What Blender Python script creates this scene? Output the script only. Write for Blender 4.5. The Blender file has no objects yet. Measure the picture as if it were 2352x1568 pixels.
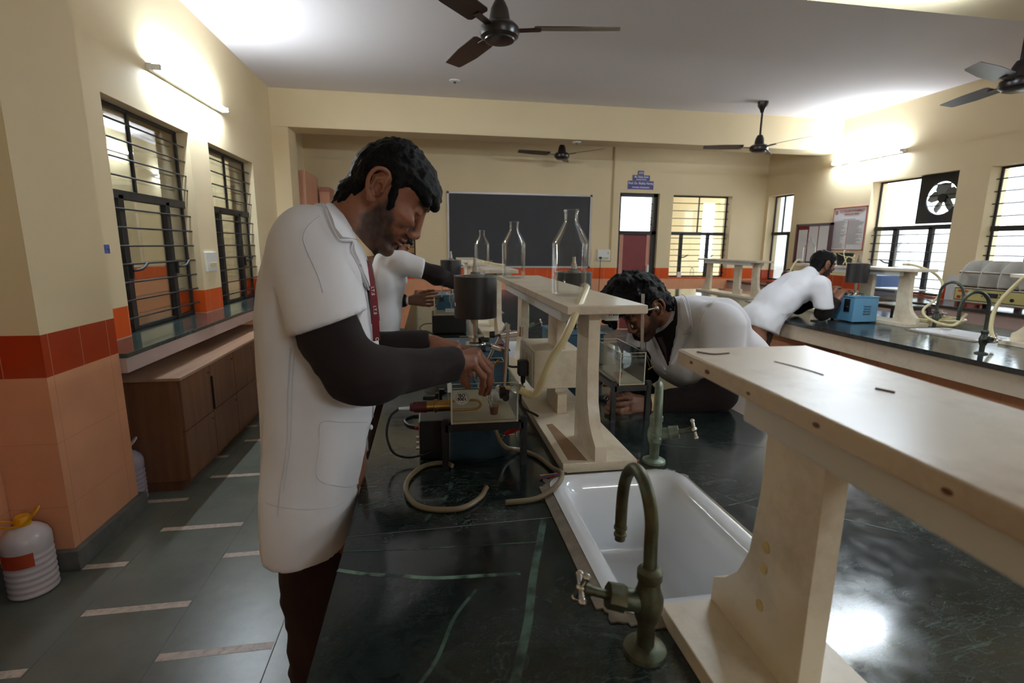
import bpy, bmesh, math, random
import numpy as np
from mathutils import Vector, Matrix
from mathutils.bvhtree import BVHTree
from mathutils.geometry import delaunay_2d_cdt
PI = math.pi
SC = bpy.context.scene
COL = SC.collection
rng = random.Random(7)

# ------------------------------------------------------------------ camera
YAW, PITCH, ROLL, CAMH = 0.16456, 0.18699, 0.009357, 1.45
_F = Vector((math.sin(YAW)*math.cos(PITCH), math.cos(YAW)*math.cos(PITCH), -math.sin(PITCH)))
_R = Vector((math.cos(YAW), -math.sin(YAW), 0))
_U = _R.cross(_F)
_R, _U = _R*math.cos(ROLL)+_U*math.sin(ROLL), _U*math.cos(ROLL)-_R*math.sin(ROLL)
cd = bpy.data.cameras.new('camera')
cd.sensor_width = 36.0
cd.lens = 1161.58*36.0/2352.0
cd.clip_start = 0.02
cd.clip_end = 200
cd.dof.use_dof = True
cd.dof.focus_distance = 1.45
cd.dof.aperture_fstop = 5.0
cam = bpy.data.objects.new('camera', cd)
COL.objects.link(cam)
cam.matrix_world = Matrix(((_R.x, _U.x, -_F.x, 0), (_R.y, _U.y, -_F.y, 0), (_R.z, _U.z, -_F.z, CAMH), (0, 0, 0, 1)))
SC.camera = cam

# ------------------------------------------------------------------ colour management, world
SC.view_settings.view_transform = 'Standard'
SC.view_settings.look = 'None'
SC.view_settings.gamma = 1.0
SC.view_settings.use_curve_mapping = False
SC.view_settings.exposure = 0.75
SC.cycles.use_denoising = True
SC.cycles.max_bounces = 10
SC.cycles.diffuse_bounces = 5
SC.cycles.glossy_bounces = 5
SC.cycles.transmission_bounces = 10
SC.cycles.transparent_max_bounces = 16
SC.cycles.sample_clamp_indirect = 6.0
SC.cycles.blur_glossy = 0.5
wd = bpy.data.worlds.new('overcast_sky')
SC.world = wd
wd.use_nodes = True
SKY = 3.6
wd.node_tree.nodes['Background'].inputs[0].default_value = (0.84, 0.93, 1.0, 1)
wd.node_tree.nodes['Background'].inputs[1].default_value = SKY
TUBE = 160.0          # emission of the fluorescent tubes
TUBE_COL = (0.76, 0.88, 1.0)

# ------------------------------------------------------------------ object helpers
def link(name, me, parent=None):
    o = bpy.data.objects.new(name, me)
    COL.objects.link(o)
    if parent is not None:
        o.parent = parent
    return o
def tag(o, label=None, cat=None, group=None, kind=None):
    if label: o['label'] = label
    if cat: o['category'] = cat
    if group: o['group'] = group
    if kind: o['kind'] = kind
    return o
def thing(name, label, cat, loc=(0, 0, 0), rz=0.0, group=None):
    o = link(name, None)
    o.empty_display_size = 0.05
    o.location = loc
    o.rotation_euler = (0, 0, rz)
    return tag(o, label, cat, group)
def struct(o):
    o['kind'] = 'structure'
    return o
def dup(root, loc, rz=None, label=None, group=None):
    def rec(o, par):
        n = o.copy()
        COL.objects.link(n)
        n.parent = par
        for ch in o.children:
            rec(ch, n)
        return n
    r = rec(root, None)
    r.location = loc
    if rz is not None:
        r.rotation_euler = (0, 0, rz)
    if label: r['label'] = label
    if group: r['group'] = group
    return r
def _abs_loc(o):
    v = Vector((0, 0, 0))
    while o is not None:
        v += o.location
        o = o.parent
    return v

class MB:
    """collects solids; build() links them as one mesh object"""
    def __init__(s):
        s.v = []; s.f = []; s.m = []
    def add(s, vs, fs, mi=0):
        b = len(s.v)
        s.v += [tuple(v) for v in vs]
        s.f += [tuple(i+b for i in f) for f in fs]
        s.m += [mi]*len(fs)
        return s
    def box(s, a, b, mi=0):
        x0, x1 = sorted((a[0], b[0])); y0, y1 = sorted((a[1], b[1])); z0, z1 = sorted((a[2], b[2]))
        v = [(x0, y0, z0), (x1, y0, z0), (x1, y1, z0), (x0, y1, z0), (x0, y0, z1), (x1, y0, z1), (x1, y1, z1), (x0, y1, z1)]
        return s.add(v, [(3, 2, 1, 0), (4, 5, 6, 7), (0, 1, 5, 4), (1, 2, 6, 5), (2, 3, 7, 6), (3, 0, 4, 7)], mi)
    def obox(s, c, ax, ay, az, mi=0):
        """oriented box: centre and three half-axis vectors"""
        c = Vector(c); ax = Vector(ax); ay = Vector(ay); az = Vector(az)
        v = [c+ax*i+ay*j+az*k for k in (-1, 1) for (i, j) in ((-1, -1), (1, -1), (1, 1), (-1, 1))]
        return s.add(v, [(3, 2, 1, 0), (4, 5, 6, 7), (0, 1, 5, 4), (1, 2, 6, 5), (2, 3, 7, 6), (3, 0, 4, 7)], mi)
    def bar(s, p, q, w, h=None, up=(0, 0, 1), mi=0):
        p = Vector(p); q = Vector(q); h = h or w
        d = (q-p); L = d.length; d.normalize()
        u = Vector(up)
        if abs(u.dot(d)) > 0.95: u = Vector((1, 0, 0))
        sd = d.cross(u).normalized(); u = sd.cross(d)
        return s.obox((p+q)/2, d*(L/2), sd*(w/2), u*(h/2), mi)
    def rings(s, rings, mi=0, cap0=True, cap1=True, closed=False):
        n = len(rings[0]); b = len(s.v)
        for r in rings: s.v += [tuple(p) for p in r]
        k = len(rings)
        for i in range(k if closed else k-1):
            j = (i+1) % k
            for t in range(n):
                t2 = (t+1) % n
                s.f.append((b+i*n+t, b+i*n+t2, b+j*n+t2, b+j*n+t)); s.m.append(mi)
        if not closed:
            if cap0: s.f.append(tuple(b+t for t in range(n-1, -1, -1))); s.m.append(mi)
            if cap1: s.f.append(tuple(b+(k-1)*n+t for t in range(n))); s.m.append(mi)
        return s
    def cyl(s, p, q, r, r2=None, n=20, mi=0, cap=True):
        p = Vector(p); q = Vector(q); r2 = r if r2 is None else r2
        d = (q-p).normalized()
        u = d.orthogonal().normalized(); w = d.cross(u)
        R = [[c+(u*math.cos(2*PI*i/n)+w*math.sin(2*PI*i/n))*rr for i in range(n)] for c, rr in ((p, r), (q, r2))]
        return s.rings(R, mi, cap, cap)
    def lathe(s, prof, n=32, c=(0, 0, 0), mi=0, close=False, axis='z'):
        """prof: (radius, height) list"""
        R = []
        for r, h in prof:
            ring = []
            for i in range(n):
                a = 2*PI*i/n; x = r*math.cos(a); y = r*math.sin(a)
                if axis == 'z': p = (c[0]+x, c[1]+y, c[2]+h)
                elif axis == 'x': p = (c[0]+h, c[1]+x, c[2]+y)
                else: p = (c[0]+y, c[1]+h, c[2]+x)
                ring.append(p)
            R.append(ring)
        return s.rings(R, mi, True, True, close)
    def tube(s, pts, r, n=10, mi=0, cap=True, smooth=6):
        P = spline(pts, smooth) if smooth else [Vector(p) for p in pts]
        m = len(P)
        rr = r if callable(r) else (lambda t: r)
        T = [(P[min(i+1, m-1)]-P[max(i-1, 0)]).normalized() for i in range(m)]
        u = T[0].orthogonal().normalized(); R = []
        for i in range(m):
            u = (u-T[i]*u.dot(T[i])).normalized(); w = T[i].cross(u); q = rr(i/(m-1))
            R.append([P[i]+(u*math.cos(2*PI*k/n)+w*math.sin(2*PI*k/n))*q for k in range(n)])
        return s.rings(R, mi, cap, cap)
    def prism(s, poly, z0, z1, fn=None, mi=0):
        """poly 2-D, extruded; fn(x, y, z) maps to space"""
        fn = fn or (lambda a, b, c: (a, b, c))
        return s.rings([[fn(a, b, z0) for a, b in poly], [fn(a, b, z1) for a, b in poly]], mi)
    def sphere(s, c, r, n=16, mi=0, sc=(1, 1, 1)):
        pr = [(max(1e-5, math.sin(PI*i/n))*r, -math.cos(PI*i/n)*r) for i in range(n+1)]
        b = len(s.v)
        s.lathe(pr, n*2, (0, 0, 0), mi)
        for i in range(b, len(s.v)):
            v = s.v[i]; s.v[i] = (c[0]+v[0]*sc[0], c[1]+v[1]*sc[1], c[2]+v[2]*sc[2])
        return s
    def move(s, M):
        s.v = [tuple(M @ Vector(v)) for v in s.v]
        return s
    def build(s, name, mats, parent=None, smooth=0.6, bevel=0.0, seg=2, local=False, recalc=True):
        me = bpy.data.meshes.new(name)
        off = Vector((0, 0, 0)) if (local or parent is None) else _abs_loc(parent)
        me.from_pydata([tuple(Vector(v)-off) for v in s.v], [], s.f)
        if not isinstance(mats, (list, tuple)): mats = [mats]
        for m in mats: me.materials.append(m)
        me.polygons.foreach_set('material_index', s.m)
        if recalc:
            bm = bmesh.new(); bm.from_mesh(me)
            bmesh.ops.recalc_face_normals(bm, faces=bm.faces)
            bm.to_mesh(me); bm.free()
        if smooth:
            me.shade_smooth()
            me.set_sharp_from_angle(angle=smooth)
        o = link(name, me, parent)
        if bevel:
            bv = o.modifiers.new('bevel', 'BEVEL')
            bv.width = bevel; bv.segments = seg; bv.limit_method = 'ANGLE'; bv.angle_limit = 0.7
            bv.harden_normals = True
        return o

def spline(pts, k=6):
    """Catmull-Rom through pts"""
    P = [Vector(p) for p in pts]
    if len(P) < 3: return P
    Q = [P[0]*2-P[1]]+P+[P[-1]*2-P[-2]]
    out = []
    for i in range(1, len(Q)-2):
        for j in range(k):
            t = j/k; a, b, c, d = Q[i-1], Q[i], Q[i+1], Q[i+2]
            out.append(0.5*((2*b)+(c-a)*t+(2*a-5*b+4*c-d)*t*t+(3*b-a-3*c+d)*t**3))
    out.append(P[-1])
    return out
def circle(c, r, n=24, a0=0.0):
    return [(c[0]+r*math.cos(a0+2*PI*i/n), c[1]+r*math.sin(a0+2*PI*i/n)) for i in range(n)]
def rrect(x0, y0, x1, y1, r, n=5):
    out = []
    for cx, cy, a in ((x1-r, y1-r, 0), (x0+r, y1-r, 90), (x0+r, y0+r, 180), (x1-r, y0+r, 270)):
        for i in range(n+1):
            t = math.radians(a+90*i/n)
            out.append((cx+r*math.cos(t), cy+r*math.sin(t)))
    return out
def text(name, body, size, mat, M, parent=None, align='CENTER', sx=1.0, ext=0.0006, bold=0.0):
    """lettering as a mesh; M maps the text's own x-right, y-up plane into space"""
    cu = bpy.data.curves.new(name, 'FONT')
    cu.body = body; cu.size = size; cu.align_x = align; cu.align_y = 'CENTER'
    cu.extrude = ext; cu.offset = bold; cu.resolution_u = 3
    tmp = bpy.data.objects.new('tmp', cu)
    COL.objects.link(tmp)
    bpy.context.view_layer.update()
    me = bpy.data.meshes.new_from_object(tmp.evaluated_get(bpy.context.evaluated_depsgraph_get()))
    bpy.data.objects.remove(tmp); bpy.data.curves.remove(cu)
    S = Matrix.Diagonal((sx, 1, 1, 1))
    me.transform(M @ S)
    if parent is not None: me.transform(Matrix.Translation(-_abs_loc(parent)))
    me.materials.clear(); me.materials.append(mat)
    me.name = name
    return link(name, me, parent)
def frame(o, x, y):
    """matrix with given origin, x axis and y axis"""
    x = Vector(x).normalized(); y = Vector(y).normalized(); z = x.cross(y)
    return Matrix(((x.x, y.x, z.x, o[0]), (x.y, y.y, z.y, o[1]), (x.z, y.z, z.z, o[2]), (0, 0, 0, 1)))

# ------------------------------------------------------------------ materials
def newmat(name):
    m = bpy.data.materials.new(name)
    m.use_nodes = True
    nt = m.node_tree
    return m, nt, nt.nodes['Principled BSDF']
def N(nt, t, **kw):
    n = nt.nodes.new(t)
    for k, v in kw.items():
        if k.startswith('i_'):
            key = k[2:]
            key = int(key) if key.isdigit() else key.replace('_', ' ')
            n.inputs[key].default_value = v
        else: setattr(n, k, v)
    return n
def c4(c): return (c[0], c[1], c[2], 1.0)
def s2l(r, g, b):
    f = lambda u: (u/255/12.92) if u/255 <= 0.04045 else ((u/255+0.055)/1.055)**2.4
    return (f(r), f(g), f(b))
def ramp(nt, fac, stops, interp='LINEAR'):
    r = nt.nodes.new('ShaderNodeValToRGB')
    r.color_ramp.interpolation = interp
    e = r.color_ramp.elements
    while len(e) < len(stops): e.new(0.5)
    for i, (p, c) in enumerate(stops):
        e[i].position = p; e[i].color = c4(c) if len(c) == 3 else c
    nt.links.new(fac, r.inputs[0])
    return r
def mat(name, col, rough=0.5, metal=0.0, var=0.06, scale=6.0, bump=0.0, bscale=60.0, spec=0.5, coat=0.0, dirt=None, dscale=3.0, damt=0.5, sheen=0.0, detail=4.0):
    """painted / moulded surface with slight mottling, bump and optional patches of dirt"""
    m, nt, p = newmat(name)
    tc = N(nt, 'ShaderNodeTexCoord')
    nz = N(nt, 'ShaderNodeTexNoise', i_Scale=scale, i_Detail=detail)
    nt.links.new(tc.outputs['Object'], nz.inputs['Vector'])
    lo = tuple(max(0, c*(1-var)) for c in col); hi = tuple(min(1, c*(1+var)) for c in col)
    r = ramp(nt, nz.outputs['Fac'], [(0.3, lo), (0.7, hi)])
    out = r.outputs[0]
    if dirt is not None:
        n2 = N(nt, 'ShaderNodeTexNoise', i_Scale=dscale, i_Detail=8.0, i_Roughness=0.7)
        nt.links.new(tc.outputs['Object'], n2.inputs['Vector'])
        r2 = ramp(nt, n2.outputs['Fac'], [(0.48, (0, 0, 0)), (0.72, (damt,)*3)])
        mx = N(nt, 'ShaderNodeMixRGB')
        nt.links.new(r2.outputs[0], mx.inputs[0]); nt.links.new(out, mx.inputs[1])
        mx.inputs[2].default_value = c4(dirt)
        out = mx.outputs[0]
    nt.links.new(out, p.inputs['Base Color'])
    p.inputs['Roughness'].default_value = rough
    p.inputs['Metallic'].default_value = metal
    p.inputs['Specular IOR Level'].default_value = spec
    if coat: p.inputs['Coat Weight'].default_value = coat
    if sheen: p.inputs['Sheen Weight'].default_value = sheen
    if bump:
        n3 = N(nt, 'ShaderNodeTexNoise', i_Scale=bscale, i_Detail=3.0)
        nt.links.new(tc.outputs['Object'], n3.inputs['Vector'])
        b = N(nt, 'ShaderNodeBump', i_Strength=bump, i_Distance=0.002)
        nt.links.new(n3.outputs['Fac'], b.inputs['Height'])
        nt.links.new(b.outputs[0], p.inputs['Normal'])
    return m
def emis(name, col, strength):
    m, nt, p = newmat(name)
    p.inputs['Base Color'].default_value = c4(col)
    p.inputs['Emission Color'].default_value = c4(col)
    p.inputs['Emission Strength'].default_value = strength
    return m
def glassmat(name, col=(1, 1, 1), rough=0.0, ior=1.47):
    m, nt, p = newmat(name)
    p.inputs['Base Color'].default_value = c4(col)
    p.inputs['Roughness'].default_value = rough
    p.inputs['Transmission Weight'].default_value = 1.0
    p.inputs['IOR'].default_value = ior
    return m
def panemat(name, tint=(0.95, 0.97, 0.97), refl=1.0):
    """thin sheet: straight-through transmission plus mirror reflection by Fresnel"""
    m, nt, p = newmat(name)
    tr = N(nt, 'ShaderNodeBsdfTransparent'); tr.inputs[0].default_value = c4(tint)
    gl = N(nt, 'ShaderNodeBsdfGlossy'); gl.inputs['Roughness'].default_value = 0.02
    fr = N(nt, 'ShaderNodeFresnel', i_IOR=1.45)
    mu = N(nt, 'ShaderNodeMath', operation='MULTIPLY'); mu.inputs[1].default_value = refl
    mx = N(nt, 'ShaderNodeMixShader')
    nt.links.new(fr.outputs[0], mu.inputs[0]); nt.links.new(mu.outputs[0], mx.inputs[0])
    nt.links.new(tr.outputs[0], mx.inputs[1]); nt.links.new(gl.outputs[0], mx.inputs[2])
    nt.links.new(mx.outputs[0], nt.nodes['Material Output'].inputs['Surface'])
    nt.nodes.remove(p)
    return m
def tilemat(name, col, du=0.2, dv=0.2, v0=0.0, grout=(0.55, 0.45, 0.36), gw=0.012, rough=0.25, var=0.05):
    """glazed wall tiles: grout lines every du along the wall and dv upward"""
    m, nt, p = newmat(name)
    tc = N(nt, 'ShaderNodeTexCoord'); sp = N(nt, 'ShaderNodeSeparateXYZ')
    nt.links.new(tc.outputs['Object'], sp.inputs[0])
    def M(op, a, b):
        n = N(nt, 'ShaderNodeMath', operation=op)
        for i, q in enumerate((a, b)):
            if q is None: continue
            if isinstance(q, (int, float)): n.inputs[i].default_value = q
            else: nt.links.new(q, n.inputs[i])
        return n.outputs[0]
    u = M('ADD', sp.outputs[0], sp.outputs[1])
    fu = M('FRACT', M('DIVIDE', u, du), None); fv = M('FRACT', M('DIVIDE', M('SUBTRACT', sp.outputs[2], v0), dv), None)
    line = M('MAXIMUM', M('LESS_THAN', fu, gw/du*0.5), M('LESS_THAN', fv, gw/dv*0.35))
    nz = N(nt, 'ShaderNodeTexNoise', i_Scale=5.0, i_Detail=5.0)
    nt.links.new(tc.outputs['Object'], nz.inputs['Vector'])
    r = ramp(nt, nz.outputs['Fac'], [(0.3, tuple(c*(1-var) for c in col)), (0.7, tuple(min(1, c*(1+var)) for c in col))])
    mx = N(nt, 'ShaderNodeMixRGB')
    nt.links.new(line, mx.inputs[0]); nt.links.new(r.outputs[0], mx.inputs[1]); mx.inputs[2].default_value = c4(grout)
    nt.links.new(mx.outputs[0], p.inputs['Base Color'])
    p.inputs['Roughness'].default_value = rough
    return m
def marble(name, base, cloud, vein, rough=0.18, scale=1.0, amt=1.0):
    """dark serpentine: fine cloudy ground with sparse thin wisps"""
    m, nt, p = newmat(name)
    tc = N(nt, 'ShaderNodeTexCoord')
    n0 = N(nt, 'ShaderNodeTexNoise', i_Scale=2.2*scale, i_Detail=3.0)
    n1 = N(nt, 'ShaderNodeTexNoise', i_Scale=34.0*scale, i_Detail=9.0, i_Roughness=0.72, i_Distortion=0.8)
    for n in (n0, n1): nt.links.new(tc.outputs['Object'], n.inputs['Vector'])
    ad = N(nt, 'ShaderNodeMath', operation='MULTIPLY_ADD'); ad.inputs[1].default_value = 0.55
    nt.links.new(n0.outputs['Fac'], ad.inputs[0]); nt.links.new(n1.outputs['Fac'], ad.inputs[2])
    r1 = ramp(nt, ad.outputs[0], [(0.60, base), (1.05, cloud)])
    out = r1.outputs[0]
    mp = N(nt, 'ShaderNodeMapping'); mp.inputs['Rotation'].default_value = (0, 0, 0.7); mp.inputs['Scale'].default_value = (1, 2.6, 1)
    nt.links.new(tc.outputs['Object'], mp.inputs[0])
    for sc, dist, wth, am in ((2.6*scale, 1.2, 0.006, 0.34), (6.5*scale, 1.8, 0.007, 0.28), (15.0*scale, 2.2, 0.010, 0.20)):
        nz = N(nt, 'ShaderNodeTexNoise', i_Scale=sc, i_Detail=5.0, i_Roughness=0.6, i_Distortion=dist)
        nt.links.new(mp.outputs[0], nz.inputs['Vector'])
        rr = ramp(nt, nz.outputs['Fac'], [(0.5-wth, (0, 0, 0)), (0.5, (am*amt,)*3), (0.5+wth*1.4, (0, 0, 0))])
        mk = N(nt, 'ShaderNodeTexNoise', i_Scale=3.1*scale, i_Detail=2.0); nt.links.new(tc.outputs['Object'], mk.inputs['Vector'])
        mr = ramp(nt, mk.outputs['Fac'], [(0.42, (0, 0, 0)), (0.62, (1, 1, 1))])
        mu = N(nt, 'ShaderNodeMixRGB', blend_type='MULTIPLY'); mu.inputs[0].default_value = 1.0
        nt.links.new(rr.outputs[0], mu.inputs[1]); nt.links.new(mr.outputs[0], mu.inputs[2])
        mx = N(nt, 'ShaderNodeMixRGB')
        nt.links.new(mu.outputs[0], mx.inputs[0]); nt.links.new(out, mx.inputs[1]); mx.inputs[2].default_value = c4(vein)
        out = mx.outputs[0]
    nt.links.new(out, p.inputs['Base Color'])
    nr = N(nt, 'ShaderNodeTexNoise', i_Scale=26.0, i_Detail=6.0)
    nt.links.new(tc.outputs['Object'], nr.inputs['Vector'])
    rr = ramp(nt, nr.outputs['Fac'], [(0.3, (rough*0.75,)*3), (0.75, (rough*1.6,)*3)])
    nt.links.new(rr.outputs[0], p.inputs['Roughness'])
    return m
def woodmat(name, a, b, rough=0.5, scale=1.0, axis='z'):
    m, nt, p = newmat(name)
    tc = N(nt, 'ShaderNodeTexCoord'); mp = N(nt, 'ShaderNodeMapping')
    s = {'x': (1.2, 14, 14), 'y': (14, 1.2, 14), 'z': (14, 14, 1.2)}[axis]
    mp.inputs['Scale'].default_value = tuple(q*scale for q in s)
    nt.links.new(tc.outputs['Object'], mp.inputs[0])
    nz = N(nt, 'ShaderNodeTexNoise', i_Scale=1.6, i_Detail=8.0, i_Roughness=0.6, i_Distortion=0.4)
    nt.links.new(mp.outputs[0], nz.inputs['Vector'])
    r = ramp(nt, nz.outputs['Fac'], [(0.3, a), (0.7, b)])
    nt.links.new(r.outputs[0], p.inputs['Base Color'])
    p.inputs['Roughness'].default_value = rough
    return m

M_CREAM = mat('cream_wall_paint', s2l(228, 208, 168), 0.75, var=0.035, scale=1.3, bump=0.06, bscale=40)
M_CEIL = mat('ceiling_distemper', s2l(222, 214, 212), 0.9, var=0.02, scale=0.8)
M_ORANGE = tilemat('orange_glazed_tile', s2l(214, 84, 26), du=0.2, dv=10, v0=-1, grout=s2l(226, 150, 110), gw=0.008)
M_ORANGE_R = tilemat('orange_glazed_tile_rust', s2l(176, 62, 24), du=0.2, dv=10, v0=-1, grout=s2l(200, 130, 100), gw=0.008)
M_PEACH = tilemat('peach_glazed_tile', s2l(222, 158, 118), du=0.4, dv=0.295, v0=0.0, grout=s2l(196, 132, 98), gw=0.006, rough=0.35)
M_PLINTH = mat('grey_stone_plinth', s2l(92, 94, 90), 0.55, var=0.15, scale=12, dirt=s2l(150, 135, 118), damt=0.35)
M_KOTA = mat('kota_stone', s2l(104, 108, 98), 0.30, var=0.16, scale=3.5, bump=0.12, bscale=22, dirt=s2l(70, 70, 62), dscale=2.0, damt=0.7)
M_STRIP = mat('cream_marble_strip', s2l(198, 180, 164), 0.4, var=0.1, scale=30, dirt=s2l(90, 80, 70), dscale=45, damt=0.6)
M_GREEN = marble('green_marble', s2l(15, 21, 20), s2l(44, 54, 51), s2l(120, 142, 134), 0.13)
M_BLACKST = marble('dark_granite', s2l(34, 38, 38), s2l(60, 66, 66), s2l(105, 112, 110), 0.13)
M_SILL = marble('green_sill_marble', s2l(34, 46, 44), s2l(70, 86, 82), s2l(130, 150, 142), 0.1)
M_APRON = mat('cream_bench_paint', s2l(214, 198, 176), 0.6, dirt=s2l(120, 100, 80), dscale=6, damt=0.4)
M_MAUVE = mat('mauve_grey_paint', s2l(188, 166, 158), 0.6, var=0.05)
M_SHELF = mat('aged_cream_laminate', s2l(228, 214, 188), 0.35, var=0.04, scale=4, dirt=s2l(150, 122, 92), dscale=7, damt=0.45, bump=0.05, bscale=30)
M_SHELFTOP = mat('worn_shelf_top', s2l(222, 208, 186), 0.28, var=0.06, scale=5, dirt=s2l(128, 100, 72), dscale=5, damt=0.55, bump=0.25, bscale=14)
M_WHITEP = mat('white_plastic', s2l(226, 226, 222), 0.4, var=0.02)
M_BLACK = mat('black_enamel', s2l(26, 25, 26), 0.4, var=0.1)
M_BLACKM = mat('black_matt', s2l(20, 20, 21), 0.6, var=0.1)
M_IRON = mat('black_window_steel', s2l(34, 32, 32), 0.5, var=0.15, scale=20, dirt=s2l(70, 58, 48), dscale=20, damt=0.4)
M_STEEL = mat('bright_steel', s2l(190, 186, 178), 0.25, 1.0, var=0.1, scale=30)
M_BRASS = mat('tarnished_brass', s2l(92, 88, 66), 0.48, 0.65, var=0.3, scale=40, dirt=s2l(96, 122, 106), dscale=24, damt=0.8, bump=0.2, bscale=120)
M_VERD = mat('verdigris_brass', s2l(112, 122, 104), 0.5, 0.5, var=0.25, scale=40, dirt=s2l(150, 168, 152), dscale=30, damt=0.8, bump=0.2, bscale=120)
M_DKTAP = mat('dark_tap_metal', s2l(78, 82, 74), 0.4, 0.7, var=0.2, scale=40, dirt=s2l(100, 116, 106), dscale=22, damt=0.5)
M_CHROME = mat('chrome', s2l(216, 212, 206), 0.14, 1.0, var=0.05)
M_BLUE = mat('blue_hammered_enamel', s2l(58, 100, 126), 0.42, var=0.06, scale=8, bump=0.08, bscale=180)
M_BLUEL = mat('light_blue_enamel', s2l(92, 148, 182), 0.4, var=0.05, scale=8, bump=0.06, bscale=180, dirt=s2l(120, 140, 150), dscale=9, damt=0.3)
M_ENAMEL = mat('white_glazed_sink', s2l(226, 228, 230), 0.12, var=0.015, coat=0.4)
M_MORTAR = mat('mortar', s2l(126, 116, 102), 0.9, var=0.25, scale=30, bump=0.9, bscale=50, dirt=s2l(110, 92, 72), dscale=18, damt=0.6)
M_RUBBER = mat('cream_rubber_tube', s2l(214, 200, 152), 0.3, var=0.06)
M_RUBBERD = mat('brownish_rubber_tube', s2l(128, 114, 88), 0.35, var=0.1, scale=20)
M_GLASS = glassmat('clear_glass', (0.985, 0.99, 0.985))
M_ACRYL = panemat('clear_acrylic_sheet', (0.965, 0.975, 0.97), 0.6)
M_ACRYE = mat('acrylic_edge', s2l(206, 204, 180), 0.2, var=0.03)
M_BOTTLE = panemat('thin_bottle_glass', (0.985, 0.99, 0.985), 0.30)
M_PANE = panemat('window_glass', (0.93, 0.95, 0.95), 0.8)
M_BROWN = woodmat('brown_laminate', s2l(96, 62, 40), s2l(122, 84, 56), 0.45)
M_BROWNT = woodmat('brown_laminate_top', s2l(150, 116, 92), s2l(172, 138, 112), 0.4, axis='y')
M_FANB = mat('fan_brown', s2l(62, 44, 38), 0.35, var=0.08)
M_TUBE = emis('lit_fluorescent_tube', TUBE_COL, TUBE)
M_RED = mat('red_plastic', s2l(170, 30, 34), 0.35)
M_MAROON = mat('maroon_bakelite', s2l(74, 26, 26), 0.35)
M_BRASSY = mat('polished_brass', s2l(176, 140, 78), 0.3, 1.0, var=0.1)
M_PAPER = mat('white_paper', s2l(222, 220, 220), 0.8, var=0.02)
# ================================================================== ROOM
XL, XR, YB, ZC = -1.82, 5.925, 8.41, 3.262
WT = 0.24
def wall(name, axis, pos, thick, a0, a1, z0, z1, holes, layers, mats):
    """axis 'x': wall plane x = pos..pos+thick, running along y; holes (a0,a1,z0,z1); layers: z cuts with material index"""
    mb = MB()
    As = sorted({a0, a1} | {h[0] for h in holes} | {h[1] for h in holes})
    Zs = sorted({z0, z1} | {h[2] for h in holes} | {h[3] for h in holes} | {l[0] for l in layers if z0 < l[0] < z1})
    for i in range(len(As)-1):
        for j in range(len(Zs)-1):
            am = (As[i]+As[i+1])/2; zm = (Zs[j]+Zs[j+1])/2
            if any(h[0] < am < h[1] and h[2] < zm < h[3] for h in holes): continue
            mi = 0
            for zc, k in layers:
                if zm > zc: mi = k
            if axis == 'x': mb.box((pos, As[i], Zs[j]), (pos+thick, As[i+1], Zs[j+1]), mi)
            else: mb.box((As[i], pos, Zs[j]), (As[i+1], pos+thick, Zs[j+1]), mi)
    return struct(mb.build(name, mats, smooth=0))
WM = [M_PEACH, M_ORANGE, M_CREAM]
YF = -3.2
wall('wall_left', 'x', XL-WT, WT, YF-WT, YB+WT, 0, ZC, [(3.43, 4.525, 0.86, 2.29), (4.885, 6.02, 0.86, 2.29), (0.2, 1.4, 0.9, 2.29)], [(0, 0), (0.885, 1), (1.067, 2)], WM)
wall('wall_back', 'y', YB, WT, XL, XR, 0, ZC, [(3.22, 3.93, 0.0, 2.345), (4.18, 5.285, 0.93, 2.335), (-1.22, -0.19, 0.93, 2.30)], [(0, 0), (0.905, 1), (1.093, 2)], WM)
wall('wall_right', 'x', XR, WT, YF-WT, YB+WT, 0, ZC, [(7.70, 8.33, 0.90, 2.34), (5.05, 6.2, 0.90, 2.335), (3.55, 4.72, 0.90, 2.325), (1.6, 2.8, 0.9, 2.33), (-1.0, 0.3, 0.9, 2.33)], [(0, 0), (0.885, 1), (1.067, 2)], [M_PEACH, M_ORANGE_R, M_CREAM])
wall('wall_front', 'y', YF-WT, WT, XL, XR, 0, ZC, [], [(0, 0), (0.885, 1), (1.067, 2)], WM)
struct(MB().box((XL-WT, YF-WT, ZC), (XR+WT, YB+WT, ZC+0.15)).build('ceiling', M_CEIL, smooth=0))
# floor: kota slabs in running bond, pale strips between their ends
fl = MB().box((XL-WT, YF-WT, -0.1), (XR+WT, YB+WT, 0.0), 0)
xs = -1.785; k = 0
while xs < XR:
    y = YF+0.02+(0.0 if k % 2 else 0.305)
    base = 2.022 if k % 2 else 1.738
    y = base-0.61*math.floor((base-YF)/0.61)
    while y < YB-0.05:
        fl.box((xs+0.006, y-0.018, -0.01), (min(xs+0.394, XR), y+0.018, 0.0006), 1)
        y += 0.61
    fl.box((xs-0.002, YF, -0.01), (xs+0.002, YB, 0.0005), 2)
    xs += 0.4; k += 1
struct(fl.build('floor', [M_KOTA, M_STRIP, M_PLINTH], smooth=0))
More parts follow.
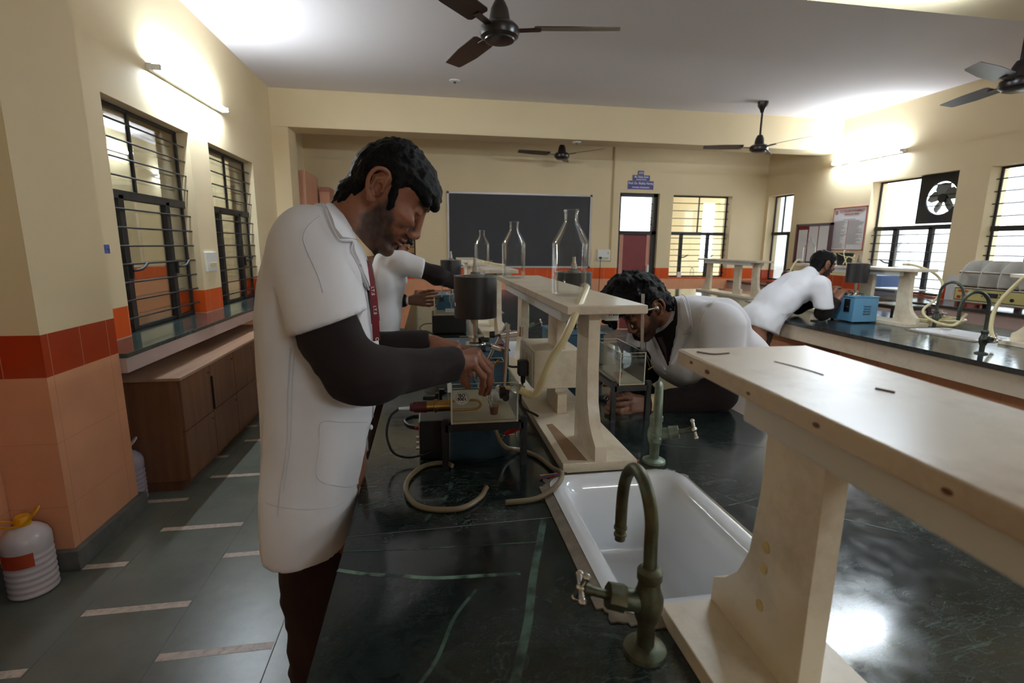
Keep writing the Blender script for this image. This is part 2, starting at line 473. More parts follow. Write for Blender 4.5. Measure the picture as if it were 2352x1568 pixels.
# columns and beams
def column(n, x0, x1, y0, y1, zt, mats=WM):
    mb = MB()
    for a, b, mi in ((0, 0.885, 0), (0.885, 1.067, 1), (1.067, zt, 2)): mb.box((x0, y0, a), (x1, y1, b), mi)
    return struct(mb.build(n, mats, smooth=0))
M_ORANGE_SHADE = tilemat('orange_tile_column_shade', s2l(166, 54, 22), du=0.2, dv=10, v0=-1, grout=s2l(196, 124, 90), gw=0.008)  # column's orange tile, its colour darkened to imitate shade there
column('trim_1', XL, -1.594, 2.354, 2.865, ZC, [M_PEACH, M_ORANGE_SHADE, M_CREAM])
column('trim_2', XL, -1.63, 6.81, 7.18, 2.83)
column('trim_3', 5.72, XR, 2.354, 2.865, 2.83)
struct(MB().box((XL, 6.81, 2.832), (XR, 7.18, ZC)).build('beam_far', [M_CREAM], smooth=0)).name = 'trim_4'
struct(MB().box((XL, 2.40, 2.83), (XR, 2.86, ZC)).build('trim_5', [M_CREAM], smooth=0))
pl = MB().box((XL, 2.325, 0), (-1.565, 2.895, 0.095))
struct(pl.build('baseboard_column', M_PLINTH, smooth=0, bevel=0.004))
struct(MB().box((XL, 2.895, 0), (XL+0.02, YB, 0.1)).box((XL, YF, 0), (XL+0.02, 2.325, 0.1)).build('baseboard_left', M_PLINTH, smooth=0))
struct(MB().box((XL, YB-0.02, 0), (3.2, YB, 0.1)).box((3.95, YB-0.02, 0), (XR, YB, 0.1)).build('baseboard_back', M_PLINTH, smooth=0))

# ---- windows
def window(n, axis, plane, a0, a1, z0, z1, zt, mull_hi, mull_lo, nb_hi=4, nb_lo=7, handles=(), depth=0.045, cut=None, pane_all=True):
    """steel window; axis 'x' = lies in a plane x=plane and runs along y"""
    root = link(n, None); struct(root)
    root.location = (plane, a0, z0) if axis == 'x' else (a0, plane, z0)
    def pt(a, d, z): return (plane+d, a, z) if axis == 'x' else (a, plane+d, z)
    fr = MB(); w = 0.024
    for p, q in (((a0, z0), (a0+w, z1)), ((a1-w, z0), (a1, z1)), ((a0, z1-w), (a1, z1)), ((a0, z0), (a1, z0+w))):
        fr.box(pt(p[0], -0.010, p[1]), pt(q[0], 0.010, q[1]))
    if zt: fr.box(pt(a0, -depth/2, zt-0.028), pt(a1, depth/2, zt+0.028))
    for t in mull_lo:
        a = a0+(a1-a0)*t; fr.box(pt(a-0.028, -depth/2, z0), pt(a+0.028, depth/2, zt or z1))
    for t in mull_hi:
        a = a0+(a1-a0)*t; fr.box(pt(a-0.011, -0.010, zt), pt(a+0.011, 0.010, z1))
    fr.build('window_frame', M_IRON, root, smooth=0, bevel=0.003, seg=1)
    g = MB(); s = -1 if (axis == 'x' and plane > 0) or axis == 'y' else 1
    gd = s*0.05
    hi_end = a1 if cut is None else cut
    if zt:
        for i in range(nb_hi): 
            z = zt+(z1-zt)*(i+1)/(nb_hi+1); g.cyl(pt(a0, gd, z), pt(hi_end, gd, z), 0.006, n=8)
        for i in range(nb_lo):
            z = z0+(zt-z0)*(i+0.8)/(nb_lo+0.6); g.cyl(pt(a0, gd, z), pt(a1, gd, z), 0.006, n=8)
    else:
        for i in range(nb_hi):
            z = z0+(z1-z0)*(i+1)/(nb_hi+1); g.cyl(pt(a0, gd, z), pt(a1, gd, z), 0.006, n=8)
    g.build('security_grille', M_IRON, root)
    gp = MB()
    if cut is None: gp.box(pt(a0+w, -0.002, z0+w), pt(a1-w, 0.002, z1-w))
    else:
        gp.box(pt(a0+w, -0.002, z0+w), pt(a1-w, 0.002, zt-0.03)); gp.box(pt(min(a0+w, cut), -0.002, zt+0.03), pt(max(cut, a0+w), 0.002, z1-w))
    gp.build('window_pane', M_PANE, root, smooth=0)
    for t in handles:
        a = a0+(a1-a0)*t; z = z0+(zt-z0)*0.45
        h = MB().bar(pt(a, s*0.03, z-0.05), pt(a, s*0.03, z+0.05), 0.02, 0.02)
        h.tube([pt(a, s*0.04, z), pt(a+0.05, s*0.07, z+0.01), pt(a+0.12, s*0.07, z+0.045)], 0.009, 8)
        h.build('window_handle', M_IRON, root)
    return root
window('window_1', 'x', -1.918, 3.43, 4.525, 0.88, 2.29, 1.745, (0.40,), (0.20, 0.74), handles=(0.20, 0.76))
window('window_2', 'x', -1.918, 4.885, 6.02, 0.88, 2.29, 1.75, (0.52,), (0.30, 0.74), handles=(0.76,))
window('window_3', 'y', 8.56, 4.18, 5.285, 0.93, 2.335, 1.69, (0.51,), (0.24, 0.70), handles=(0.24, 0.68))
window('window_4', 'x', 6.07, 7.70, 8.33, 0.90, 2.34, 1.70, (0.62,), (0.32,), nb_hi=0, nb_lo=0)
window('window_5', 'x', 6.07, 5.05, 6.20, 0.90, 2.335, 1.72, (), (0.30, 0.72), handles=(0.72,), cut=5.55)
window('window_6', 'x', 6.07, 3.55, 4.72, 0.90, 2.325, 1.68, (0.5,), (0.28, 0.66), handles=(0.66,))
window('window_7', 'x', 6.07, 1.6, 2.8, 0.90, 2.33, 1.68, (0.5,), (0.28, 0.66))
window('window_8', 'x', 6.07, -1.0, 0.3, 0.90, 2.33, 1.68, (0.5,), (0.28, 0.66))
window('window_9', 'x', -1.918, 0.2, 1.4, 0.90, 2.29, 1.76, (0.47,), (0.30, 0.78))
window('window_10', 'y', 8.52, -1.22, -0.19, 0.93, 2.30, 1.70, (0.5,), (0.3, 0.7))
# ---- door with bright transom
dr = link('door_1', None); struct(dr); dr.location = (3.575, 8.5, 0)
f = MB()
for a, b in (((3.22, 0), (3.27, 2.345)), ((3.845, 0), (3.93, 2.345)), ((3.22, 2.29), (3.93, 2.345)), ((3.22, 1.66), (3.93, 1.72))): f.box((a[0], 8.47, a[1]), (b[0], 8.55, b[1]))
f.build('door_frame', M_IRON, dr, smooth=0)
MB().box((3.34, 8.50, 0.01), (3.78, 8.535, 1.66)).build('door_leaf', mat('maroon_door_panel', s2l(122, 50, 50), 0.55), dr, smooth=0)
MB().box((3.27, 8.495, 0.01), (3.345, 8.54, 1.66)).box((3.775, 8.495, 0.01), (3.845, 8.54, 1.66)).build('door_stile', mat('pink_door_stile', s2l(206, 148, 128), 0.5), dr, smooth=0)
MB().box((3.79, 8.46, 0.96), (3.83, 8.495, 1.14)).build('door_handle', M_WHITEP, dr, smooth=0, bevel=0.004)
g = MB()
for i in range(4): g.cyl((3.27, 8.45, 1.83+0.115*i), (3.845, 8.45, 1.83+0.115*i), 0.006, n=8)
g.build('security_grille', M_IRON, dr)
MB().box((3.27, 8.515, 1.72), (3.845, 8.52, 2.29)).build('transom_pane', M_PANE, dr, smooth=0)

# ---- beyond the windows
# corridor on the left
CX = -4.3
M_CORR = mat('corridor_cream', s2l(232, 214, 170), 0.8, var=0.03)
wall('wall_corridor_left', 'x', CX-0.2, 0.2, 0, 10.5, 0, 3.0, [], [(0, 0), (0.9, 1), (1.08, 2)], [M_PEACH, M_ORANGE, M_CORR])
struct(MB().box((CX, 0, 3.0), (XL-WT, 10.5, 3.1)).build('ceiling_corridor', M_CEIL, smooth=0))
struct(MB().box((CX, 0, -0.1), (XL-WT, 10.5, 0.0)).build('floor_corridor', M_KOTA, smooth=0))
struct(MB().box((CX, 10.3, 0), (XL-WT, 10.5, 3.0)).box((CX, 0.0, 0), (XL-WT, 0.2, 3.0)).build('wall_corridor_end', M_CORR, smooth=0))
struct(MB().box((CX+0.001, 6.95, 0), (CX+0.4, 7.35, 2.999)).build('trim_7', [M_CORR], smooth=0))
dw = link('door_2', None); struct(dw); dw.location = (CX, 5.4, 0)
MB().box((CX, 5.05, 0.0), (CX+0.06, 5.75, 2.05)).build('door_leaf', mat('plum_door', s2l(84, 44, 50), 0.5), dw, smooth=0)
window('window_11', 'x', CX+0.06, 6.0, 6.9, 0.75, 2.0, 1.6, (), (0.5,), nb_hi=0, nb_lo=0).location
struct(MB().box((CX+0.001, 6.05, 0.8), (CX+0.02, 6.85, 1.95)).build('dim_room_panel', mat('dim_room_beyond', s2l(96, 92, 84), 0.7, var=0.3, scale=3), smooth=0))  # dark panel behind the panes, coloured to imitate a dim room
# corridor behind the back wall
wall('wall_corridor_back', 'y', 10.9, 0.2, 2.6, 7.2, 0, 3.0, [(4.1, 5.25, 1.80, 2.7), (6.15, 6.55, 0.9, 2.45)], [(0, 0)], [M_CORR])
struct(MB().box((2.6, YB+WT, 3.0), (7.0, 11.1, 3.1)).build('ceiling_lobby', M_CEIL, smooth=0))
struct(MB().box((-3, YB+WT, -0.1), (7.0, 11.1, 0.0)).build('floor_lobby', M_KOTA, smooth=0))
struct(MB().box((2.5, YB+WT, 0), (2.6, 11.1, 3.0)).build('wall_lobby_side', M_CORR, smooth=0))
struct(MB().box((-2.2, 10.6, 0), (2.5, 10.8, 3.0)).box((-2.2, YB+WT, 3.0), (2.5, 10.8, 3.1)).build('wall_store_back', mat('store_room_ochre', s2l(190, 150, 96), 0.8), smooth=0))
# pale building across the yard on the right
fb = thing('building', 'pale grey building with long horizontal louvres outside the right-hand windows', 'building', (13.0, 4.0, 0))
M_FAC = mat('pale_facade', s2l(232, 228, 226), 0.8, var=0.04)
MB().box((13.0, -6, 0), (14.5, 7.2, 5.5)).build('facade_wall', M_FAC, fb, smooth=0)
lv = MB()
M_LOUV = mat('grey_facade_bands', s2l(168, 164, 168), 0.8)
for i in range(13): lv.box((12.94, -5.5, 0.3+0.4*i), (13.0, 6.6, 0.47+0.4*i))
lv.build('louvre', M_LOUV, fb, smooth=0)
struct(MB().box((XR+WT, -20, -0.15), (60, 40, -0.05)).build('floor_yard', mat('pale_paving', s2l(190, 186, 178), 0.9), smooth=0))
struct(MB().box((-60, 11.2, -0.15), (XR+WT, 60, -0.05)).build('floor_yard_back', mat('pale_paving_back', s2l(190, 186, 178), 0.9), smooth=0))

# ---- counters along the walls
sl = thing('window_counter', 'green marble sill counter with mauve fascia under the left windows', 'counter', (-1.69, 4.85, 0.88))
MB().box((XL-0.2, 3.43, 0.8605), (XL, 4.525, 0.88)).box((XL-0.2, 4.885, 0.8605), (XL, 6.02, 0.88)).box((XL, 2.865, 0.855), (-1.555, 6.805, 0.88)).build('marble_top', M_SILL, sl, smooth=0, bevel=0.003)
MB().box((-1.615, 2.87, 0.775), (-1.565, 6.80, 0.855)).build('fascia', M_MAUVE, sl, smooth=0)
sr = thing('window_counter', 'dark granite counter with mauve fascia running under the right-hand windows', 'counter', (5.6, 4.0, 0.88))
MB().box((5.30, YF, 0.85), (XR, YB-0.01, 0.88)).build('granite_top', M_BLACKST, sr, smooth=0, bevel=0.003)
MB().box((5.33, YF, 0.72), (5.38, YB-0.01, 0.85)).build('fascia', M_MAUVE, sr, smooth=0)
MB().box((5.42, YF, 0.0), (XR-0.005, YB-0.01, 0.72)).build('base_panel', mat('russet_panel', s2l(120, 62, 44), 0.6), sr, smooth=0)

# ---- ceiling fans
M_FANHUB = mat('fan_hub_black', s2l(36, 28, 28), 0.3)
def fan_blade(a, L=0.7):
    """paddle blade with rounded root, canted"""
    pts = [(0.20, -0.055), (0.22, -0.068), (0.45, -0.070), (0.66, -0.052), (0.685, -0.045), (L, 0.05), (0.45, 0.066), (0.22, 0.064), (0.20, 0.05)]
    mb = MB()
    tilt = 0.22
    def fn(x, y, z): return (x, y*math.cos(tilt)-z*math.sin(tilt), y*math.sin(tilt)*1.0+z)
    mb.prism(pts, -0.0025, 0.0025, fn)
    mb.move(Matrix.Rotation(a, 4, 'Z'))
    return mb
def make_fan(label, z_drop, ang, blade_m):
    t = thing('ceiling_fan', label, 'fan', (0, 0, 0))
    hub = MB().lathe([(0.0, -0.075), (0.06, -0.075), (0.085, -0.066), (0.088, -0.058), (0.108, -0.045), (0.115, -0.02), (0.112, 0.0), (0.095, 0.018), (0.06, 0.03), (0.058, 0.06), (0.05, 0.10), (0.038, 0.125), (0.03, 0.14), (0.0, 0.142)], 36)
    hub.build('motor_hub', M_FANHUB, t, local=True)
    MB().cyl((0, 0, 0.13), (0, 0, z_drop-0.03), 0.0125, n=12).build('down_rod', M_FANHUB, t, local=True)
    MB().lathe([(0.0, z_drop-0.13), (0.02, z_drop-0.13), (0.035, z_drop-0.09), (0.06, z_drop-0.05), (0.065, z_drop), (0.0, z_drop)], 24).build('ceiling_canopy', M_FANHUB, t, local=True)
    for k in range(3):
        a = ang+2*PI*k/3
        b = fan_blade(a).build('blade', blade_m, t, local=True, smooth=0)
        br = MB().bar((0.09*math.cos(a), 0.09*math.sin(a), -0.012), (0.24*math.cos(a), 0.24*math.sin(a), -0.006), 0.045, 0.006)
        br.build('blade_bracket', M_FANHUB, b, local=True, smooth=0)
    return t
# ================================================================== FANS, LAMPS
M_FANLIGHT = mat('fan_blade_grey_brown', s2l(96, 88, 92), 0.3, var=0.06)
fan = make_fan('dark brown ceiling fan nearest the camera, its hub seen from below', ZC-2.675, math.radians(-10), M_FANB)
fan.location = (0.435, 3.16, 2.675)
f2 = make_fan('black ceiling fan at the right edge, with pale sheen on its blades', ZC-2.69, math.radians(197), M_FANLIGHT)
f2.location = (4.37, 3.40, 2.69)
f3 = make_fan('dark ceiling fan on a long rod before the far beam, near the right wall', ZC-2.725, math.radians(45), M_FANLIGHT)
f3.location = (4.22, 6.23, 2.725)
f4 = dup(fan, (2.0, 7.68, 2.79), math.radians(80), 'brown ceiling fan beyond the far beam, above the blackboard')

def tube_light(name, label, p0, p1, out, drop=0.05):
    """batten fitting with bare tube; out = direction away from its wall"""
    p0 = Vector(p0); p1 = Vector(p1); out = Vector(out); d = (p1-p0).normalized()
    t = thing(name, label, 'tube light', (p0+p1)/2)
    up = d.cross(out)
    MB().obox((p0+p1)/2+out*0.018, d*((p1-p0).length/2), up*0.022, out*0.018).build('batten', M_WHITEP, t, smooth=0, bevel=0.004)
    MB().cyl(p0+d*0.03+out*0.065, p1-d*0.03+out*0.065, 0.014, n=14).build('tube', M_TUBE, t)
    for q in (p0+d*0.02, p1-d*0.02):
        MB().obox(q+out*0.055, d*0.012, up*0.018, out*0.03).build('lamp_holder', M_WHITEP, t, smooth=0, bevel=0.003)
    return t
tube_light('tube_light', 'lit tube light on the left wall above the two windows', (XL, 3.98, 2.60), (XL, 5.22, 2.62), (1, 0, 0))
tube_light('tube_light', 'lit tube light on the right wall above the notice boards', (XR, 5.75, 2.665), (XR, 6.90, 2.665), (-1, 0, 0))
tube_light('tube_light', 'lit tube light under the near ceiling beam', (1.75, 2.50, 2.83), (2.95, 2.50, 2.83), (0, 0, -1))
tube_light('tube_light', 'lit tube light high on the right wall behind the camera', (XR, 0.2, 2.65), (XR, 1.4, 2.65), (-1, 0, 0))
tube_light('tube_light', 'lit corridor tube light seen through the second left window, upper', (CX, 7.4, 2.72), (CX, 8.6, 2.72), (1, 0, 0))
tube_light('tube_light', 'lit corridor tube light seen through the second left window, lower', (CX, 9.2, 2.5), (CX, 10.2, 2.5), (1, 0, 0))
tube_light('tube_light', 'lit tube light in the lobby behind the red door', (3.0, 10.9, 2.7), (4.2, 10.9, 2.7), (0, -1, 0))
tube_light('tube_light', 'added unseen fill tube light on the wall behind the camera', (1.4, YF, 2.6), (2.6, YF, 2.6), (0, 1, 0))  # fill tube added for frontal light, out of view
tube_light('tube_light', 'added unseen fill tube light on the near side of the corridor, left of the windows', (XL-WT, 2.0, 2.7), (XL-WT, 3.2, 2.7), (-1, 0, 0))  # hidden fill tube, added to brighten the corridor
tube_light('tube_light', 'added unseen fill tube light on the near side of the corridor, beyond the windows', (XL-WT, 6.6, 2.7), (XL-WT, 7.8, 2.7), (-1, 0, 0))  # second hidden tube added as corridor fill
def disc(label, loc):
    t = thing('ceiling_rose', label, 'ceiling rose', loc)
    MB().lathe([(0, 0), (0.062, 0), (0.06, -0.008), (0.04, -0.014), (0, -0.014)], 28).build('cover', M_WHITEP, t, local=True)
    MB().lathe([(0, -0.012), (0.016, -0.012), (0.014, -0.026), (0, -0.026)], 16).build('socket', M_MAROON, t, local=True)
disc('small white ceiling rose with a brown centre, left of the far beam middle', (0.34, 6.14, ZC))
disc('small white ceiling rose under the far beam', (2.02, 6.98, 2.832))

# ================================================================== BENCHES
def bench(name, label, x0, x1, y0, y1, holes, ped, joints, veins=(), top=M_GREEN):
    t = thing(name, label, 'lab bench', ((x0+x1)/2, (y0+y1)/2, 0))
    mb = MB(); z0, z1 = 0.852, 0.88
    ys = sorted({y0, y1} | {h[2] for h in holes} | {h[3] for h in holes})
    for i in range(len(ys)-1):
        ym = (ys[i]+ys[i+1])/2; h = [q for q in holes if q[2] < ym < q[3]]
        if h:
            mb.box((x0, ys[i], z0), (h[0][0], ys[i+1], z1)); mb.box((h[0][1], ys[i], z0), (x1, ys[i+1], z1))
        else: mb.box((x0, ys[i], z0), (x1, ys[i+1], z1))
    def ribbon(pts, w, mi):
        P = spline(pts, 10)
        for i in range(len(P)-1):
            d = (P[i+1]-P[i]); n = Vector((-d.y, d.x, 0)).normalized()*w/2
            k = len(mb.v)
            mb.v += [tuple(P[i]+n), tuple(P[i]-n), tuple(P[i+1]-n), tuple(P[i+1]+n)]
            mb.f.append((k, k+1, k+2, k+3)); mb.m.append(mi)
    for a, b in joints: ribbon([Vector((a[0], a[1], z1+0.0004)), Vector((b[0], b[1], z1+0.0004))], 0.0028, 1)
    for pts, w, mi in veins: ribbon([Vector((a, b, z1+0.0003)) for a, b in pts], w, mi)
    mb.build('worktop', [top, M_JOINT, M_VEIN, M_VEIN2], t, smooth=0)
    ap = MB()
    ap.box((x0+0.02, y0+0.02, 0.735), (x0+0.05, y1-0.02, z0)).box((x1-0.05, y0+0.02, 0.735), (x1-0.02, y1-0.02, z0))
    ap.box((x0+0.02, y0+0.02, 0.735), (x1-0.02, y0+0.05, z0)).box((x0+0.02, y1-0.05, 0.735), (x1-0.02, y1-0.02, z0))
    ap.build('apron', M_APRON, t, smooth=0, bevel=0.004)
    for a, b in ped:
        MB().box((x0+0.30, a, 0.0), (x1-0.30, b, 0.70)).box((x0+0.27, a-0.02, 0.0), (x1-0.27, b+0.02, 0.08)).build('pedestal', M_PEACH, t, smooth=0)
        MB().box((x0+0.22, a-0.06, 0.70), (x1-0.22, b+0.06, 0.735)).build('support_slab', M_PLINTH, t, smooth=0)
        MB().box((x0+0.24, a, 0.735), (x1-0.24, b, 0.852)).build('inner_rail', M_MAUVE, t, smooth=0)
    return t
def veinmat(name, col, base):
    m, nt, p = newmat(name)
    tc = N(nt, 'ShaderNodeTexCoord')
    nz = N(nt, 'ShaderNodeTexNoise', i_Scale=28.0, i_Detail=6.0)
    nt.links.new(tc.outputs['Object'], nz.inputs['Vector'])
    r = ramp(nt, nz.outputs['Fac'], [(0.40, base), (0.62, col)])
    nt.links.new(r.outputs[0], p.inputs['Base Color'])
    p.inputs['Roughness'].default_value = 0.25
    return m
M_JOINT = mat('slab_joint', s2l(86, 92, 88), 0.6, var=0.3, scale=40)
M_VEIN = veinmat('pale_green_vein', s2l(120, 150, 134), s2l(44, 62, 54))
M_VEIN2 = veinmat('soft_green_vein', s2l(74, 98, 86), s2l(36, 46, 42))
SINKS1 = [(0.285, 0.61, y, y+0.47) for y in (0.658, 2.46, 4.26)]
bench('lab_bench', 'long centre bench with a green marble top, in front of the man in the foreground', -0.17, 1.07, -1.3, 6.6, SINKS1,
      [(-1.0, 0.45), (1.2, 2.3), (3.0, 4.1), (4.85, 6.4)],
      [((-0.17, 0.952), (0.285, 0.966)), ((0.61, 0.40), (1.07, 0.43)), ((-0.17, 2.1), (1.07, 2.14)), ((-0.17, 3.3), (1.07, 3.32))],
      [([(-0.17, 0.848), (-0.12, 0.829), (-0.06, 0.815), (0.0, 0.800), (0.08, 0.794), (0.15, 0.79)], 0.009, 2),
       ([(0.232, 0.962), (0.205, 0.88), (0.17, 0.775), (0.14, 0.67), (0.10, 0.56), (0.07, 0.45)], 0.014, 3),
       ([(-0.17, 0.905), (-0.05, 0.893), (0.08, 0.886), (0.2, 0.88)], 0.004, 3),
       ([(0.05, 1.19), (0.035, 1.10), (0.0, 1.03), (-0.02, 0.985)], 0.010, 3),
       ([(-0.17, 1.07), (-0.10, 1.09), (0.0, 1.075), (0.06, 1.06)], 0.005, 3),
       ([(0.07, 0.76), (0.03, 0.70), (0.0, 0.62), (-0.04, 0.55), (-0.06, 0.45)], 0.006, 3),
       ([(0.66, 1.02), (0.72, 0.93), (0.85, 0.88), (0.95, 0.80)], 0.0025, 3),
       ([(0.63, 1.33), (0.75, 1.28), (0.86, 1.30), (1.0, 1.22)], 0.003, 3),
       ([(0.62, 0.95), (0.75, 0.98), (0.9, 1.05), (1.05, 1.06)], 0.0025, 3)])
SINKS2 = [(3.40, 3.74, y, y+0.47) for y in (2.62, 4.52)]
bench('lab_bench', 'right-hand lab bench with dark stone top and cream apron, where the far man leans', 2.84, 4.21, -1.3, 6.6, SINKS2,
      [(-1.0, 1.62), (2.0, 3.38), (3.75, 6.4)], [((2.84, 2.88), (3.40, 2.89)), ((2.84, 4.35), (4.21, 4.36))], (), M_BLACKST)

def make_sink(label, w=0.325, d=0.47, depth=0.19):
    t = thing('sink', label, 'sink', (0, 0, 0.88))
    R = []
    for ins, z, r in ((-0.008, 0.004, 0.055), (-0.010, 0.010, 0.056), (0.0, 0.012, 0.05), (0.018, 0.011, 0.045), (0.026, 0.004, 0.045), (0.034, -0.02, 0.05), (0.05, -depth*0.8, 0.05), (0.07, -depth, 0.05)):
        R.append([(x, y, z) for x, y in rrect(-w/2+ins, -d/2+ins, w/2-ins, d/2-ins, r, 6)])
    Rb = []
    for ins, z, r in ((0.07, -depth-0.012, 0.05), (0.035, -depth*0.8, 0.05), (0.005, -0.03, 0.05), (-0.004, 0.0, 0.055)):
        Rb.append([(x, y, z) for x, y in rrect(-w/2+ins, -d/2+ins, w/2-ins, d/2-ins, r, 6)])
    b = MB(); b.rings(R, 0, False, True); b.rings(Rb, 0, True, False)
    bs = b.build('basin', M_ENAMEL, t, local=True, smooth=1.2)
    MB().lathe([(0, 0.004), (0.022, 0.004), (0.026, 0.0), (0, 0)], 20, (0.02, -0.1, -depth)).build('drain', M_STEEL, t, local=True)
    # crumbling mortar bed round the rim
    n = 120; rn = random.Random(3)
    P0 = rrect(-w/2-0.008, -d/2-0.008, w/2+0.008, d/2+0.008, 0.055, 14)
    out = []
    for i, (x, y) in enumerate(P0):
        L = math.hypot(x/w, y/d); k = 0.016+0.012*rn.random()+0.006*math.sin(i*0.9)
        q = Vector((x/(w/2), y/(d/2))); q.normalize(); out.append((x+q.x*k, y+q.y*k))
    m = MB()
    m.rings([[(x, y, 0.0) for x, y in out], [(x+0.0, y, 0.003) for x, y in out], [(x, y, 0.0085+0.002*rn.random()) for x, y in P0], [(x*0.97, y*0.97, -0.01) for x, y in P0]], 0, False, False)
    m.build('mortar_bed', M_MORTAR, t, local=True, smooth=0.5)
    return t
sk = make_sink('white sink sunk in the centre bench just below the near tap')
sk.location = (0.4475, 0.893, 0.88)
dup(sk, (0.4475, 2.695, 0.88), None, 'white sink in the centre bench behind the blue kymograph')
dup(sk, (0.4475, 4.495, 0.88), None, 'white sink far along the centre bench, beside the second man')
dup(sk, (3.57, 2.855, 0.88), None, 'white sink in the right-hand bench between its two taps')
dup(sk, (3.57, 4.755, 0.88), None, 'white sink at the far end of the right-hand bench')

# ---- taps
def make_tap(label, m_body, m_pipe, h=0.24, reach=0.075, n_dir=1, hand=0):
    """bench tap: flange, body, swan-neck, valve with cross handle; spout reaches local +y, valve to local -x"""
    t = thing('swan_neck_tap', label, 'tap')
    MB().lathe([(0, 0), (0.031, 0), (0.03, 0.006), (0.022, 0.010), (0.014, 0.012), (0, 0.012)], 28).build('flange', m_body, t, local=True)
    b = MB().lathe([(0.0, 0.008), (0.0125, 0.008), (0.0125, 0.045), (0.017, 0.055), (0.021, 0.072), (0.021, 0.088), (0.016, 0.102), (0.015, 0.112), (0.0175, 0.116), (0.0175, 0.128), (0.012, 0.134), (0, 0.134)], 24)
    b.cyl((0, 0, 0.078), (-0.055, 0.004, 0.090), 0.0155, n=18).cyl((-0.035, 0.002, 0.086), (-0.058, 0.004, 0.092), 0.019, 0.018, n=8)
    b.build('valve_body', m_body, t, local=True)
    st = MB().cyl((-0.055, 0.004, 0.091), (-0.094, 0.007, 0.103), 0.0065, n=12).cyl((-0.082, 0.006, 0.099), (-0.092, 0.007, 0.1025), 0.0085, n=12)
    sb = st.build('spindle', M_BRASS, t, local=True)
    hc = Vector((-0.096, 0.007, 0.104)); ax = Vector((-0.95, 0.07, 0.29)).normalized()
    u = ax.orthogonal().normalized(); w = ax.cross(u)
    hd = MB().sphere(hc, 0.0075, 8)
    for k in range(4):
        d = u*math.cos(PI/2*k+0.5)+w*math.sin(PI/2*k+0.5)
        hd.cyl(hc, hc+d*0.020, 0.0036, 0.005, n=10).sphere(hc+d*0.022, 0.0062, 6)
    hd.build('cross_handle', M_CHROME, t, local=True)
    r = reach/2; top = h
    pts = [(0, 0, 0.125), (0, 0, top*0.75), (0, 0.003, top)]
    for k in range(1, 8): 
        a = PI*k/8; pts.append((0, r-r*math.cos(a), top+r*1.35*math.sin(a)))
    pts += [(0, reach, top), (0, reach+0.001, top-0.045)]
    MB().tube(pts, 0.0095, 14, smooth=4).build('swan_neck', m_pipe, t, local=True)
    nz = MB().lathe([(0, 0), (0.0085, 0), (0.0085, 0.006), (0.0105, 0.008), (0.0105, 0.011), (0.0085, 0.013), (0.0085, 0.018), (0.0108, 0.020), (0.0108, 0.024), (0, 0.024)], 16, (0, reach+0.001, top-0.066))
    nz.build('nozzle', m_pipe, t, local=True)
    return t
tp = make_tap('tarnished brass swan-neck tap in the foreground, arching over the near sink', M_BRASS, M_BRASS, 0.166, 0.12)
tp.location = (0.296, 0.592, 0.88)
tp.rotation_euler = (0, 0, math.radians(-2))
tp2 = make_tap('greenish swan-neck tap at the far right corner of the near sink', M_VERD, M_VERD, 0.160, 0.10)
tp2.location = (0.592, 1.205, 0.88); tp2.rotation_euler = (0, 0, math.radians(156))
tk = make_tap('dark swan-neck tap at the near edge of the right-hand bench', M_DKTAP, M_DKTAP, 0.25, 0.14)
tk.location = (3.10, 2.33, 0.88); tk.rotation_euler = (0, 0, math.radians(70))
tk.location = (3.05, 2.31, 0.88)
dup(tk, (3.66, 3.12, 0.88), math.radians(200), 'dark swan-neck tap behind the sink on the right-hand bench, beside the shelf end')
dup(tk, (3.80, 5.0, 0.88), math.radians(250), 'dark swan-neck tap far along the right-hand bench, beside the empty shelf')
dup(tp2, (0.585, 3.02, 0.88), math.radians(176), 'greenish swan-neck tap seen through the middle shelf, beyond the second sink')

# ---- reagent shelves
def make_shelf(label, L=1.245, W=0.2, power=False):
    t = thing('reagent_shelf', label, 'shelf', (0, 0, 0.88))
    h = L/2
    MB().box((-W/2, -h, 0.0), (W/2, h, 0.026)).build('base_board', M_SHELF, t, local=True, smooth=0, bevel=0.002)
    MB().box((-W/2-0.002, -h-0.003, 0.408), (W/2+0.004, h+0.003, 0.430)).build('top_board', M_SHELFTOP, t, local=True, smooth=0, bevel=0.003)
    def sup(y0, s):
        # foot flares towards the shelf's end (s = -1: near end)
        pr = [(0.19, 0.026), (0.19, 0.408), (0.09, 0.408), (0.088, 0.25), (0.078, 0.16), (0.058, 0.115), (0.03, 0.085), (0.002, 0.066), (0.0, 0.026)]
        return MB().rings([[(x, y0-s*a, b) for a, b in pr] for x in (-0.016, 0.016)])
    sup(-h, -1).build('support', M_SHELF, t, local=True, smooth=0.7, bevel=0.0015)
    sup(h, 1).build('support', M_SHELF, t, local=True, smooth=0.7, bevel=0.0015)
    MB().box((-0.016, -0.20, 0.026), (0.016, -0.08, 0.408)).box((-0.016, -0.235, 0.026), (0.016, -0.2, 0.09)).build('support', M_SHELF, t, local=True, smooth=0, bevel=0.0015)
    for sx in (-1, 1):
        MB().box((sx*0.062-0.02, -h+0.13, 0.372), (sx*0.062+0.02, h-0.13, 0.408)).build('light_batten', M_WHITEP, t, local=True, smooth=0, bevel=0.004)
    return t
SHX = 0.428
sh0 = make_shelf('worn cream shelf looming in the right foreground, cut by the frame', W=0.197)
sh0.location = (0.445, 0.026, 0.88)
M_CRACK = mat('dark_crack', s2l(88, 66, 50), 0.7, var=0.3, scale=60)
M_KNOT = mat('brown_knot', s2l(122, 84, 62), 0.5, var=0.2, scale=60)
tb = [c for c in sh0.children if c.name.startswith('top')][0]
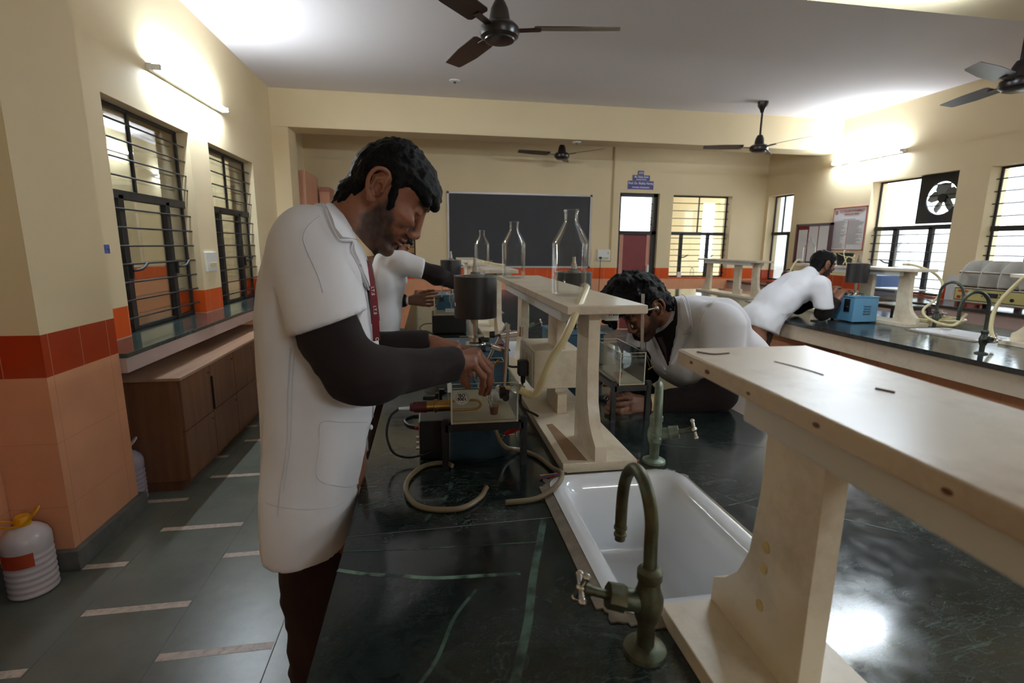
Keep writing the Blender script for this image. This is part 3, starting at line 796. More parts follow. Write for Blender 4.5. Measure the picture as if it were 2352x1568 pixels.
for c_ in sh0.children:
    if c_.name.startswith(('top', 'light')):
        c_.matrix_local = Matrix.Translation((0, 0.62, 0.41)) @ Matrix.Rotation(0.024, 4, 'X') @ Matrix.Translation((0, -0.62, -0.41))
for yy, zz, ry in ((0.585, 0.420, .0035), (0.545, 0.418, .0045), (0.46, 0.417, .003), (0.36, 0.419, .004), (0.24, 0.418, .004)):
    MB().lathe([(0, -0.0006), (ry, -0.0004), (ry, 0.0004), (0, 0.0006)], 16, axis='x').move(Matrix.Translation((-0.1008, yy, zz)) @ Matrix.Diagonal((1, 1.0, 0.6, 1))).build('knot', M_KNOT, tb, local=True)
for pts, w_ in (([(-0.012, 0.54), (0.0, 0.50), (0.003, 0.475)], .0016), ([(-0.085, 0.60), (-0.07, 0.585), (-0.045, 0.588)], .003), ([(0.018, 0.42), (0.026, 0.405)], .0035)):
    MB().tube([(a_, b_, 0.4302) for a_, b_ in pts], w_*0.5, 6).build('crack', M_CRACK, tb, local=True)
sp0 = [c for c in sh0.children if c.name.startswith('support')]
for zz in (0.185, 0.155, 0.10):
    MB().lathe([(0, -0.0004), (0.009, -0.0003), (0.009, 0.0003), (0, 0.0004)], 16, axis='x').move(Matrix.Translation((-0.0164, 0.512, zz)) @ Matrix.Diagonal((1, 0.8, 0.9, 1))).build('glue_stain', mat('yellow_stain', s2l(206, 180, 118), 0.5, var=0.15, scale=80), sp0[1], local=True)
sh = make_shelf('cream shelf in the middle of the centre bench carrying two glass bottles')
sh.location = (SHX, 1.790, 0.88)
sh2 = sh
dup(sh, (SHX, 3.62, 0.88), None, 'cream shelf on the centre bench carrying the smallest-looking bottle, nearer the second man')
dup(sh, (SHX, 5.42, 0.88), None, 'farthest cream shelf on the centre bench, in front of the blackboard')
dup(sh, (3.58, 3.80, 0.88), None, 'cream shelf on the right-hand bench carrying bottles and a black bucket')
dup(sh, (3.58, 1.93, 0.88), None, 'cream shelf on the right-hand bench cut off by the right frame edge')
dup(sh, (3.66, 5.72, 0.88), None, 'empty cream shelf at the far end of the right-hand bench')
# bare wooden patch worn into the middle shelf's base
bw = MB().rings([[(a_, b_, z_) for a_, b_ in ((0.348, 1.19), (0.396, 1.18), (0.390, 1.30), (0.372, 1.46), (0.352, 1.455), (0.350, 1.3))] for z_ in (0.9055, 0.9066)])
bw.build('bare_patch', mat('bare_wood', s2l(150, 116, 84), 0.6, var=0.2, scale=20), [c for c in sh2.children if c.name.startswith('base')][0], smooth=0)
# ---- aspirator bottles
def make_bottle(label, spout_ang):
    t = thing('aspirator_bottle', label, 'bottle')
    out = [(0.0, 0.002), (0.040, 0.0), (0.048, 0.004), (0.0515, 0.012), (0.0515, 0.140), (0.0525, 0.143), (0.0525, 0.148), (0.050, 0.154), (0.0225, 0.203), (0.0195, 0.209), (0.0190, 0.232), (0.0215, 0.236), (0.0215, 0.241), (0.0185, 0.2425)]
    inn = [(0.0160, 0.240), (0.0158, 0.210), (0.0190, 0.202), (0.0465, 0.153), (0.0490, 0.143), (0.0490, 0.140), (0.0488, 0.014), (0.046, 0.0075), (0.040, 0.005), (0.0, 0.006)]
    b = MB().lathe(out+inn, 48)
    b.build('bottle_body', M_BOTTLE, t, local=True, smooth=0.9)
    ca, sa = math.cos(spout_ang), math.sin(spout_ang)
    MB().cyl((0.0505*ca, 0.0505*sa, 0.025), (0.066*ca, 0.066*sa, 0.025), 0.012, 0.014, n=18).cyl((0.066*ca, 0.066*sa, 0.025), (0.070*ca, 0.070*sa, 0.025), 0.015, 0.015, n=18).build('outlet_spout', M_BOTTLE, t, local=True)
    return t
Z1 = 1.3105
bt = make_bottle('largest-looking glass bottle, at the near end of the middle shelf with rubber tube', math.radians(-62))
bt.location = (0.402, 1.42, Z1)
dup(bt, (0.370, 2.20, Z1), math.radians(-40), 'glass aspirator bottle at the far end of the middle shelf')
dup(bt, (0.373, 3.55, Z1), math.radians(60), 'glass aspirator bottle standing against the lower left of the blackboard')
dup(bt, (3.60, 3.40, Z1), math.radians(20), 'glass aspirator bottle in front of the exhaust-fan window')
dup(bt, (3.50, 4.26, Z1), math.radians(180), 'glass aspirator bottle behind the head of the far man')
dup(bt, (3.50, 2.36, Z1), math.radians(180), 'glass aspirator bottle cut by the right frame edge')

def hose(name, label, pts, r, m, cat='tube', n=10):
    o = MB().tube(pts, r, n, smooth=8).build(name, m)
    return tag(o, label, cat)
hose('rubber_tube', 'thick cream rubber tube hanging from the nearest bottle down to the glass connector',
     [(0.434, 1.359, 1.336), (0.425, 1.33, 1.338), (0.385, 1.24, 1.318), (0.345, 1.165, 1.285), (0.318, 1.15, 1.235), (0.292, 1.17, 1.18), (0.275, 1.185, 1.125), (0.262, 1.195, 1.09), (0.246, 1.205, 1.082), (0.224, 1.215, 1.092)], 0.0095, M_RUBBER)
hose('rubber_tube', 'thin cream tube trailing from the bottle by the blackboard', [(0.375, 3.615, 1.336), (0.41, 3.63, 1.334), (0.47, 3.56, 1.322), (0.515, 3.45, 1.3195)], 0.008, M_RUBBER)
hose('rubber_tube', 'cream tube curving down from the shelf end to the tap on the right-hand bench',
     [(3.63, 3.42, 1.336), (3.68, 3.36, 1.33), (3.72, 3.24, 1.28), (3.72, 3.16, 1.20), (3.68, 3.15, 1.10), (3.60, 3.17, 1.01), (3.60, 3.10, 0.95), (3.70, 3.02, 0.92), (3.80, 3.02, 1.0)], 0.009, M_RUBBER)
hose('rubber_tube', 'cream tube arching from the bottle behind the far man', [(3.44, 4.26, 1.336), (3.40, 4.27, 1.345), (3.36, 4.27, 1.30), (3.33, 4.27, 1.22), (3.34, 4.26, 1.1)], 0.009, M_RUBBER)
hose('rubber_tube', 'cream tube hanging at the right frame edge from the cut-off shelf', [(3.435, 2.36, 1.336), (3.41, 2.40, 1.325), (3.39, 2.46, 1.24), (3.35, 2.50, 1.12), (3.31, 2.48, 1.0), (3.30, 2.44, 0.92)], 0.011, M_RUBBER)
cl = MB()
for k in range(4):
    cl.tube([(3.86+(0.15+0.012*k)*math.cos(a)+0.01*k, 3.28+(0.1+0.008*k)*math.sin(a), 0.89+0.012*k) for a in [PI*2*i/16 for i in range(16)]], 0.008, 8, smooth=3)
tag(cl.build('coiled_tube', M_RUBBER), 'coil of cream rubber tube lying behind the tap on the right-hand bench', 'tube')

# ---- kymographs
def make_kymo(label, body_m, louver_side=-1, vents=True):
    t = thing('kymograph', label, 'kymograph')
    b = MB().box((-0.108, -0.125, 0.008), (0.108, 0.125, 0.200))
    bd = b.build('casing', body_m, t, local=True, smooth=0, bevel=0.006)
    if vents:
        for k in range(4):
            MB().obox((0.01, -0.127, 0.075+0.02*k), (0.032, 0, 0), (0, 0.003, 0), (0, -0.002, 0.0045)).obox((0.01, -0.1265, 0.069+0.02*k), (0.03, 0, 0), (0, 0.001, 0), (0, 0, 0.0025), 1).build('louvre', [body_m, M_BLACKM], bd, local=True, smooth=0)
    MB().box((-0.112, -0.129, 0.200), (0.112, 0.129, 0.206)).build('top_plate', body_m, t, local=True, smooth=0, bevel=0.002)
    sw = MB().box((-0.113, -0.085, 0.085), (-0.108, -0.03, 0.185)).build('switch_panel', M_BLACK, t, local=True, smooth=0, bevel=0.002)
    MB().box((-0.118, -0.07, 0.15), (-0.113, -0.045, 0.172)).build('rocker_switch', M_BLACKM, sw, local=True, smooth=0)
    MB().cyl((-0.113, -0.057, 0.12), (-0.122, -0.057, 0.12), 0.012, n=16).build('knob', M_STEEL, sw, local=True)
    for sx in (-1, 1):
        for sy in (-1, 1): MB().cyl((sx*0.085, sy*0.1, 0), (sx*0.085, sy*0.1, 0.009), 0.012, n=12).build('rubber_foot', M_BLACKM, t, local=True)
    col = MB().lathe([(0, 0.206), (0.040, 0.206), (0.038, 0.212), (0.024, 0.216), (0.022, 0.230), (0.032, 0.231), (0.032, 0.236), (0.018, 0.238), (0, 0.238)], 28)
    col.build('spindle_collar', M_STEEL, t, local=True)
    MB().bar((-0.06, 0.0, 0.233), (-0.01, 0, 0.233), 0.014, 0.004).cyl((0.02, -0.02, 0.225), (0.045, -0.035, 0.225), 0.009, n=12).build('clutch_lever', M_BRASS, t, local=True, smooth=0.6)
    MB().cyl((0, 0, 0.236), (0, 0, 0.505), 0.0095, n=18).lathe([(0, 0.47), (0.0125, 0.47), (0.0125, 0.495), (0.0075, 0.498), (0.0075, 0.525), (0, 0.525)], 18).build('spindle', M_STEEL, t, local=True)
    d = MB()
    R, r = 0.079, 0.0705
    d.lathe([(R, 0.308), (R, 0.460), (r, 0.460), (r, 0.312), (0.012, 0.312), (0.012, 0.308)], 56, close=True)
    dr_ = d.build('drum', M_DRUM, t, local=True)
    sp = MB().lathe([(0.0, 0.452), (0.03, 0.452), (0.03, 0.463), (0.018, 0.468), (0.018, 0.474), (0, 0.474)], 28)
    for k in range(4):
        a = PI/2*k+0.35
        sp.bar((0.02*math.cos(a), 0.02*math.sin(a), 0.457), (0.073*math.cos(a), 0.073*math.sin(a), 0.457), 0.016, 0.005)
    sp.build('drum_spider', M_DRUMRIM, dr_, local=True)
    MB().lathe([(0.079, 0.4575), (0.0796, 0.4605), (0.0702, 0.4605), (0.070, 0.4575)], 56, close=True).build('drum_rim', M_DRUMRIM, dr_, local=True)
    return t
M_DRUM = mat('black_drum_enamel', s2l(34, 32, 33), 0.38, var=0.12, scale=14)
M_DRUMRIM = mat('grey_drum_rim', s2l(112, 112, 106), 0.4, var=0.1)
k1 = make_kymo('blue kymograph with a black drum, in front of the man in the foreground', M_BLUE)
k1.location = (0.172, 1.872, 0.88)
for dz, dy, dx in ((0.375, 0.02, -0.0782), (0.352, -0.02, -0.0765), (0.362, 0.0, -0.0785)):
    MB().box((dx-0.0006, dy-0.006, dz), (dx+0.002, dy+0.006, dz+0.012)).build('paint_chip', M_WHITEP, [c for c in k1.children if c.name.startswith('drum')][0], local=True, smooth=0)
k2 = dup(k1, (0.172, 3.90, 0.88), None, 'blue kymograph with a black drum, in front of the second man')
k3 = dup(k1, (0.63, 2.16, 0.88), None, 'dark blue kymograph behind the middle shelf, drum seen through the nearest bottle')
k4 = make_kymo('light blue kymograph on the right-hand bench under the far man\'s hands', M_BLUEL)
k4.location = (3.362, 3.545, 0.88)
MB().cyl((-0.075, -0.09, 0.206), (-0.075, -0.09, 0.235), 0.006, n=10).build('indicator', M_WHITEP, k1, local=True)
MB().cyl((0.085, -0.06, 0.206), (0.085, -0.06, 0.216), 0.012, n=14).build('indicator', M_RED, k1, local=True)

# ---- organ bath in front of the foreground man
def organ_bath(label, loc, w=0.19, d=0.30, zt=0.10, leg=0.12, wall_h=0.105, heater=True):
    t = thing('organ_bath', label, 'organ bath', loc)
    a = 0.016
    for sx in (0, 1):
        for sy in (0, 1):
            x = sx*(w+a)-a/2; y = sy*(d-a)
            MB().box((x-a/2+a/2, y, 0), (x+a/2+a/2, y+a, leg+0.012)).build('leg', M_BLACK, t, local=True, smooth=0)
    fr = MB()
    for y in (0.001, d-a-0.001): fr.box((0.0, y, leg-0.02), (w+a, y+a, leg-0.001))
    for x in (0.001, w-0.001): fr.box((x, 0, leg-0.02), (x+a-0.002, d, leg-0.001))
    fr.build('stand_frame', M_BLACK, t, local=True, smooth=0)
    x0, x1, y0, y1 = a, w, 0.003, d-0.003
    z0 = leg; z1 = leg+wall_h; th = 0.004
    MB().box((x0, y0, z0), (x1, y1, z0+0.006)).build('tank_floor', mat('beige_tank_floor', s2l(176, 164, 134), 0.4), t, local=True, smooth=0)
    for p, q in (((x0, y0), (x1, y0+th)), ((x0, y1-th), (x1, y1)), ((x0, y0), (x0+th, y1)), ((x1-th, y0), (x1, y1))):
        MB().box((p[0], p[1], z0+0.006), (q[0], q[1], z1)).build('tank_wall', M_ACRYL, t, local=True, smooth=0)
    e = MB()
    ew = 0.0022
    for y in (y0, y1-th): e.box((x0, y, z1), (x1, y+ew, z1+0.0015))
    for y in (y0+th, y1-2*th): e.box((x0, y, z1-0.012), (x1, y+ew*0.6, z1-0.0105))
    for x in (x0, x1-th): e.box((x, y0, z1), (x+ew, y1, z1+0.0015))
    for x in (x0, x1-th): e.box((x, y0-0.0005, z0), (x+th*0.9, y0+0.002, z1))
    e.build('tank_rim', M_ACRYE, t, local=True, smooth=0)
    return t
ob = organ_bath('clear organ bath with a round sticker, under the foreground man\'s hands', (0.034, 1.235, 0.88))
ob_t = 0.12
MB().box((0.008, 0.0, 0.205), (0.018, 0.012, 0.244)).build('corner_handle', M_WHITEP, ob, local=True, smooth=0, bevel=0.002)
ht = MB().lathe([(0, -0.058), (0.012, -0.058), (0.0135, -0.05), (0.0145, 0.0), (0.0145, 0.03), (0, 0.03)], 24, (0, 0, 0), axis='x')
M_htr = Matrix.Translation((-0.048, 0.075, 0.146))
hb = MB().lathe([(0, 0.0), (0.0145, 0.0), (0.0145, 0.018), (0.0175, 0.02), (0.0175, 0.026), (0.0150, 0.028), (0.0150, 0.062), (0, 0.062)], 26, (-0.045, 0.075, 0.148), axis='x')
hbo = hb.build('heater', M_BRASSY, ob, local=True)
MB().tube([(0.017, 0.075, 0.160), (0.075, 0.075, 0.161), (0.092, 0.075, 0.158), (0.100, 0.075, 0.148), (0.092, 0.075, 0.138), (0.075, 0.075, 0.135), (0.017, 0.075, 0.134)], 0.0035, 10, smooth=5).build('heating_loop', M_BRASSY, hbo, local=True)
MB().lathe([(0, -0.044), (0.010, -0.044), (0.012, -0.036), (0.0145, -0.034), (0.0155, 0.0), (0, 0.0)], 22, (-0.045, 0.075, 0.147), axis='x').build('heater_cap', M_MAROON, hbo, local=True)
MB().lathe([(0, -0.03), (0.004, -0.03), (0.005, -0.004), (0.0065, 0.0), (0, 0)], 14, (-0.088, 0.075, 0.145), axis='x').build('strain_relief', M_WHITEP, hbo, local=True)
MB().box((-0.055, 0.095, 0.158), (-0.022, 0.11, 0.169)).box((-0.022, 0.098, 0.16), (-0.012, 0.108, 0.176)).build('thermostat', M_BLACK, ob, local=True, smooth=0, bevel=0.002)
MB().tube([(-0.118, 0.075, 0.144), (-0.14, 0.07, 0.125), (-0.150, 0.06, 0.08), (-0.135, 0.05, 0.035), (-0.10, 0.05, 0.018), (-0.06, 0.05, 0.022), (-0.035, 0.055, 0.028)], 0.0032, 8, smooth=8).build('heater_cable', M_BLACK, hbo, local=True)
bxm = MB().box((-0.065, 0.06, 0.004), (0.012, 0.19, 0.112))
bxo = bxm.build('control_box', M_BLACK, ob, local=True, smooth=0, bevel=0.003)
MB().box((-0.067, 0.062, 0.008), (-0.065, 0.188, 0.108)).build('control_panel', M_STEEL, bxo, local=True, smooth=0)
MB().cyl((-0.067, 0.09, 0.085), (-0.079, 0.09, 0.085), 0.0035, n=12).build('red_indicator', M_RED, bxo, local=True)
for yy, zz in ((0.08, 0.06), (0.08, 0.045), (0.08, 0.03)): MB().cyl((-0.067, yy, zz), (-0.075, yy, zz), 0.004, n=10).build('toggle', M_CHROME, bxo, local=True)
for sx in (-0.05, 0.0):
    for sy in (0.075, 0.175): MB().cyl((sx, sy, 0), (sx, sy, 0.005), 0.006, n=10).build('rubber_foot', M_BLACKM, bxo, local=True)
# round certification sticker
stc = MB().cyl((0.044, 0.0024, 0.190), (0.044, 0.0012, 0.190), 0.0195, n=40).build('sticker', mat('sticker_cream', s2l(214, 208, 192), 0.5), ob, local=True)
Mst = lambda x, z: frame((0.034+x, 1.235+0.0010, 0.88+z), (1, 0, 0), (0, 0, 1))
INK = mat('black_ink', s2l(24, 24, 24), 0.6)
text('lettering', 'ISO', 0.0115, INK, Mst(0.044, 0.196), stc, bold=0.0004)
text('lettering', '9001', 0.0115, INK, Mst(0.044, 0.1865), stc, bold=0.0004)
rg = MB()
for rr in (0.0178, 0.0132): rg.lathe([(rr, 0.0), (rr+0.0006, 0.0), (rr+0.0006, 0.0004), (rr, 0.0004)], 44, (0.044, 0.0008, 0.190), close=True, axis='y')
for k in range(26):
    a = 2*PI*k/26
    if abs(math.sin(a)+0.9) < 0.25: continue
    rg.box((0.044+0.0155*math.cos(a)-0.0006, 0.0008, 0.190+0.0155*math.sin(a)-0.0009), (0.044+0.0155*math.cos(a)+0.0006, 0.0012, 0.190+0.0155*math.sin(a)+0.0009))
rg.bar((0.042, 0.001, 0.1785), (0.0435, 0.001, 0.177), 0.0012, 0.0006).bar((0.0435, 0.001, 0.177), (0.047, 0.001, 0.181), 0.0012, 0.0006)
rg.build('ring_marks', INK, stc, local=True, smooth=0)
# clamp block, rods and bosses over the bath
st = thing('lever_stand', 'steel rods with bosses and a writing lever clamped on the foreground bath', 'lever stand', (0.186, 1.24, 1.10))
MB().box((0.174, 1.228, 1.066), (0.199, 1.250, 1.097)).build('clamp_block', M_BLACK, st, smooth=0, bevel=0.002)
MB().cyl((0.187, 1.229, 1.074), (0.187, 1.212, 1.072), 0.0085, n=18).build('clamp_screw', M_BLACKM, st)
MB().cyl((0.186, 1.241, 1.08), (0.197, 1.25, 1.255), 0.0055, n=14).build('upright_rod', M_STEEL, st)
MB().cyl((0.140, 1.30, 1.130), (0.200, 1.285, 1.252), 0.0045, n=12).build('inclined_rod', M_STEEL, st)
for c_, d_ in (((0.199, 1.256, 1.228), (1, 0.1, 0.1)), ((0.178, 1.275, 1.187), (1, 0.05, -0.35))):
    d_ = Vector(d_).normalized()
    bo = MB().bar(Vector(c_)-d_*0.024, Vector(c_)+d_*0.024, 0.020, 0.014).build('boss_head', M_STEEL, st, smooth=0, bevel=0.003)
    MB().cyl(Vector(c_)-d_*0.024, Vector(c_)-d_*0.036, 0.003, n=10).lathe([(0, -0.048), (0.008, -0.048), (0.009, -0.036), (0, -0.036)], 14, (c_[0], c_[1], c_[2]), axis='x').build('boss_screw', M_BLACK, bo)
MB().bar((0.218, 1.258, 1.228), (0.234, 1.26, 1.228), 0.010, 0.010).cyl((0.232, 1.255, 1.222), (0.232, 1.255, 1.247), 0.005, n=10).build('lever_holder', M_STEEL, st, smooth=0.5)
MB().cyl((0.175, 1.262, 1.158), (0.157, 1.268, 1.138), 0.0035, n=10).build('small_screw', M_BRASSY, st)
MB().cyl((0.128, 1.33, 1.12), (0.122, 1.335, 1.155), 0.005, n=10).build('pinch_screw', M_BRASSY, st)
# organ tube inside the bath
ot = thing('organ_tube', 'glass organ tube with a brown rubber stopper in the foreground bath', 'organ tube', (0.165, 1.29, 1.01))
prof = [(0.0, 0.0), (0.005, 0.0), (0.005, 0.03), (0.009, 0.055), (0.013, 0.07), (0.013, 0.10), (0.0118, 0.10), (0.0118, 0.071), (0.008, 0.056), (0.0038, 0.03), (0.0038, 0.002), (0.0, 0.002)]
MB().lathe(prof, 26).move(Matrix.Translation((0.1655, 1.29, 1.016)) @ Matrix.Rotation(-0.36, 4, 'Y')).build('glass_tube', M_GLASS, ot, smooth=0.9)
MB().lathe([(0, 0), (0.010, 0), (0.0135, 0.022), (0, 0.022)], 22, (0.167, 1.29, 1.0065)).build('rubber_stopper', mat('brown_rubber', s2l(124, 84, 58), 0.6), ot)
MB().cyl((0.108, 1.29, 1.125), (0.138, 1.285, 1.045), 0.0018, n=8).build('glass_rod', M_GLASS, ot)
MB().tube([(0.152, 1.275, 1.055), (0.156, 1.275, 1.035), (0.160, 1.28, 1.02)], 0.003, 8).build('side_arm', M_GLASS, ot)
cn = thing('glass_connector', 'small glass connector bulb at the rim of the foreground bath', 'connector', (0.222, 1.222, 1.09))
MB().lathe([(0.0, -0.02), (0.006, -0.02), (0.012, -0.008), (0.013, 0.0), (0.012, 0.008), (0.006, 0.018), (0, 0.018)], 20, (0.220, 1.225, 1.0925), axis='x').build('bulb', M_GLASS, cn)
MB().tube([(0.202, 1.228, 1.0935), (0.19, 1.232, 1.094), (0.172, 1.242, 1.088)], lambda q: 0.006-0.0025*q, 12).build('nozzle', M_RUBBER, cn)
foam = MB()
rf = random.Random(5)
for k in range(26): foam.sphere((0.196+rf.gauss(0, 0.010), 1.40+rf.gauss(0, 0.006), 1.03+rf.gauss(0, 0.006)), 0.007+0.005*rf.random(), 6)
tag(foam.build('cotton_tuft', mat('white_cotton', s2l(216, 216, 212), 0.9)), 'tuft of white cotton inside the foreground bath', 'cotton')
bpy.data.objects['cotton_tuft'].location = (0, 0, -0.004)
# tubes and clip on the bench
hose('rubber_tube', 'brownish tube looping on the bench left of the near sink', [(0.052, 1.24, 0.8865), (0.03, 1.262, 0.8865), (-0.02, 1.25, 0.8865), (-0.055, 1.19, 0.8865), (-0.062, 1.12, 0.8865), (-0.04, 1.055, 0.8865), (0.0, 1.025, 0.8865), (0.06, 1.02, 0.8865), (0.105, 1.06, 0.8865), (0.126, 1.108, 0.8865)], 0.0062, M_RUBBERD)
hose('rubber_tube', 'brownish tube hanging through the red clip and curling over the sink corner', [(0.167, 1.30, 0.99), (0.175, 1.285, 0.95), (0.20, 1.30, 0.905), (0.245, 1.315, 0.8875), (0.285, 1.262, 0.8865), (0.305, 1.19, 0.8875), (0.312, 1.12, 0.9045), (0.288, 1.065, 0.9045), (0.235, 1.04, 0.8865), (0.160, 1.030, 0.8865)], 0.0062, M_RUBBERD)
def pinch_clip(label, loc, rz):
    t = thing('pinch_clip', label, 'clip', loc, rz)
    MB().bar((0, 0, 0), (0.035, 0, 0.045), 0.008, 0.010).bar((0, 0, 0), (0.045, 0.0, 0.018), 0.008, 0.010).build('jaw', M_RED, t, local=True, smooth=0, bevel=0.002)
    MB().lathe([(0.006, -0.002), (0.009, -0.002), (0.009, 0.002), (0.006, 0.002)], 18, (-0.012, 0, -0.006), close=True, axis='y').cyl((-0.004, 0, -0.003), (0.03, 0, 0.0), 0.0016, n=8).cyl((0.03, -0.008, -0.006), (0.03, 0.008, 0.006), 0.002, n=8).build('spring_wire', M_CHROME, t, local=True)
    return t
pinch_clip('red spring pinch clip hanging under the foreground organ bath', (0.197, 1.292, 0.945), 0.0)
hose('power_cable', 'black cable looping on the bench behind the forearm of the foreground man', [(0.04, 1.56, 0.884), (0.0, 1.62, 0.884), (-0.05, 1.66, 0.884), (-0.085, 1.63, 0.884), (-0.07, 1.57, 0.884), (-0.02, 1.54, 0.884), (0.045, 1.50, 0.884)], 0.0035, M_BLACK, 'cable')
wr = MB()
for k, cc in enumerate((0, 1, 2)): wr.tube([(0.335, 1.155, 0.8875+0.002*k), (0.30, 1.15+0.004*k, 0.884+0.001*k), (0.265, 1.14+0.006*k, 0.883+0.002*k)], 0.0016, 6, mi=k)
tag(wr.build('loose_wires', [M_RED, mat('blue_wire', s2l(70, 90, 150), 0.5), mat('yellow_wire', s2l(200, 180, 110), 0.5)]), 'three loose wire ends poking from under the middle shelf base', 'wires')

# socket box on the middle shelf
sb = thing('socket_box', 'cream power socket box fixed across the middle shelf support', 'socket box', (0.42, 1.67, 0.985))
MB().box((0.335, 1.575, 0.985), (0.492, 1.80, 1.115)).build('box_shell', M_SHELF, sb, smooth=0, bevel=0.004)
pn = MB().box((0.329, 1.58, 0.99), (0.335, 1.795, 1.11)).build('face_plate', mat('grey_white_plate', s2l(206, 204, 196), 0.4), sb, smooth=0, bevel=0.002)
for yy in (1.62, 1.69, 1.76):
    MB().box((0.326, yy-0.024, 1.005), (0.3295, yy+0.024, 1.09)).build('socket', mat('ivory_socket', s2l(208, 196, 160), 0.4), pn, smooth=0, bevel=0.002)
plg = thing('power_plug', 'black plug with cable in the socket box of the middle shelf', 'plug', (0.31, 1.64, 1.04))
MB().box((0.292, 1.615, 1.02), (0.326, 1.65, 1.072)).cyl((0.31, 1.633, 1.022), (0.31, 1.633, 0.992), 0.008, n=12).build('plug_body', M_BLACK, plg, smooth=0.4, bevel=0.005)
MB().tube([(0.30, 1.633, 1.05), (0.27, 1.66, 1.045), (0.24, 1.72, 1.05), (0.215, 1.76, 1.062)], 0.004, 8).tube([(0.31, 1.633, 1.0), (0.30, 1.62, 0.95), (0.30, 1.58, 0.925), (0.34, 1.52, 0.912)], 0.004, 8).build('plug_cable', M_BLACK, plg)
# handwriting on the batten end of the middle shelf
text('lettering', '-1/22', 0.018, INK, frame((SHX+0.062, 1.790-0.6225+0.1295, 1.272), (1, 0, 0.02), (0, 0, 1)), [c for c in sh2.children if 'batten' in c.name][1], sx=1.0)

# ---- organ bath of the man on the right of the bench
ob3 = organ_bath('narrow clear organ bath on black legs, before the face of the bending man', (0.598, 1.53, 0.88), w=0.105, d=0.27, wall_h=0.108)
st3 = thing('lever_stand', 'steel rod with clamp on the bath before the bending man', 'lever stand', (0.70, 1.55, 1.10))
MB().box((0.682, 1.545, 1.085), (0.712, 1.57, 1.115)).build('clamp_block', M_BLACK, st3, smooth=0, bevel=0.002)
MB().cyl((0.699, 1.558, 1.09), (0.690, 1.558, 1.30), 0.0055, n=12).build('upright_rod', M_STEEL, st3)
MB().bar((0.668, 1.556, 1.246), (0.708, 1.556, 1.246), 0.014, 0.012).cyl((0.705, 1.556, 1.246), (0.735, 1.553, 1.252), 0.004, n=8).sphere((0.737, 1.553, 1.252), 0.008, 6).build('boss_head', M_STEEL, st3, smooth=0.5)
MB().cyl((0.708, 1.55, 1.10), (0.722, 1.54, 1.055), 0.0006, n=6).bar((0.716, 1.54, 1.05), (0.734, 1.54, 1.062), 0.004, 0.003).build('frog_hook', M_BRASSY, st3, smooth=0)
ot3 = thing('organ_tube', 'glass organ tube with a red stopper in the narrow bath', 'organ tube', (0.64, 1.60, 1.0))
MB().lathe([(0.0, 0.0), (0.006, 0.0), (0.006, 0.03), (0.014, 0.055), (0.015, 0.10), (0.0138, 0.10), (0.0128, 0.056), (0.0048, 0.03), (0.0048, 0.002), (0.0, 0.002)], 24, (0.635, 1.60, 1.022)).build('glass_tube', M_GLASS, ot3, smooth=0.9)
MB().lathe([(0, 0), (0.011, 0), (0.0145, 0.02), (0, 0.02)], 20, (0.635, 1.60, 1.0065)).build('rubber_stopper', mat('red_rubber', s2l(150, 62, 56), 0.55), ot3)
pinch_clip('red spring pinch clip held in the bending man\'s fingers under the narrow bath', (0.618, 1.63, 0.935), 0.3)
# ---- bath of the second man
ob2 = thing('organ_bath', 'small clear tank on a black box, before the second man', 'organ bath', (0.13, 3.40, 0.88))
MB().box((0.02, 3.28, 0.885), (0.24, 3.55, 1.0)).build('control_box', M_BLACK, ob2, smooth=0, bevel=0.003)
for sx in (0.035, 0.22):
    for sy in (3.3, 3.53): MB().cyl((sx, sy, 0.88), (sx, sy, 0.886), 0.01, n=10).build('rubber_foot', M_BLACKM, ob2)
MB().box((0.035, 3.30, 1.0), (0.235, 3.53, 1.006)).build('tank_floor', mat('grey_tank_floor', s2l(150, 150, 140), 0.4), ob2, smooth=0)
for p, q in (((0.035, 3.30), (0.235, 3.304)), ((0.035, 3.526), (0.235, 3.53)), ((0.035, 3.30), (0.039, 3.53)), ((0.231, 3.30), (0.235, 3.53))):
    MB().box((p[0], p[1], 1.006), (q[0], q[1], 1.115)).build('tank_wall', M_ACRYL, ob2, smooth=0)
MB().box((0.033, 3.298, 1.0), (0.039, 3.303, 1.117)).box((0.035, 3.299, 1.0), (0.235, 3.302, 1.009)).build('tank_rim', M_ACRYE, ob2, smooth=0)
st2 = thing('lever_stand', 'thin rod with a black clamp on the second man\'s tank', 'lever stand', (0.085, 3.31, 1.1))
MB().box((0.068, 3.295, 1.09), (0.098, 3.32, 1.12)).build('clamp_block', M_BLACK, st2, smooth=0)
MB().cyl((0.083, 3.307, 1.1), (0.09, 3.307, 1.23), 0.004, n=10).sphere((0.09, 3.307, 1.225), 0.009, 6).build('upright_rod', M_STEEL, st2)
ot2 = thing('organ_tube', 'glass organ tube standing in the second man\'s tank', 'organ tube', (0.15, 3.42, 1.01))
MB().lathe([(0.0, 0.0), (0.004, 0.0), (0.004, 0.03), (0.015, 0.06), (0.015, 0.15), (0.0138, 0.15), (0.0138, 0.061), (0.003, 0.03), (0.003, 0.002), (0.0, 0.002)], 22, (0.15, 3.42, 1.028)).build('glass_tube', M_GLASS, ot2, smooth=0.9)
MB().box((0.11, 3.40, 1.0062), (0.19, 3.44, 1.028)).build('tube_rest', M_WHITEP, ot2, smooth=0)
hose('power_cable', 'thin black cable looping beside the second man\'s black box', [(0.02, 3.42, 0.93), (-0.03, 3.43, 0.925), (-0.06, 3.42, 0.905), (-0.05, 3.40, 0.886), (0.0, 3.36, 0.884), (0.03, 3.27, 0.884)], 0.003, M_BLACK, 'cable')
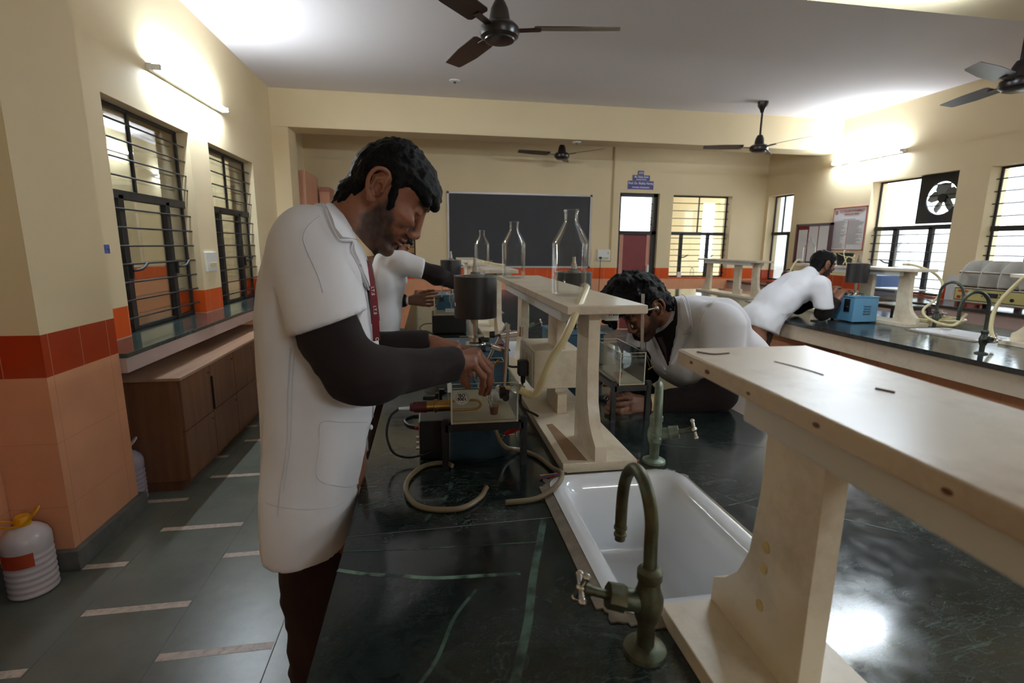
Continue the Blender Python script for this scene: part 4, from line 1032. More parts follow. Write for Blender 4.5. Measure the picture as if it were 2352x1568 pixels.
# ---- bath behind the light blue kymograph
ob4 = thing('organ_bath', 'clear tank on a dark frame behind the light blue kymograph', 'organ bath', (3.86, 3.62, 0.88))
for sx in (3.76, 3.98):
    for sy in (3.46, 3.78): MB().box((sx-0.008, sy-0.008, 0.88), (sx+0.008, sy+0.008, 1.0)).build('leg', M_BLACK, ob4, smooth=0)
MB().box((3.745, 3.45, 0.97), (4.0, 3.80, 0.995)).build('stand_frame', M_BLACK, ob4, smooth=0)
MB().box((3.75, 3.455, 0.995), (3.995, 3.795, 1.003)).build('tank_floor', M_STEEL, ob4, smooth=0)
for p, q in (((3.75, 3.455), (3.995, 3.459)), ((3.75, 3.791), (3.995, 3.795)), ((3.75, 3.455), (3.754, 3.795)), ((3.991, 3.455), (3.995, 3.795))):
    MB().box((p[0], p[1], 1.003), (q[0], q[1], 1.12)).build('tank_wall', M_ACRYL, ob4, smooth=0)
MB().box((3.74, 3.50, 1.121), (3.99, 3.79, 1.130)).build('tank_lid', M_WHITEP, ob4, smooth=0)
ck = MB()
for k in range(5): ck.tube([(3.88+0.02*k, 3.40+0.01*k, 1.06-0.03*k), (3.93, 3.36, 1.03-0.02*k), (3.92-0.015*k, 3.33, 0.96), (3.86, 3.34, 0.93+0.015*k), (3.87, 3.39, 1.0)], 0.0035, 8, smooth=6)
tag(ck.build('tangled_cables', mat('plum_cable', s2l(74, 40, 52), 0.5)), 'tangle of plum coloured cables behind the right-hand shelf foot', 'cables')
# bucket on the right shelf, with tube
bk = thing('bucket', 'small black bucket with a wire bail on the right-hand shelf', 'bucket', (3.57, 3.92, Z1))
MB().lathe([(0, 0), (0.052, 0), (0.066, 0.098), (0.070, 0.10), (0.070, 0.106), (0.064, 0.106), (0.05, 0.006), (0, 0.006)], 30).build('pail', M_BLACK, bk, local=True)
MB().tube([(0.07*math.cos(a), 0.07*math.sin(a), 0.100-0.03*abs(math.sin(a))) for a in [PI+PI*i/10 for i in range(11)]], 0.003, 8, smooth=4).build('bail', M_RUBBER, bk, local=True)
hose('rubber_tube', 'loop of cream tube draped over the black bucket', [(3.49, 3.80, 1.316), (3.505, 3.86, 1.40), (3.56, 3.92, 1.435), (3.63, 3.95, 1.42), (3.655, 3.93, 1.37), (3.60, 3.85, 1.36), (3.52, 3.83, 1.385), (3.49, 3.84, 1.32)], 0.004, M_RUBBER)
# ---- instruments on the right-hand counter
rr_ = thing('rotarod', 'white bench instrument with curved dividers and a yellow control panel on the right counter', 'lab instrument', (5.6, 4.16, 0.88))
MB().box((5.44, 3.70, 0.925), (5.86, 4.50, 1.075)).build('console', mat('cream_instrument_case', s2l(214, 206, 186), 0.45), rr_, smooth=0, bevel=0.006)
for yy in (3.76, 4.44): MB().box((5.47, yy-0.02, 0.88), (5.51, yy+0.02, 0.925)).build('foot', M_BLACK, rr_, smooth=0)
for yy in (3.76, 4.44): MB().box((5.79, yy-0.02, 0.88), (5.83, yy+0.02, 0.925)).build('foot', M_BLACK, rr_, smooth=0)
pnl = MB().box((5.432, 3.73, 0.95), (5.44, 4.47, 1.06)).build('control_panel', mat('yellow_panel', s2l(206, 196, 130), 0.4), rr_, smooth=0)
MB().box((5.4365, 3.722, 0.942), (5.4405, 4.478, 1.068)).build('panel_border', M_BLACK, rr_, smooth=0)
MB().box((5.428, 4.06, 0.99), (5.432, 4.18, 1.035)).build('display', mat('dark_display', s2l(44, 44, 62), 0.2), pnl, smooth=0)
for a, b in ((4.20, 1.03), (4.20, 1.0), (4.04, 1.03), (4.04, 1.0)): MB().cyl((5.432, a, b), (5.427, a, b), 0.006, n=10).build('push_button', M_BLACK, pnl)
MB().cyl((5.432, 3.93, 0.985), (5.422, 3.93, 0.985), 0.016, n=16).build('knob', M_BLACK, pnl)
MB().box((5.426, 4.405, 0.96), (5.432, 4.44, 0.99)).build('rocker_switch', M_RED, pnl, smooth=0)
MB().lathe([(0, 0.0), (0.05, 0.0), (0.05, 0.001), (0, 0.001)], 30, (5.4305, 0, 0), axis='x').move(Matrix.Translation((0, 4.39, 1.035)) @ Matrix.Diagonal((1, 1.1, 0.32, 1))).build('logo_plate', mat('logo_orange', s2l(226, 112, 60), 0.5), pnl)
text('lettering', 'HICON', 0.026, mat('logo_red', s2l(196, 40, 30), 0.5), frame((5.4295, 4.39, 1.035), (0, -1, 0), (0, 0, 1)), pnl, bold=0.0008)
M_FROST = mat('frosted_white_acrylic', s2l(222, 220, 214), 0.35)
MB().box((5.70, 3.72, 1.075), (5.705, 4.48, 1.345)).build('back_panel', M_FROST, rr_, smooth=0)
dv = [(5.46, 1.09), (5.46, 1.15)]+[(5.46+0.17*(1-math.cos(a)), 1.15+0.195*math.sin(a)) for a in [PI/2*i/8 for i in range(1, 9)]]+[(5.70, 1.345), (5.70, 1.075), (5.47, 1.075)]
for yy in (4.47, 4.28, 4.10, 3.91, 3.725):
    MB().rings([[(a, yy-0.003, b) for a, b in dv], [(a, yy+0.003, b) for a, b in dv]]).build('divider', M_FROST, rr_, smooth=0)
MB().cyl((5.49, 3.70, 1.225), (5.49, 4.50, 1.225), 0.011, n=14).build('drive_rod', M_STEEL, rr_)
MB().box((5.46, 3.72, 1.088), (5.70, 4.48, 1.094)).build('tray', M_STEEL, rr_, smooth=0)
cbx = thing('instrument_case', 'light blue ventilated instrument case on the right counter by the window', 'instrument case', (5.62, 5.58, 0.88))
M_CORN = mat('cornflower_enamel', s2l(110, 146, 206), 0.4)
cc = MB().box((5.50, 5.44, 0.885), (5.78, 5.72, 1.13)).build('case', M_CORN, cbx, smooth=0, bevel=0.004)
for a in (5.51, 5.65):
    for k in range(6): MB().box((5.495, a-0.015, 0.92+0.025*k), (5.4995, a+0.045, 0.93+0.025*k)).build('vent_slot', M_WHITEP, cc, smooth=0)
MB().box((5.496, 5.53, 1.10), (5.5005, 5.63, 1.115)).build('handle_slot', M_BLACKM, cc, smooth=0)
for sx in (5.52, 5.76):
    for sy in (5.46, 5.70): MB().box((sx-0.01, sy-0.01, 0.88), (sx+0.01, sy+0.01, 0.886)).build('foot', M_BLACKM, cbx, smooth=0)

# ---- items on the walls
def wallboard():
    t = thing('blackboard', 'large blackboard in a thin aluminium frame on the back wall', 'blackboard', (1.52, YB, 1.69))
    MB().box((0.335, YB-0.018, 1.105), (2.71, YB, 2.275)).build('board', mat('chalkboard', s2l(50, 50, 54), 0.65, var=0.1, scale=1.5), t, smooth=0)
    al = mat('aluminium_frame', s2l(188, 180, 178), 0.4, 0.4)
    fm = MB()
    for p, q in (((0.32, 1.09), (0.352, 2.29)), ((2.693, 1.09), (2.725, 2.29)), ((0.32, 2.262), (2.725, 2.29)), ((0.32, 1.09), (2.725, 1.118))): fm.box((p[0], YB-0.028, p[1]), (q[0], YB, q[1]))
    fm.build('board_frame', al, t, smooth=0)
    for x in (0.335, 2.71): MB().box((x-0.018, YB-0.03, 2.26), (x+0.018, YB, 2.293)).build('corner_cap', M_BLACKM, t, smooth=0)
wallboard()
def nameplate(label, x0, x1, z0, z1, lines):
    o = MB().box((x0, YB-0.008, z0), (x1, YB, z1)).build('nameplate', M_SIGN, smooth=0)
    tag(o, label, 'sign')
    for s, sz, z in lines:
        text('lettering', s, sz, M_WHITEP, frame(((x0+x1)/2, YB-0.0085, z), (1, 0, 0), (0, 0, 1)), o, bold=0.0012, sx=0.86)
M_SIGN = mat('violet_blue_sign', s2l(76, 72, 140), 0.45)
nameplate('smallest blue plate over the red door, bearing the room number', 3.517, 3.618, 2.637, 2.705, [('GF03', 0.045, 2.669)])
nameplate('middle blue nameplate over the red door', 3.425, 3.728, 2.546, 2.634, [('Ms. Nisha Rathi', 0.046, 2.605), ('(Associate Professor)', 0.024, 2.566)])
nameplate('lowest and widest blue nameplate over the red door', 3.345, 3.80, 2.405, 2.542, [('Prof. Dr. Madhu Verma', 0.054, 2.502), ('Controller of Examination', 0.034, 2.438)])
sw = thing('switchboard', 'white switchboard with a plugged-in lead on the back wall beside the blackboard', 'switchboard', (2.965, YB, 1.30))
MB().box((2.855, YB-0.03, 1.215), (3.08, YB, 1.395)).build('plate', M_WHITEP, sw, smooth=0, bevel=0.004)
for k in range(5): MB().box((2.925+0.026*k, YB-0.036, 1.238), (2.945+0.026*k, YB-0.03, 1.275)).build('switch', mat('ivory_switch', s2l(206, 192, 150), 0.4), sw, smooth=0)
MB().box((3.03, YB-0.036, 1.32), (3.055, YB-0.03, 1.37)).build('switch', bpy.data.materials['ivory_switch'], sw, smooth=0)
pg = thing('power_plug', 'black plug and long hanging lead in the back wall switchboard', 'plug', (2.90, YB-0.05, 1.26))
MB().cyl((2.90, YB-0.031, 1.262), (2.90, YB-0.075, 1.262), 0.02, n=14).build('plug_body', M_BLACK, pg)
MB().tube([(2.90, YB-0.06, 1.245), (2.902, YB-0.05, 1.1), (2.90, YB-0.04, 0.8), (2.895, YB-0.04, 0.1)], 0.005, 8).build('plug_cable', M_BLACK, pg)
tag(MB().box((3.078, YB-0.02, 1.2), (3.098, YB, 3.15)).build('conduit', mat('painted_conduit', s2l(196, 172, 128), 0.6)), 'vertical painted cable conduit on the back wall left of the red door', 'conduit')
sl_ = thing('switchboard', 'white switch plate on the left wall between the two windows', 'switchboard', (XL, 4.68, 1.3))
MB().box((XL, 4.585, 1.215), (XL+0.02, 4.79, 1.375)).build('plate', M_WHITEP, sl_, smooth=0, bevel=0.003)
MB().box((XL+0.02, 4.625, 1.25), (XL+0.026, 4.76, 1.285)).build('switch', bpy.data.materials['ivory_switch'], sl_, smooth=0)
tag(MB().box((XL, 3.255, 1.385), (XL+0.002, 3.32, 1.435)).build('sticker', mat('blue_white_sticker', s2l(70, 90, 160), 0.5, var=0.9, scale=60)), 'tiny blue and white sticker beside the first left window', 'sticker')
s3 = thing('switchboard', 'white socket plate on the right wall behind the far man', 'switchboard', (XR, 6.55, 1.29))
MB().box((XR-0.03, 6.43, 1.235), (XR, 6.665, 1.345)).build('plate', M_WHITEP, s3, smooth=0, bevel=0.003)
MB().box((XR-0.036, 6.51, 1.25), (XR-0.03, 6.60, 1.325)).build('socket', bpy.data.materials['ivory_switch'], s3, smooth=0)
# poster
po = thing('poster', 'white college notice with red heading and two columns of print on the right wall', 'poster', (XR, 6.5, 1.73))
MB().box((XR-0.006, 6.225, 1.44), (XR, 6.79, 2.025)).build('sheet', M_PAPER, po, smooth=0)
M_POR = mat('poster_red', s2l(158, 74, 70), 0.6)
bd_ = MB()
for p, q in (((6.215, 1.43), (6.80, 1.442)), ((6.215, 2.02), (6.80, 2.034)), ((6.215, 1.43), (6.227, 2.034)), ((6.788, 1.43), (6.80, 2.034))): bd_.box((XR-0.01, p[0], p[1]), (XR-0.001, q[0], q[1]))
bd_.box((XR-0.0075, 6.512, 1.455), (XR-0.006, 6.52, 1.85))
bd_.build('red_border', M_POR, po, smooth=0)
fr_ = lambda y, z: frame((XR-0.0075, y, z), (0, -1, 0), (0, 0, 1))
text('lettering', 'I.T.S COLLEGE OF PHARMACY', 0.044, M_POR, fr_(6.475, 1.977), po, bold=0.0012, sx=0.72)
text('lettering', 'Delhi-Meerut Road, Ghaziabad', 0.028, M_POR, fr_(6.475, 1.937), po, bold=0.0008, sx=0.72)
M_GREYP = mat('grey_print', s2l(168, 162, 164), 0.8)
text('lettering', 'Duties and Responsibilities', 0.022, M_GREYP, fr_(6.5, 1.868), po, sx=0.9)
lg = MB().lathe([(0.018, 0), (0.026, 0), (0.026, 0.001), (0.018, 0.001)], 22, (0, 0, 0), close=True, axis='x').move(Matrix.Translation((XR-0.0075, 6.745, 1.965)))
for k in range(3): lg.box((XR-0.0075, 6.728, 1.952+0.012*k), (XR-0.0065, 6.758, 1.957+0.012*k))
lg.build('crest', M_POR, po, smooth=0)
pr = MB()
rp = random.Random(11)
for c0, c1 in ((6.53, 6.775), (6.245, 6.505)):
    z = 1.845
    while z > (1.46 if c0 > 6.5 else 1.52):
        L = (c1-c0)*(0.55+0.45*rp.random()); pr.box((XR-0.0066, c1-L, z-0.007), (XR-0.0058, c1, z)); z -= 0.0115
pr.build('print_lines', M_GREYP, po, smooth=0)
# notice board
nb = thing('notice_board', 'dark framed red notice board with three pinned papers on the right wall', 'notice board', (XR, 7.15, 1.53))
MB().box((XR-0.012, 6.80, 1.25), (XR, 7.52, 1.81)).build('red_felt', mat('red_felt', s2l(136, 44, 44), 0.9), nb, smooth=0)
ff = MB()
for p, q in (((6.77, 1.22), (6.82, 1.83)), ((7.495, 1.22), (7.53, 1.83)), ((6.77, 1.795), (7.53, 1.83)), ((6.77, 1.22), (7.53, 1.25))): ff.box((XR-0.028, p[0], p[1]), (XR, q[0], q[1]))
ff.build('board_frame', mat('dark_maroon_frame', s2l(72, 44, 48), 0.5), nb, smooth=0)
for i, (a, b, z0, z1, who) in enumerate(((7.28, 7.47, 1.25, 1.74, 'left-hand'), (7.06, 7.25, 1.255, 1.79, 'middle'), (6.85, 7.04, 1.26, 1.79, 'right-hand'))):
    o = MB().box((XR-0.0155, a, z0), (XR-0.0125, b, z1)).build('paper', M_PAPER, smooth=0)
    tag(o, 'printed sheet pinned on the notice board, the %s of three' % who, 'paper')
tag(MB().box((XR-0.003, 4.86, 0.885), (XR, 4.985, 1.165)).build('paper', M_PAPER, smooth=0), 'white sheet stuck low on the right wall beside the curved instrument', 'paper')
# exhaust fan in the window
ef = thing('exhaust_fan', 'black exhaust fan with round opening fitted in the right-hand window', 'exhaust fan', (6.0, 5.30, 2.05))
pr_ = MB()
cy, cz, R = 5.275, 2.05, 0.19
sq = [(5.052+0.508*t/12, 1.76) for t in range(12)]+[(5.56, 1.76+0.573*t/12) for t in range(12)]+[(5.56-0.508*t/12, 2.333) for t in range(12)]+[(5.052, 2.333-0.573*t/12) for t in range(12)]
ci = []
for (a, b) in sq:
    q = Vector((a-cy, b-cz)).normalized(); ci.append((cy+q.x*R, cz+q.y*R))
for xx in (0,):
    pr_.rings([[(5.99, a, b) for a, b in sq], [(6.01, a, b) for a, b in sq], [(6.01, a, b) for a, b in ci], [(5.99, a, b) for a, b in ci]], 0, False, False, True)
pr_.build('mounting_panel', M_BLACK, ef, smooth=0)
M_EFB = mat('grey_fan_blade', s2l(112, 112, 104), 0.45)
for k in range(5):
    a = 2*PI*k/5+0.25
    u = Vector((0, math.cos(a), math.sin(a))); w = Vector((0, -math.sin(a), math.cos(a)))
    o0 = Vector((6.03, cy, cz))
    R0 = [o0+u*0.03+w*-0.03, o0+u*0.10+w*-0.075, o0+u*0.165+w*-0.06, o0+u*0.178, o0+u*0.165+w*0.05, o0+u*0.1+w*0.055, o0+u*0.03+w*0.03]
    tw = lambda p: p+Vector((1, 0, 0))*((p-o0).dot(w)*0.5)
    MB().rings([[tw(p)-Vector((0.002, 0, 0)) for p in R0], [tw(p)+Vector((0.002, 0, 0)) for p in R0]]).build('fan_blade', M_EFB, ef, smooth=0)
MB().cyl((6.0, cy, cz), (6.08, cy, cz), 0.05, n=24).build('fan_motor', M_BLACK, ef)
gd = MB()
for k in range(5): gd.bar((6.095, cy-0.19, cz-0.16+0.08*k), (6.095, cy+0.19, cz-0.16+0.08*k), 0.005)
gd.build('rear_guard', M_IRON, ef)

# ---- low cupboard and containers by the left wall
cb = thing('low_cabinet', 'low brown laminate cabinet with doors, under the left window counter', 'cabinet', (-1.60, 4.05, 0))
x0, x1, y0, y1 = XL+0.03, -1.41, 3.06, 5.08
MB().box((x0, y0, 0.065), (x1-0.018, y1, 0.675)).build('carcass', M_BROWN, cb, smooth=0, bevel=0.002)
MB().box((x0, y0-0.004, 0.675), (x1+0.004, y1+0.004, 0.693)).build('top_panel', M_BROWNT, cb, smooth=0, bevel=0.002)
MB().box((x0+0.03, y0+0.02, 0.0), (x1-0.06, y1-0.02, 0.065)).build('plinth', M_BROWN, cb, smooth=0)
nd = 5
for k in range(nd):
    for j in range(2):
        a = y0+(y1-y0)*k/nd+0.003; b = y0+(y1-y0)*(k+1)/nd-0.003
        z0, z1 = (0.07, 0.365) if j == 0 else (0.371, 0.672)
        d_ = MB().box((x1-0.018, a, z0), (x1, b, z1)).build('door', M_BROWN, cb, smooth=0, bevel=0.002)
        if (k, j) == (1, 1):
            d_.location = (0, 0, 0)
        MB().cyl((x1, b-0.03, z1-0.04), (x1+0.006, b-0.03, z1-0.04), 0.007, n=10).build('lock', M_BRASS if (k, j) != (4, 1) else M_CHROME, d_)
    MB().box((x1-0.0005, y0+(y1-y0)*(k+1)/nd-0.006, 0.38), (x1+0.012, y0+(y1-y0)*(k+1)/nd+0.002, 0.60)).build('edge_pull', M_BLACKM, cb, smooth=0) if k in (0, 3) else None
pdl = thing('padlock', 'small chrome padlock hanging on the far door of the brown cabinet', 'padlock', (-1.40, 4.9, 0.60))
MB().box((-1.408, 4.885, 0.585), (-1.396, 4.915, 0.615)).tube([(-1.402, 4.89, 0.615), (-1.402, 4.892, 0.635), (-1.402, 4.90, 0.643), (-1.402, 4.908, 0.635), (-1.402, 4.91, 0.615)], 0.003, 8).build('lock_body', M_CHROME, pdl, smooth=0.5)
c2 = thing('low_cabinet', 'dark wooden cupboard edge at the extreme left of the frame, beside the jerrycan', 'cabinet', (-1.74, 1.3, 0))
MB().box((XL, 0.7, 0.0), (-1.675, 2.02, 0.36)).build('carcass', mat('dark_red_wood', s2l(70, 36, 26), 0.5), c2, smooth=0, bevel=0.004)
MB().box((XL, 0.69, 0.36), (-1.67, 2.03, 0.38)).build('top_panel', mat('dark_red_wood_top', s2l(80, 44, 32), 0.5), c2, smooth=0, bevel=0.003)

def jar(label, loc, full, m_wall, cap):
    t = thing('jerrycan', label, 'jerrycan', loc)
    pf = [(0.0, 0.0), (0.072, 0.0), (0.082, 0.008)]
    z = 0.012
    while z < 0.20:
        for k in range(6): pf.append((0.0835-0.0035*(0.5-0.5*math.cos(2*PI*k/6))*1.0, z+0.027*k/6))
        z += 0.027
    pf += [(0.083, 0.232), (0.082, 0.245), (0.074, 0.265), (0.055, 0.285), (0.035, 0.297), (0.024, 0.302), (0.022, 0.315), (0.0, 0.315)]
    MB().lathe(pf, 44).build('container', m_wall, t, local=True, smooth=1.2)
    cp = MB().lathe([(0, 0.30), (0.027, 0.30), (0.027, 0.334), (0.024, 0.34), (0, 0.34)], 28).build('cap', cap, t, local=True)
    h = MB()
    h.tube([(-0.027, 0, 0.306), (-0.06, 0.012, 0.310), (-0.092, 0.0, 0.318), (-0.092, -0.02, 0.318), (-0.06, -0.03, 0.308), (-0.02, -0.03, 0.305), (0.02, -0.03, 0.312), (0.055, -0.03, 0.345), (0.075, -0.02, 0.372), (0.068, 0.0, 0.378), (0.048, 0.012, 0.362), (0.027, 0.012, 0.33)], 0.0045, 8, smooth=6)
    h.build('carry_strap', cap, t, local=True)
    return t
M_JAR = mat('milky_plastic', s2l(206, 196, 196), 0.28, var=0.03)
M_YEL = mat('yellow_plastic', s2l(226, 160, 20), 0.4)
j1 = jar('ribbed white jerrycan with yellow cap and strap on the floor by the column', (-1.672, 2.212, 0.0), 1, M_JAR, M_YEL)
lb = MB()
M_LAB = mat('orange_label', s2l(170, 62, 30), 0.5, var=0.1)
A = [math.radians(a) for a in range(-128, -40, 6)]
lb.rings([[(0.0842*math.cos(a), 0.0842*math.sin(a), z) for a in A]+[(0.083*math.cos(a), 0.083*math.sin(a), z) for a in reversed(A)] for z in (0.145, 0.205)])
lb.build('label', M_LAB, j1, local=True)
jar('plain milky container half hidden behind the column, next to the brown cabinet', (-1.70, 2.985, 0.0), 0, mat('milky_lilac_plastic', s2l(170, 156, 164), 0.3), M_JAR)

# ---- far left corner: tall cupboards; sill objects
M_PINK = mat('salmon_cupboard', s2l(206, 150, 120), 0.5)
M_MAR2 = mat('maroon_cupboard', s2l(112, 48, 52), 0.5)
t1 = thing('tall_cupboard', 'tall salmon and maroon glazed cupboard in the far left corner', 'cupboard', (-1.69, 7.75, 0))
MB().box((XL+0.005, 7.3, 0.0), (-1.57, 8.1, 2.40)).build('carcass', M_PINK, t1, smooth=0)
MB().box((XL+0.005, 7.285, 0.0), (-1.66, 7.30, 1.62)).box((XL+0.005, 7.285, 2.17), (-1.66, 7.30, 2.40)).box((-1.69, 7.285, 1.62), (-1.66, 7.30, 2.17)).build('door_frame', M_MAR2, t1, smooth=0)
MB().box((XL+0.006, 7.29, 1.62), (-1.69, 7.296, 2.17)).build('glass_panel', mat('dusty_glass', s2l(170, 160, 140), 0.2), t1, smooth=0)
t2 = thing('tall_cupboard', 'narrow brown-pink cupboard standing against the back wall beside the glazed one', 'cupboard', (-1.48, 8.2, 0))
MB().box((-1.55, 8.05, 0.0), (-1.40, YB-0.005, 2.27)).build('carcass', mat('brown_pink_cupboard', s2l(176, 118, 92), 0.5), t2, smooth=0)
MB().box((-1.545, 8.035, 0.1), (-1.405, 8.05, 2.2)).build('door', M_PINK, t2, smooth=0)
wb = thing('plastic_bottle', 'small clear bottle with white cap on the back window sill', 'bottle', (4.66, 8.60, 0.975))
MB().lathe([(0, 0), (0.032, 0), (0.033, 0.01), (0.033, 0.11), (0.03, 0.13), (0.014, 0.15), (0.014, 0.16), (0, 0.16)], 22).build('bottle_body', M_ACRYL, wb, local=True)
MB().cyl((0, 0, 0.155), (0, 0, 0.185), 0.017, n=16).build('cap', M_WHITEP, wb, local=True)
wb.location = (4.66, 8.48, 0.93)
tag(MB().box((4.38, 8.47, 0.93), (4.45, 8.485, 1.02)).build('card', M_WHITEP, smooth=0), 'small white card propped on the back window sill left of the bottle', 'card')

tag(MB().lathe([(0, 0.0), (0.011, 0.0), (0.013, 0.018), (0, 0.018)], 18, (0.60, 0.62, 0.8805)).build('rubber_bung', M_BLACKM), 'small black rubber bung on the bench beside the near shelf support', 'bung')
tag(MB().prism([(0.50, 1.186), (0.545, 1.196), (0.55, 1.206), (0.50, 1.21)], 0.8803, 0.888).build('wooden_wedge', mat('rusty_wood', s2l(112, 66, 46), 0.7, var=0.2, scale=40)), 'brown wooden wedge under the near right corner of the middle shelf', 'wedge')
tag(MB().box((3.074, 3.40, 0.57), (3.0795, 3.57, 0.63)).build('paper', M_PAPER, smooth=0), 'blank white sheet stuck on the pedestal of the right-hand bench', 'paper')
# ================================================================== PEOPLE: implicit surfaces turned into meshes
def at(px, py, ax, val):
    """point where the line of sight through a measured photo pixel meets the plane axis=val"""
    d = _F+_R*((px-1176)/1161.58)-_U*((py-784)/1161.58)
    o = Vector((0, 0, CAMH))
    return o+d*((val-o[ax])/d[ax])
def J(px, py, Y): return np.array(at(px, py, 1, Y))
def smin(a, b, k):
    if k <= 0: return np.minimum(a, b)
    h = np.clip(0.5+0.5*(b-a)/k, 0, 1)
    return b*(1-h)+a*h-k*h*(1-h)
def smax(a, b, k): return -smin(-a, -b, k)
def sstep(a, b, x):
    t = np.clip((x-a)/(b-a), 0, 1)
    return t*t*(3-2*t)
def vnoise(P, seed=0):
    P = np.asarray(P, float); i = np.floor(P).astype(np.int64); f = P-i; f = f*f*(3-2*f)
    def hsh(x, y, z):
        n = (x*374761393+y*668265263+z*2147483647+seed*1274126177) & 0xffffffff
        n = ((n ^ (n >> 13))*1274126177) & 0xffffffff
        return ((n ^ (n >> 16)) & 0xffff)/65535.0
    r = 0
    for dx in (0, 1):
        for dy in (0, 1):
            for dz in (0, 1):
                w = (f[..., 0] if dx else 1-f[..., 0])*(f[..., 1] if dy else 1-f[..., 1])*(f[..., 2] if dz else 1-f[..., 2])
                r = r+w*hsh(i[..., 0]+dx, i[..., 1]+dy, i[..., 2]+dz)
    return r*2-1
def surface_nets(f, o, h):
    ins = f < 0
    c = np.zeros([n-1 for n in f.shape], np.int8)
    sl = lambda d, n: slice(d, n-1+d)
    nx, ny, nz = f.shape
    for dx in (0, 1):
        for dy in (0, 1):
            for dz in (0, 1): c += ins[sl(dx, nx), sl(dy, ny), sl(dz, nz)]
    I, Jx, K = np.nonzero((c > 0) & (c < 8))
    idx = -np.ones(c.shape, np.int64); idx[I, Jx, K] = np.arange(len(I))
    val = {(dx, dy, dz): f[I+dx, Jx+dy, K+dz] for dx in (0, 1) for dy in (0, 1) for dz in (0, 1)}
    acc = np.zeros((len(I), 3)); cnt = np.zeros(len(I))
    cs = list(val)
    for a in cs:
        for ax in range(3):
            if a[ax]: continue
            b = list(a); b[ax] = 1; b = tuple(b)
            va, vb = val[a], val[b]
            m = (va < 0) != (vb < 0)
            t = np.where(m, va/np.where(m, va-vb, 1), 0)
            p = np.zeros((len(I), 3)); p[:] = a; p[:, ax] += t
            acc += p*m[:, None]; cnt += m
    V = (np.stack([I, Jx, K], 1)+acc/cnt[:, None])*h+np.array(o)
    F = []
    s = ins
    for ax in range(3):
        A = s[:-1] if ax == 0 else (s[:, :-1] if ax == 1 else s[:, :, :-1])
        B = s[1:] if ax == 0 else (s[:, 1:] if ax == 1 else s[:, :, 1:])
        i, j, k = np.nonzero(A != B)
        q = np.stack([i, j, k], 1); o1 = [1, 2, 0][ax]; o2 = [2, 0, 1][ax]
        ok = (q[:, o1] > 0) & (q[:, o2] > 0) & (q[:, o1] < f.shape[o1]-1) & (q[:, o2] < f.shape[o2]-1)
        q = q[ok]; fl = A[q[:, 0], q[:, 1], q[:, 2]]
        def ci(d1, d2):
            r = q.copy(); r[:, o1] -= d1; r[:, o2] -= d2
            return idx[r[:, 0], r[:, 1], r[:, 2]]
        quad = np.stack([ci(1, 1), ci(0, 1), ci(0, 0), ci(1, 0)], 1)
        quad[~fl] = quad[~fl][:, ::-1]
        F.append(quad)
    return V, np.concatenate(F)
def cone_f(a, b, ra, rb):
    a = np.array(a, float); b = np.array(b, float); ba = b-a; L = ba@ba
    def fn(X, Y, Z):
        t = np.clip(((X-a[0])*ba[0]+(Y-a[1])*ba[1]+(Z-a[2])*ba[2])/L, 0, 1)
        return np.sqrt((X-a[0]-ba[0]*t)**2+(Y-a[1]-ba[1]*t)**2+(Z-a[2]-ba[2]*t)**2)-(ra+(rb-ra)*t)
    m = max(ra, rb)
    return fn, np.minimum(a, b)-m, np.maximum(a, b)+m
def ell_f(c, r, R=None):
    c = np.array(c, float); r = np.array(r, float); R = np.eye(3) if R is None else np.array(R, float)   # rows = axes
    def fn(X, Y, Z):
        d = (X-c[0], Y-c[1], Z-c[2])
        q = [R[i, 0]*d[0]+R[i, 1]*d[1]+R[i, 2]*d[2] for i in range(3)]
        k0 = np.sqrt(sum((q[i]/r[i])**2 for i in range(3))); k1 = np.sqrt(sum((q[i]/r[i]**2)**2 for i in range(3)))+1e-9
        return k0*(k0-1)/k1
    m = r.max()
    return fn, c-m, c+m
def ecap_f(a, b, wa, wb, side, n=2.0):
    """elliptical limb: wa, wb = (half-width along side, half-depth) at each end"""
    a = np.array(a, float); b = np.array(b, float); ba = b-a; L = math.sqrt(ba@ba); d = ba/L
    s = np.array(side, float); s = s-d*(s@d); s /= np.linalg.norm(s); q = np.cross(d, s)
    def fn(X, Y, Z):
        px, py, pz = X-a[0], Y-a[1], Z-a[2]
        al = px*d[0]+py*d[1]+pz*d[2]; t = np.clip(al/L, 0, 1)
        w = wa[0]+(wb[0]-wa[0])*t; e = wa[1]+(wb[1]-wa[1])*t
        u = (px*s[0]+py*s[1]+pz*s[2])/w; v = (px*q[0]+py*q[1]+pz*q[2])/e
        ov = (al-np.clip(al, 0, L))/np.minimum(w, e)
        return ((np.abs(u)**n+np.abs(v)**n+np.abs(ov)**n)**(1/n)-1)*np.minimum(w, e)
    m = max(wa+wb)
    return fn, np.minimum(a, b)-m, np.maximum(a, b)+m
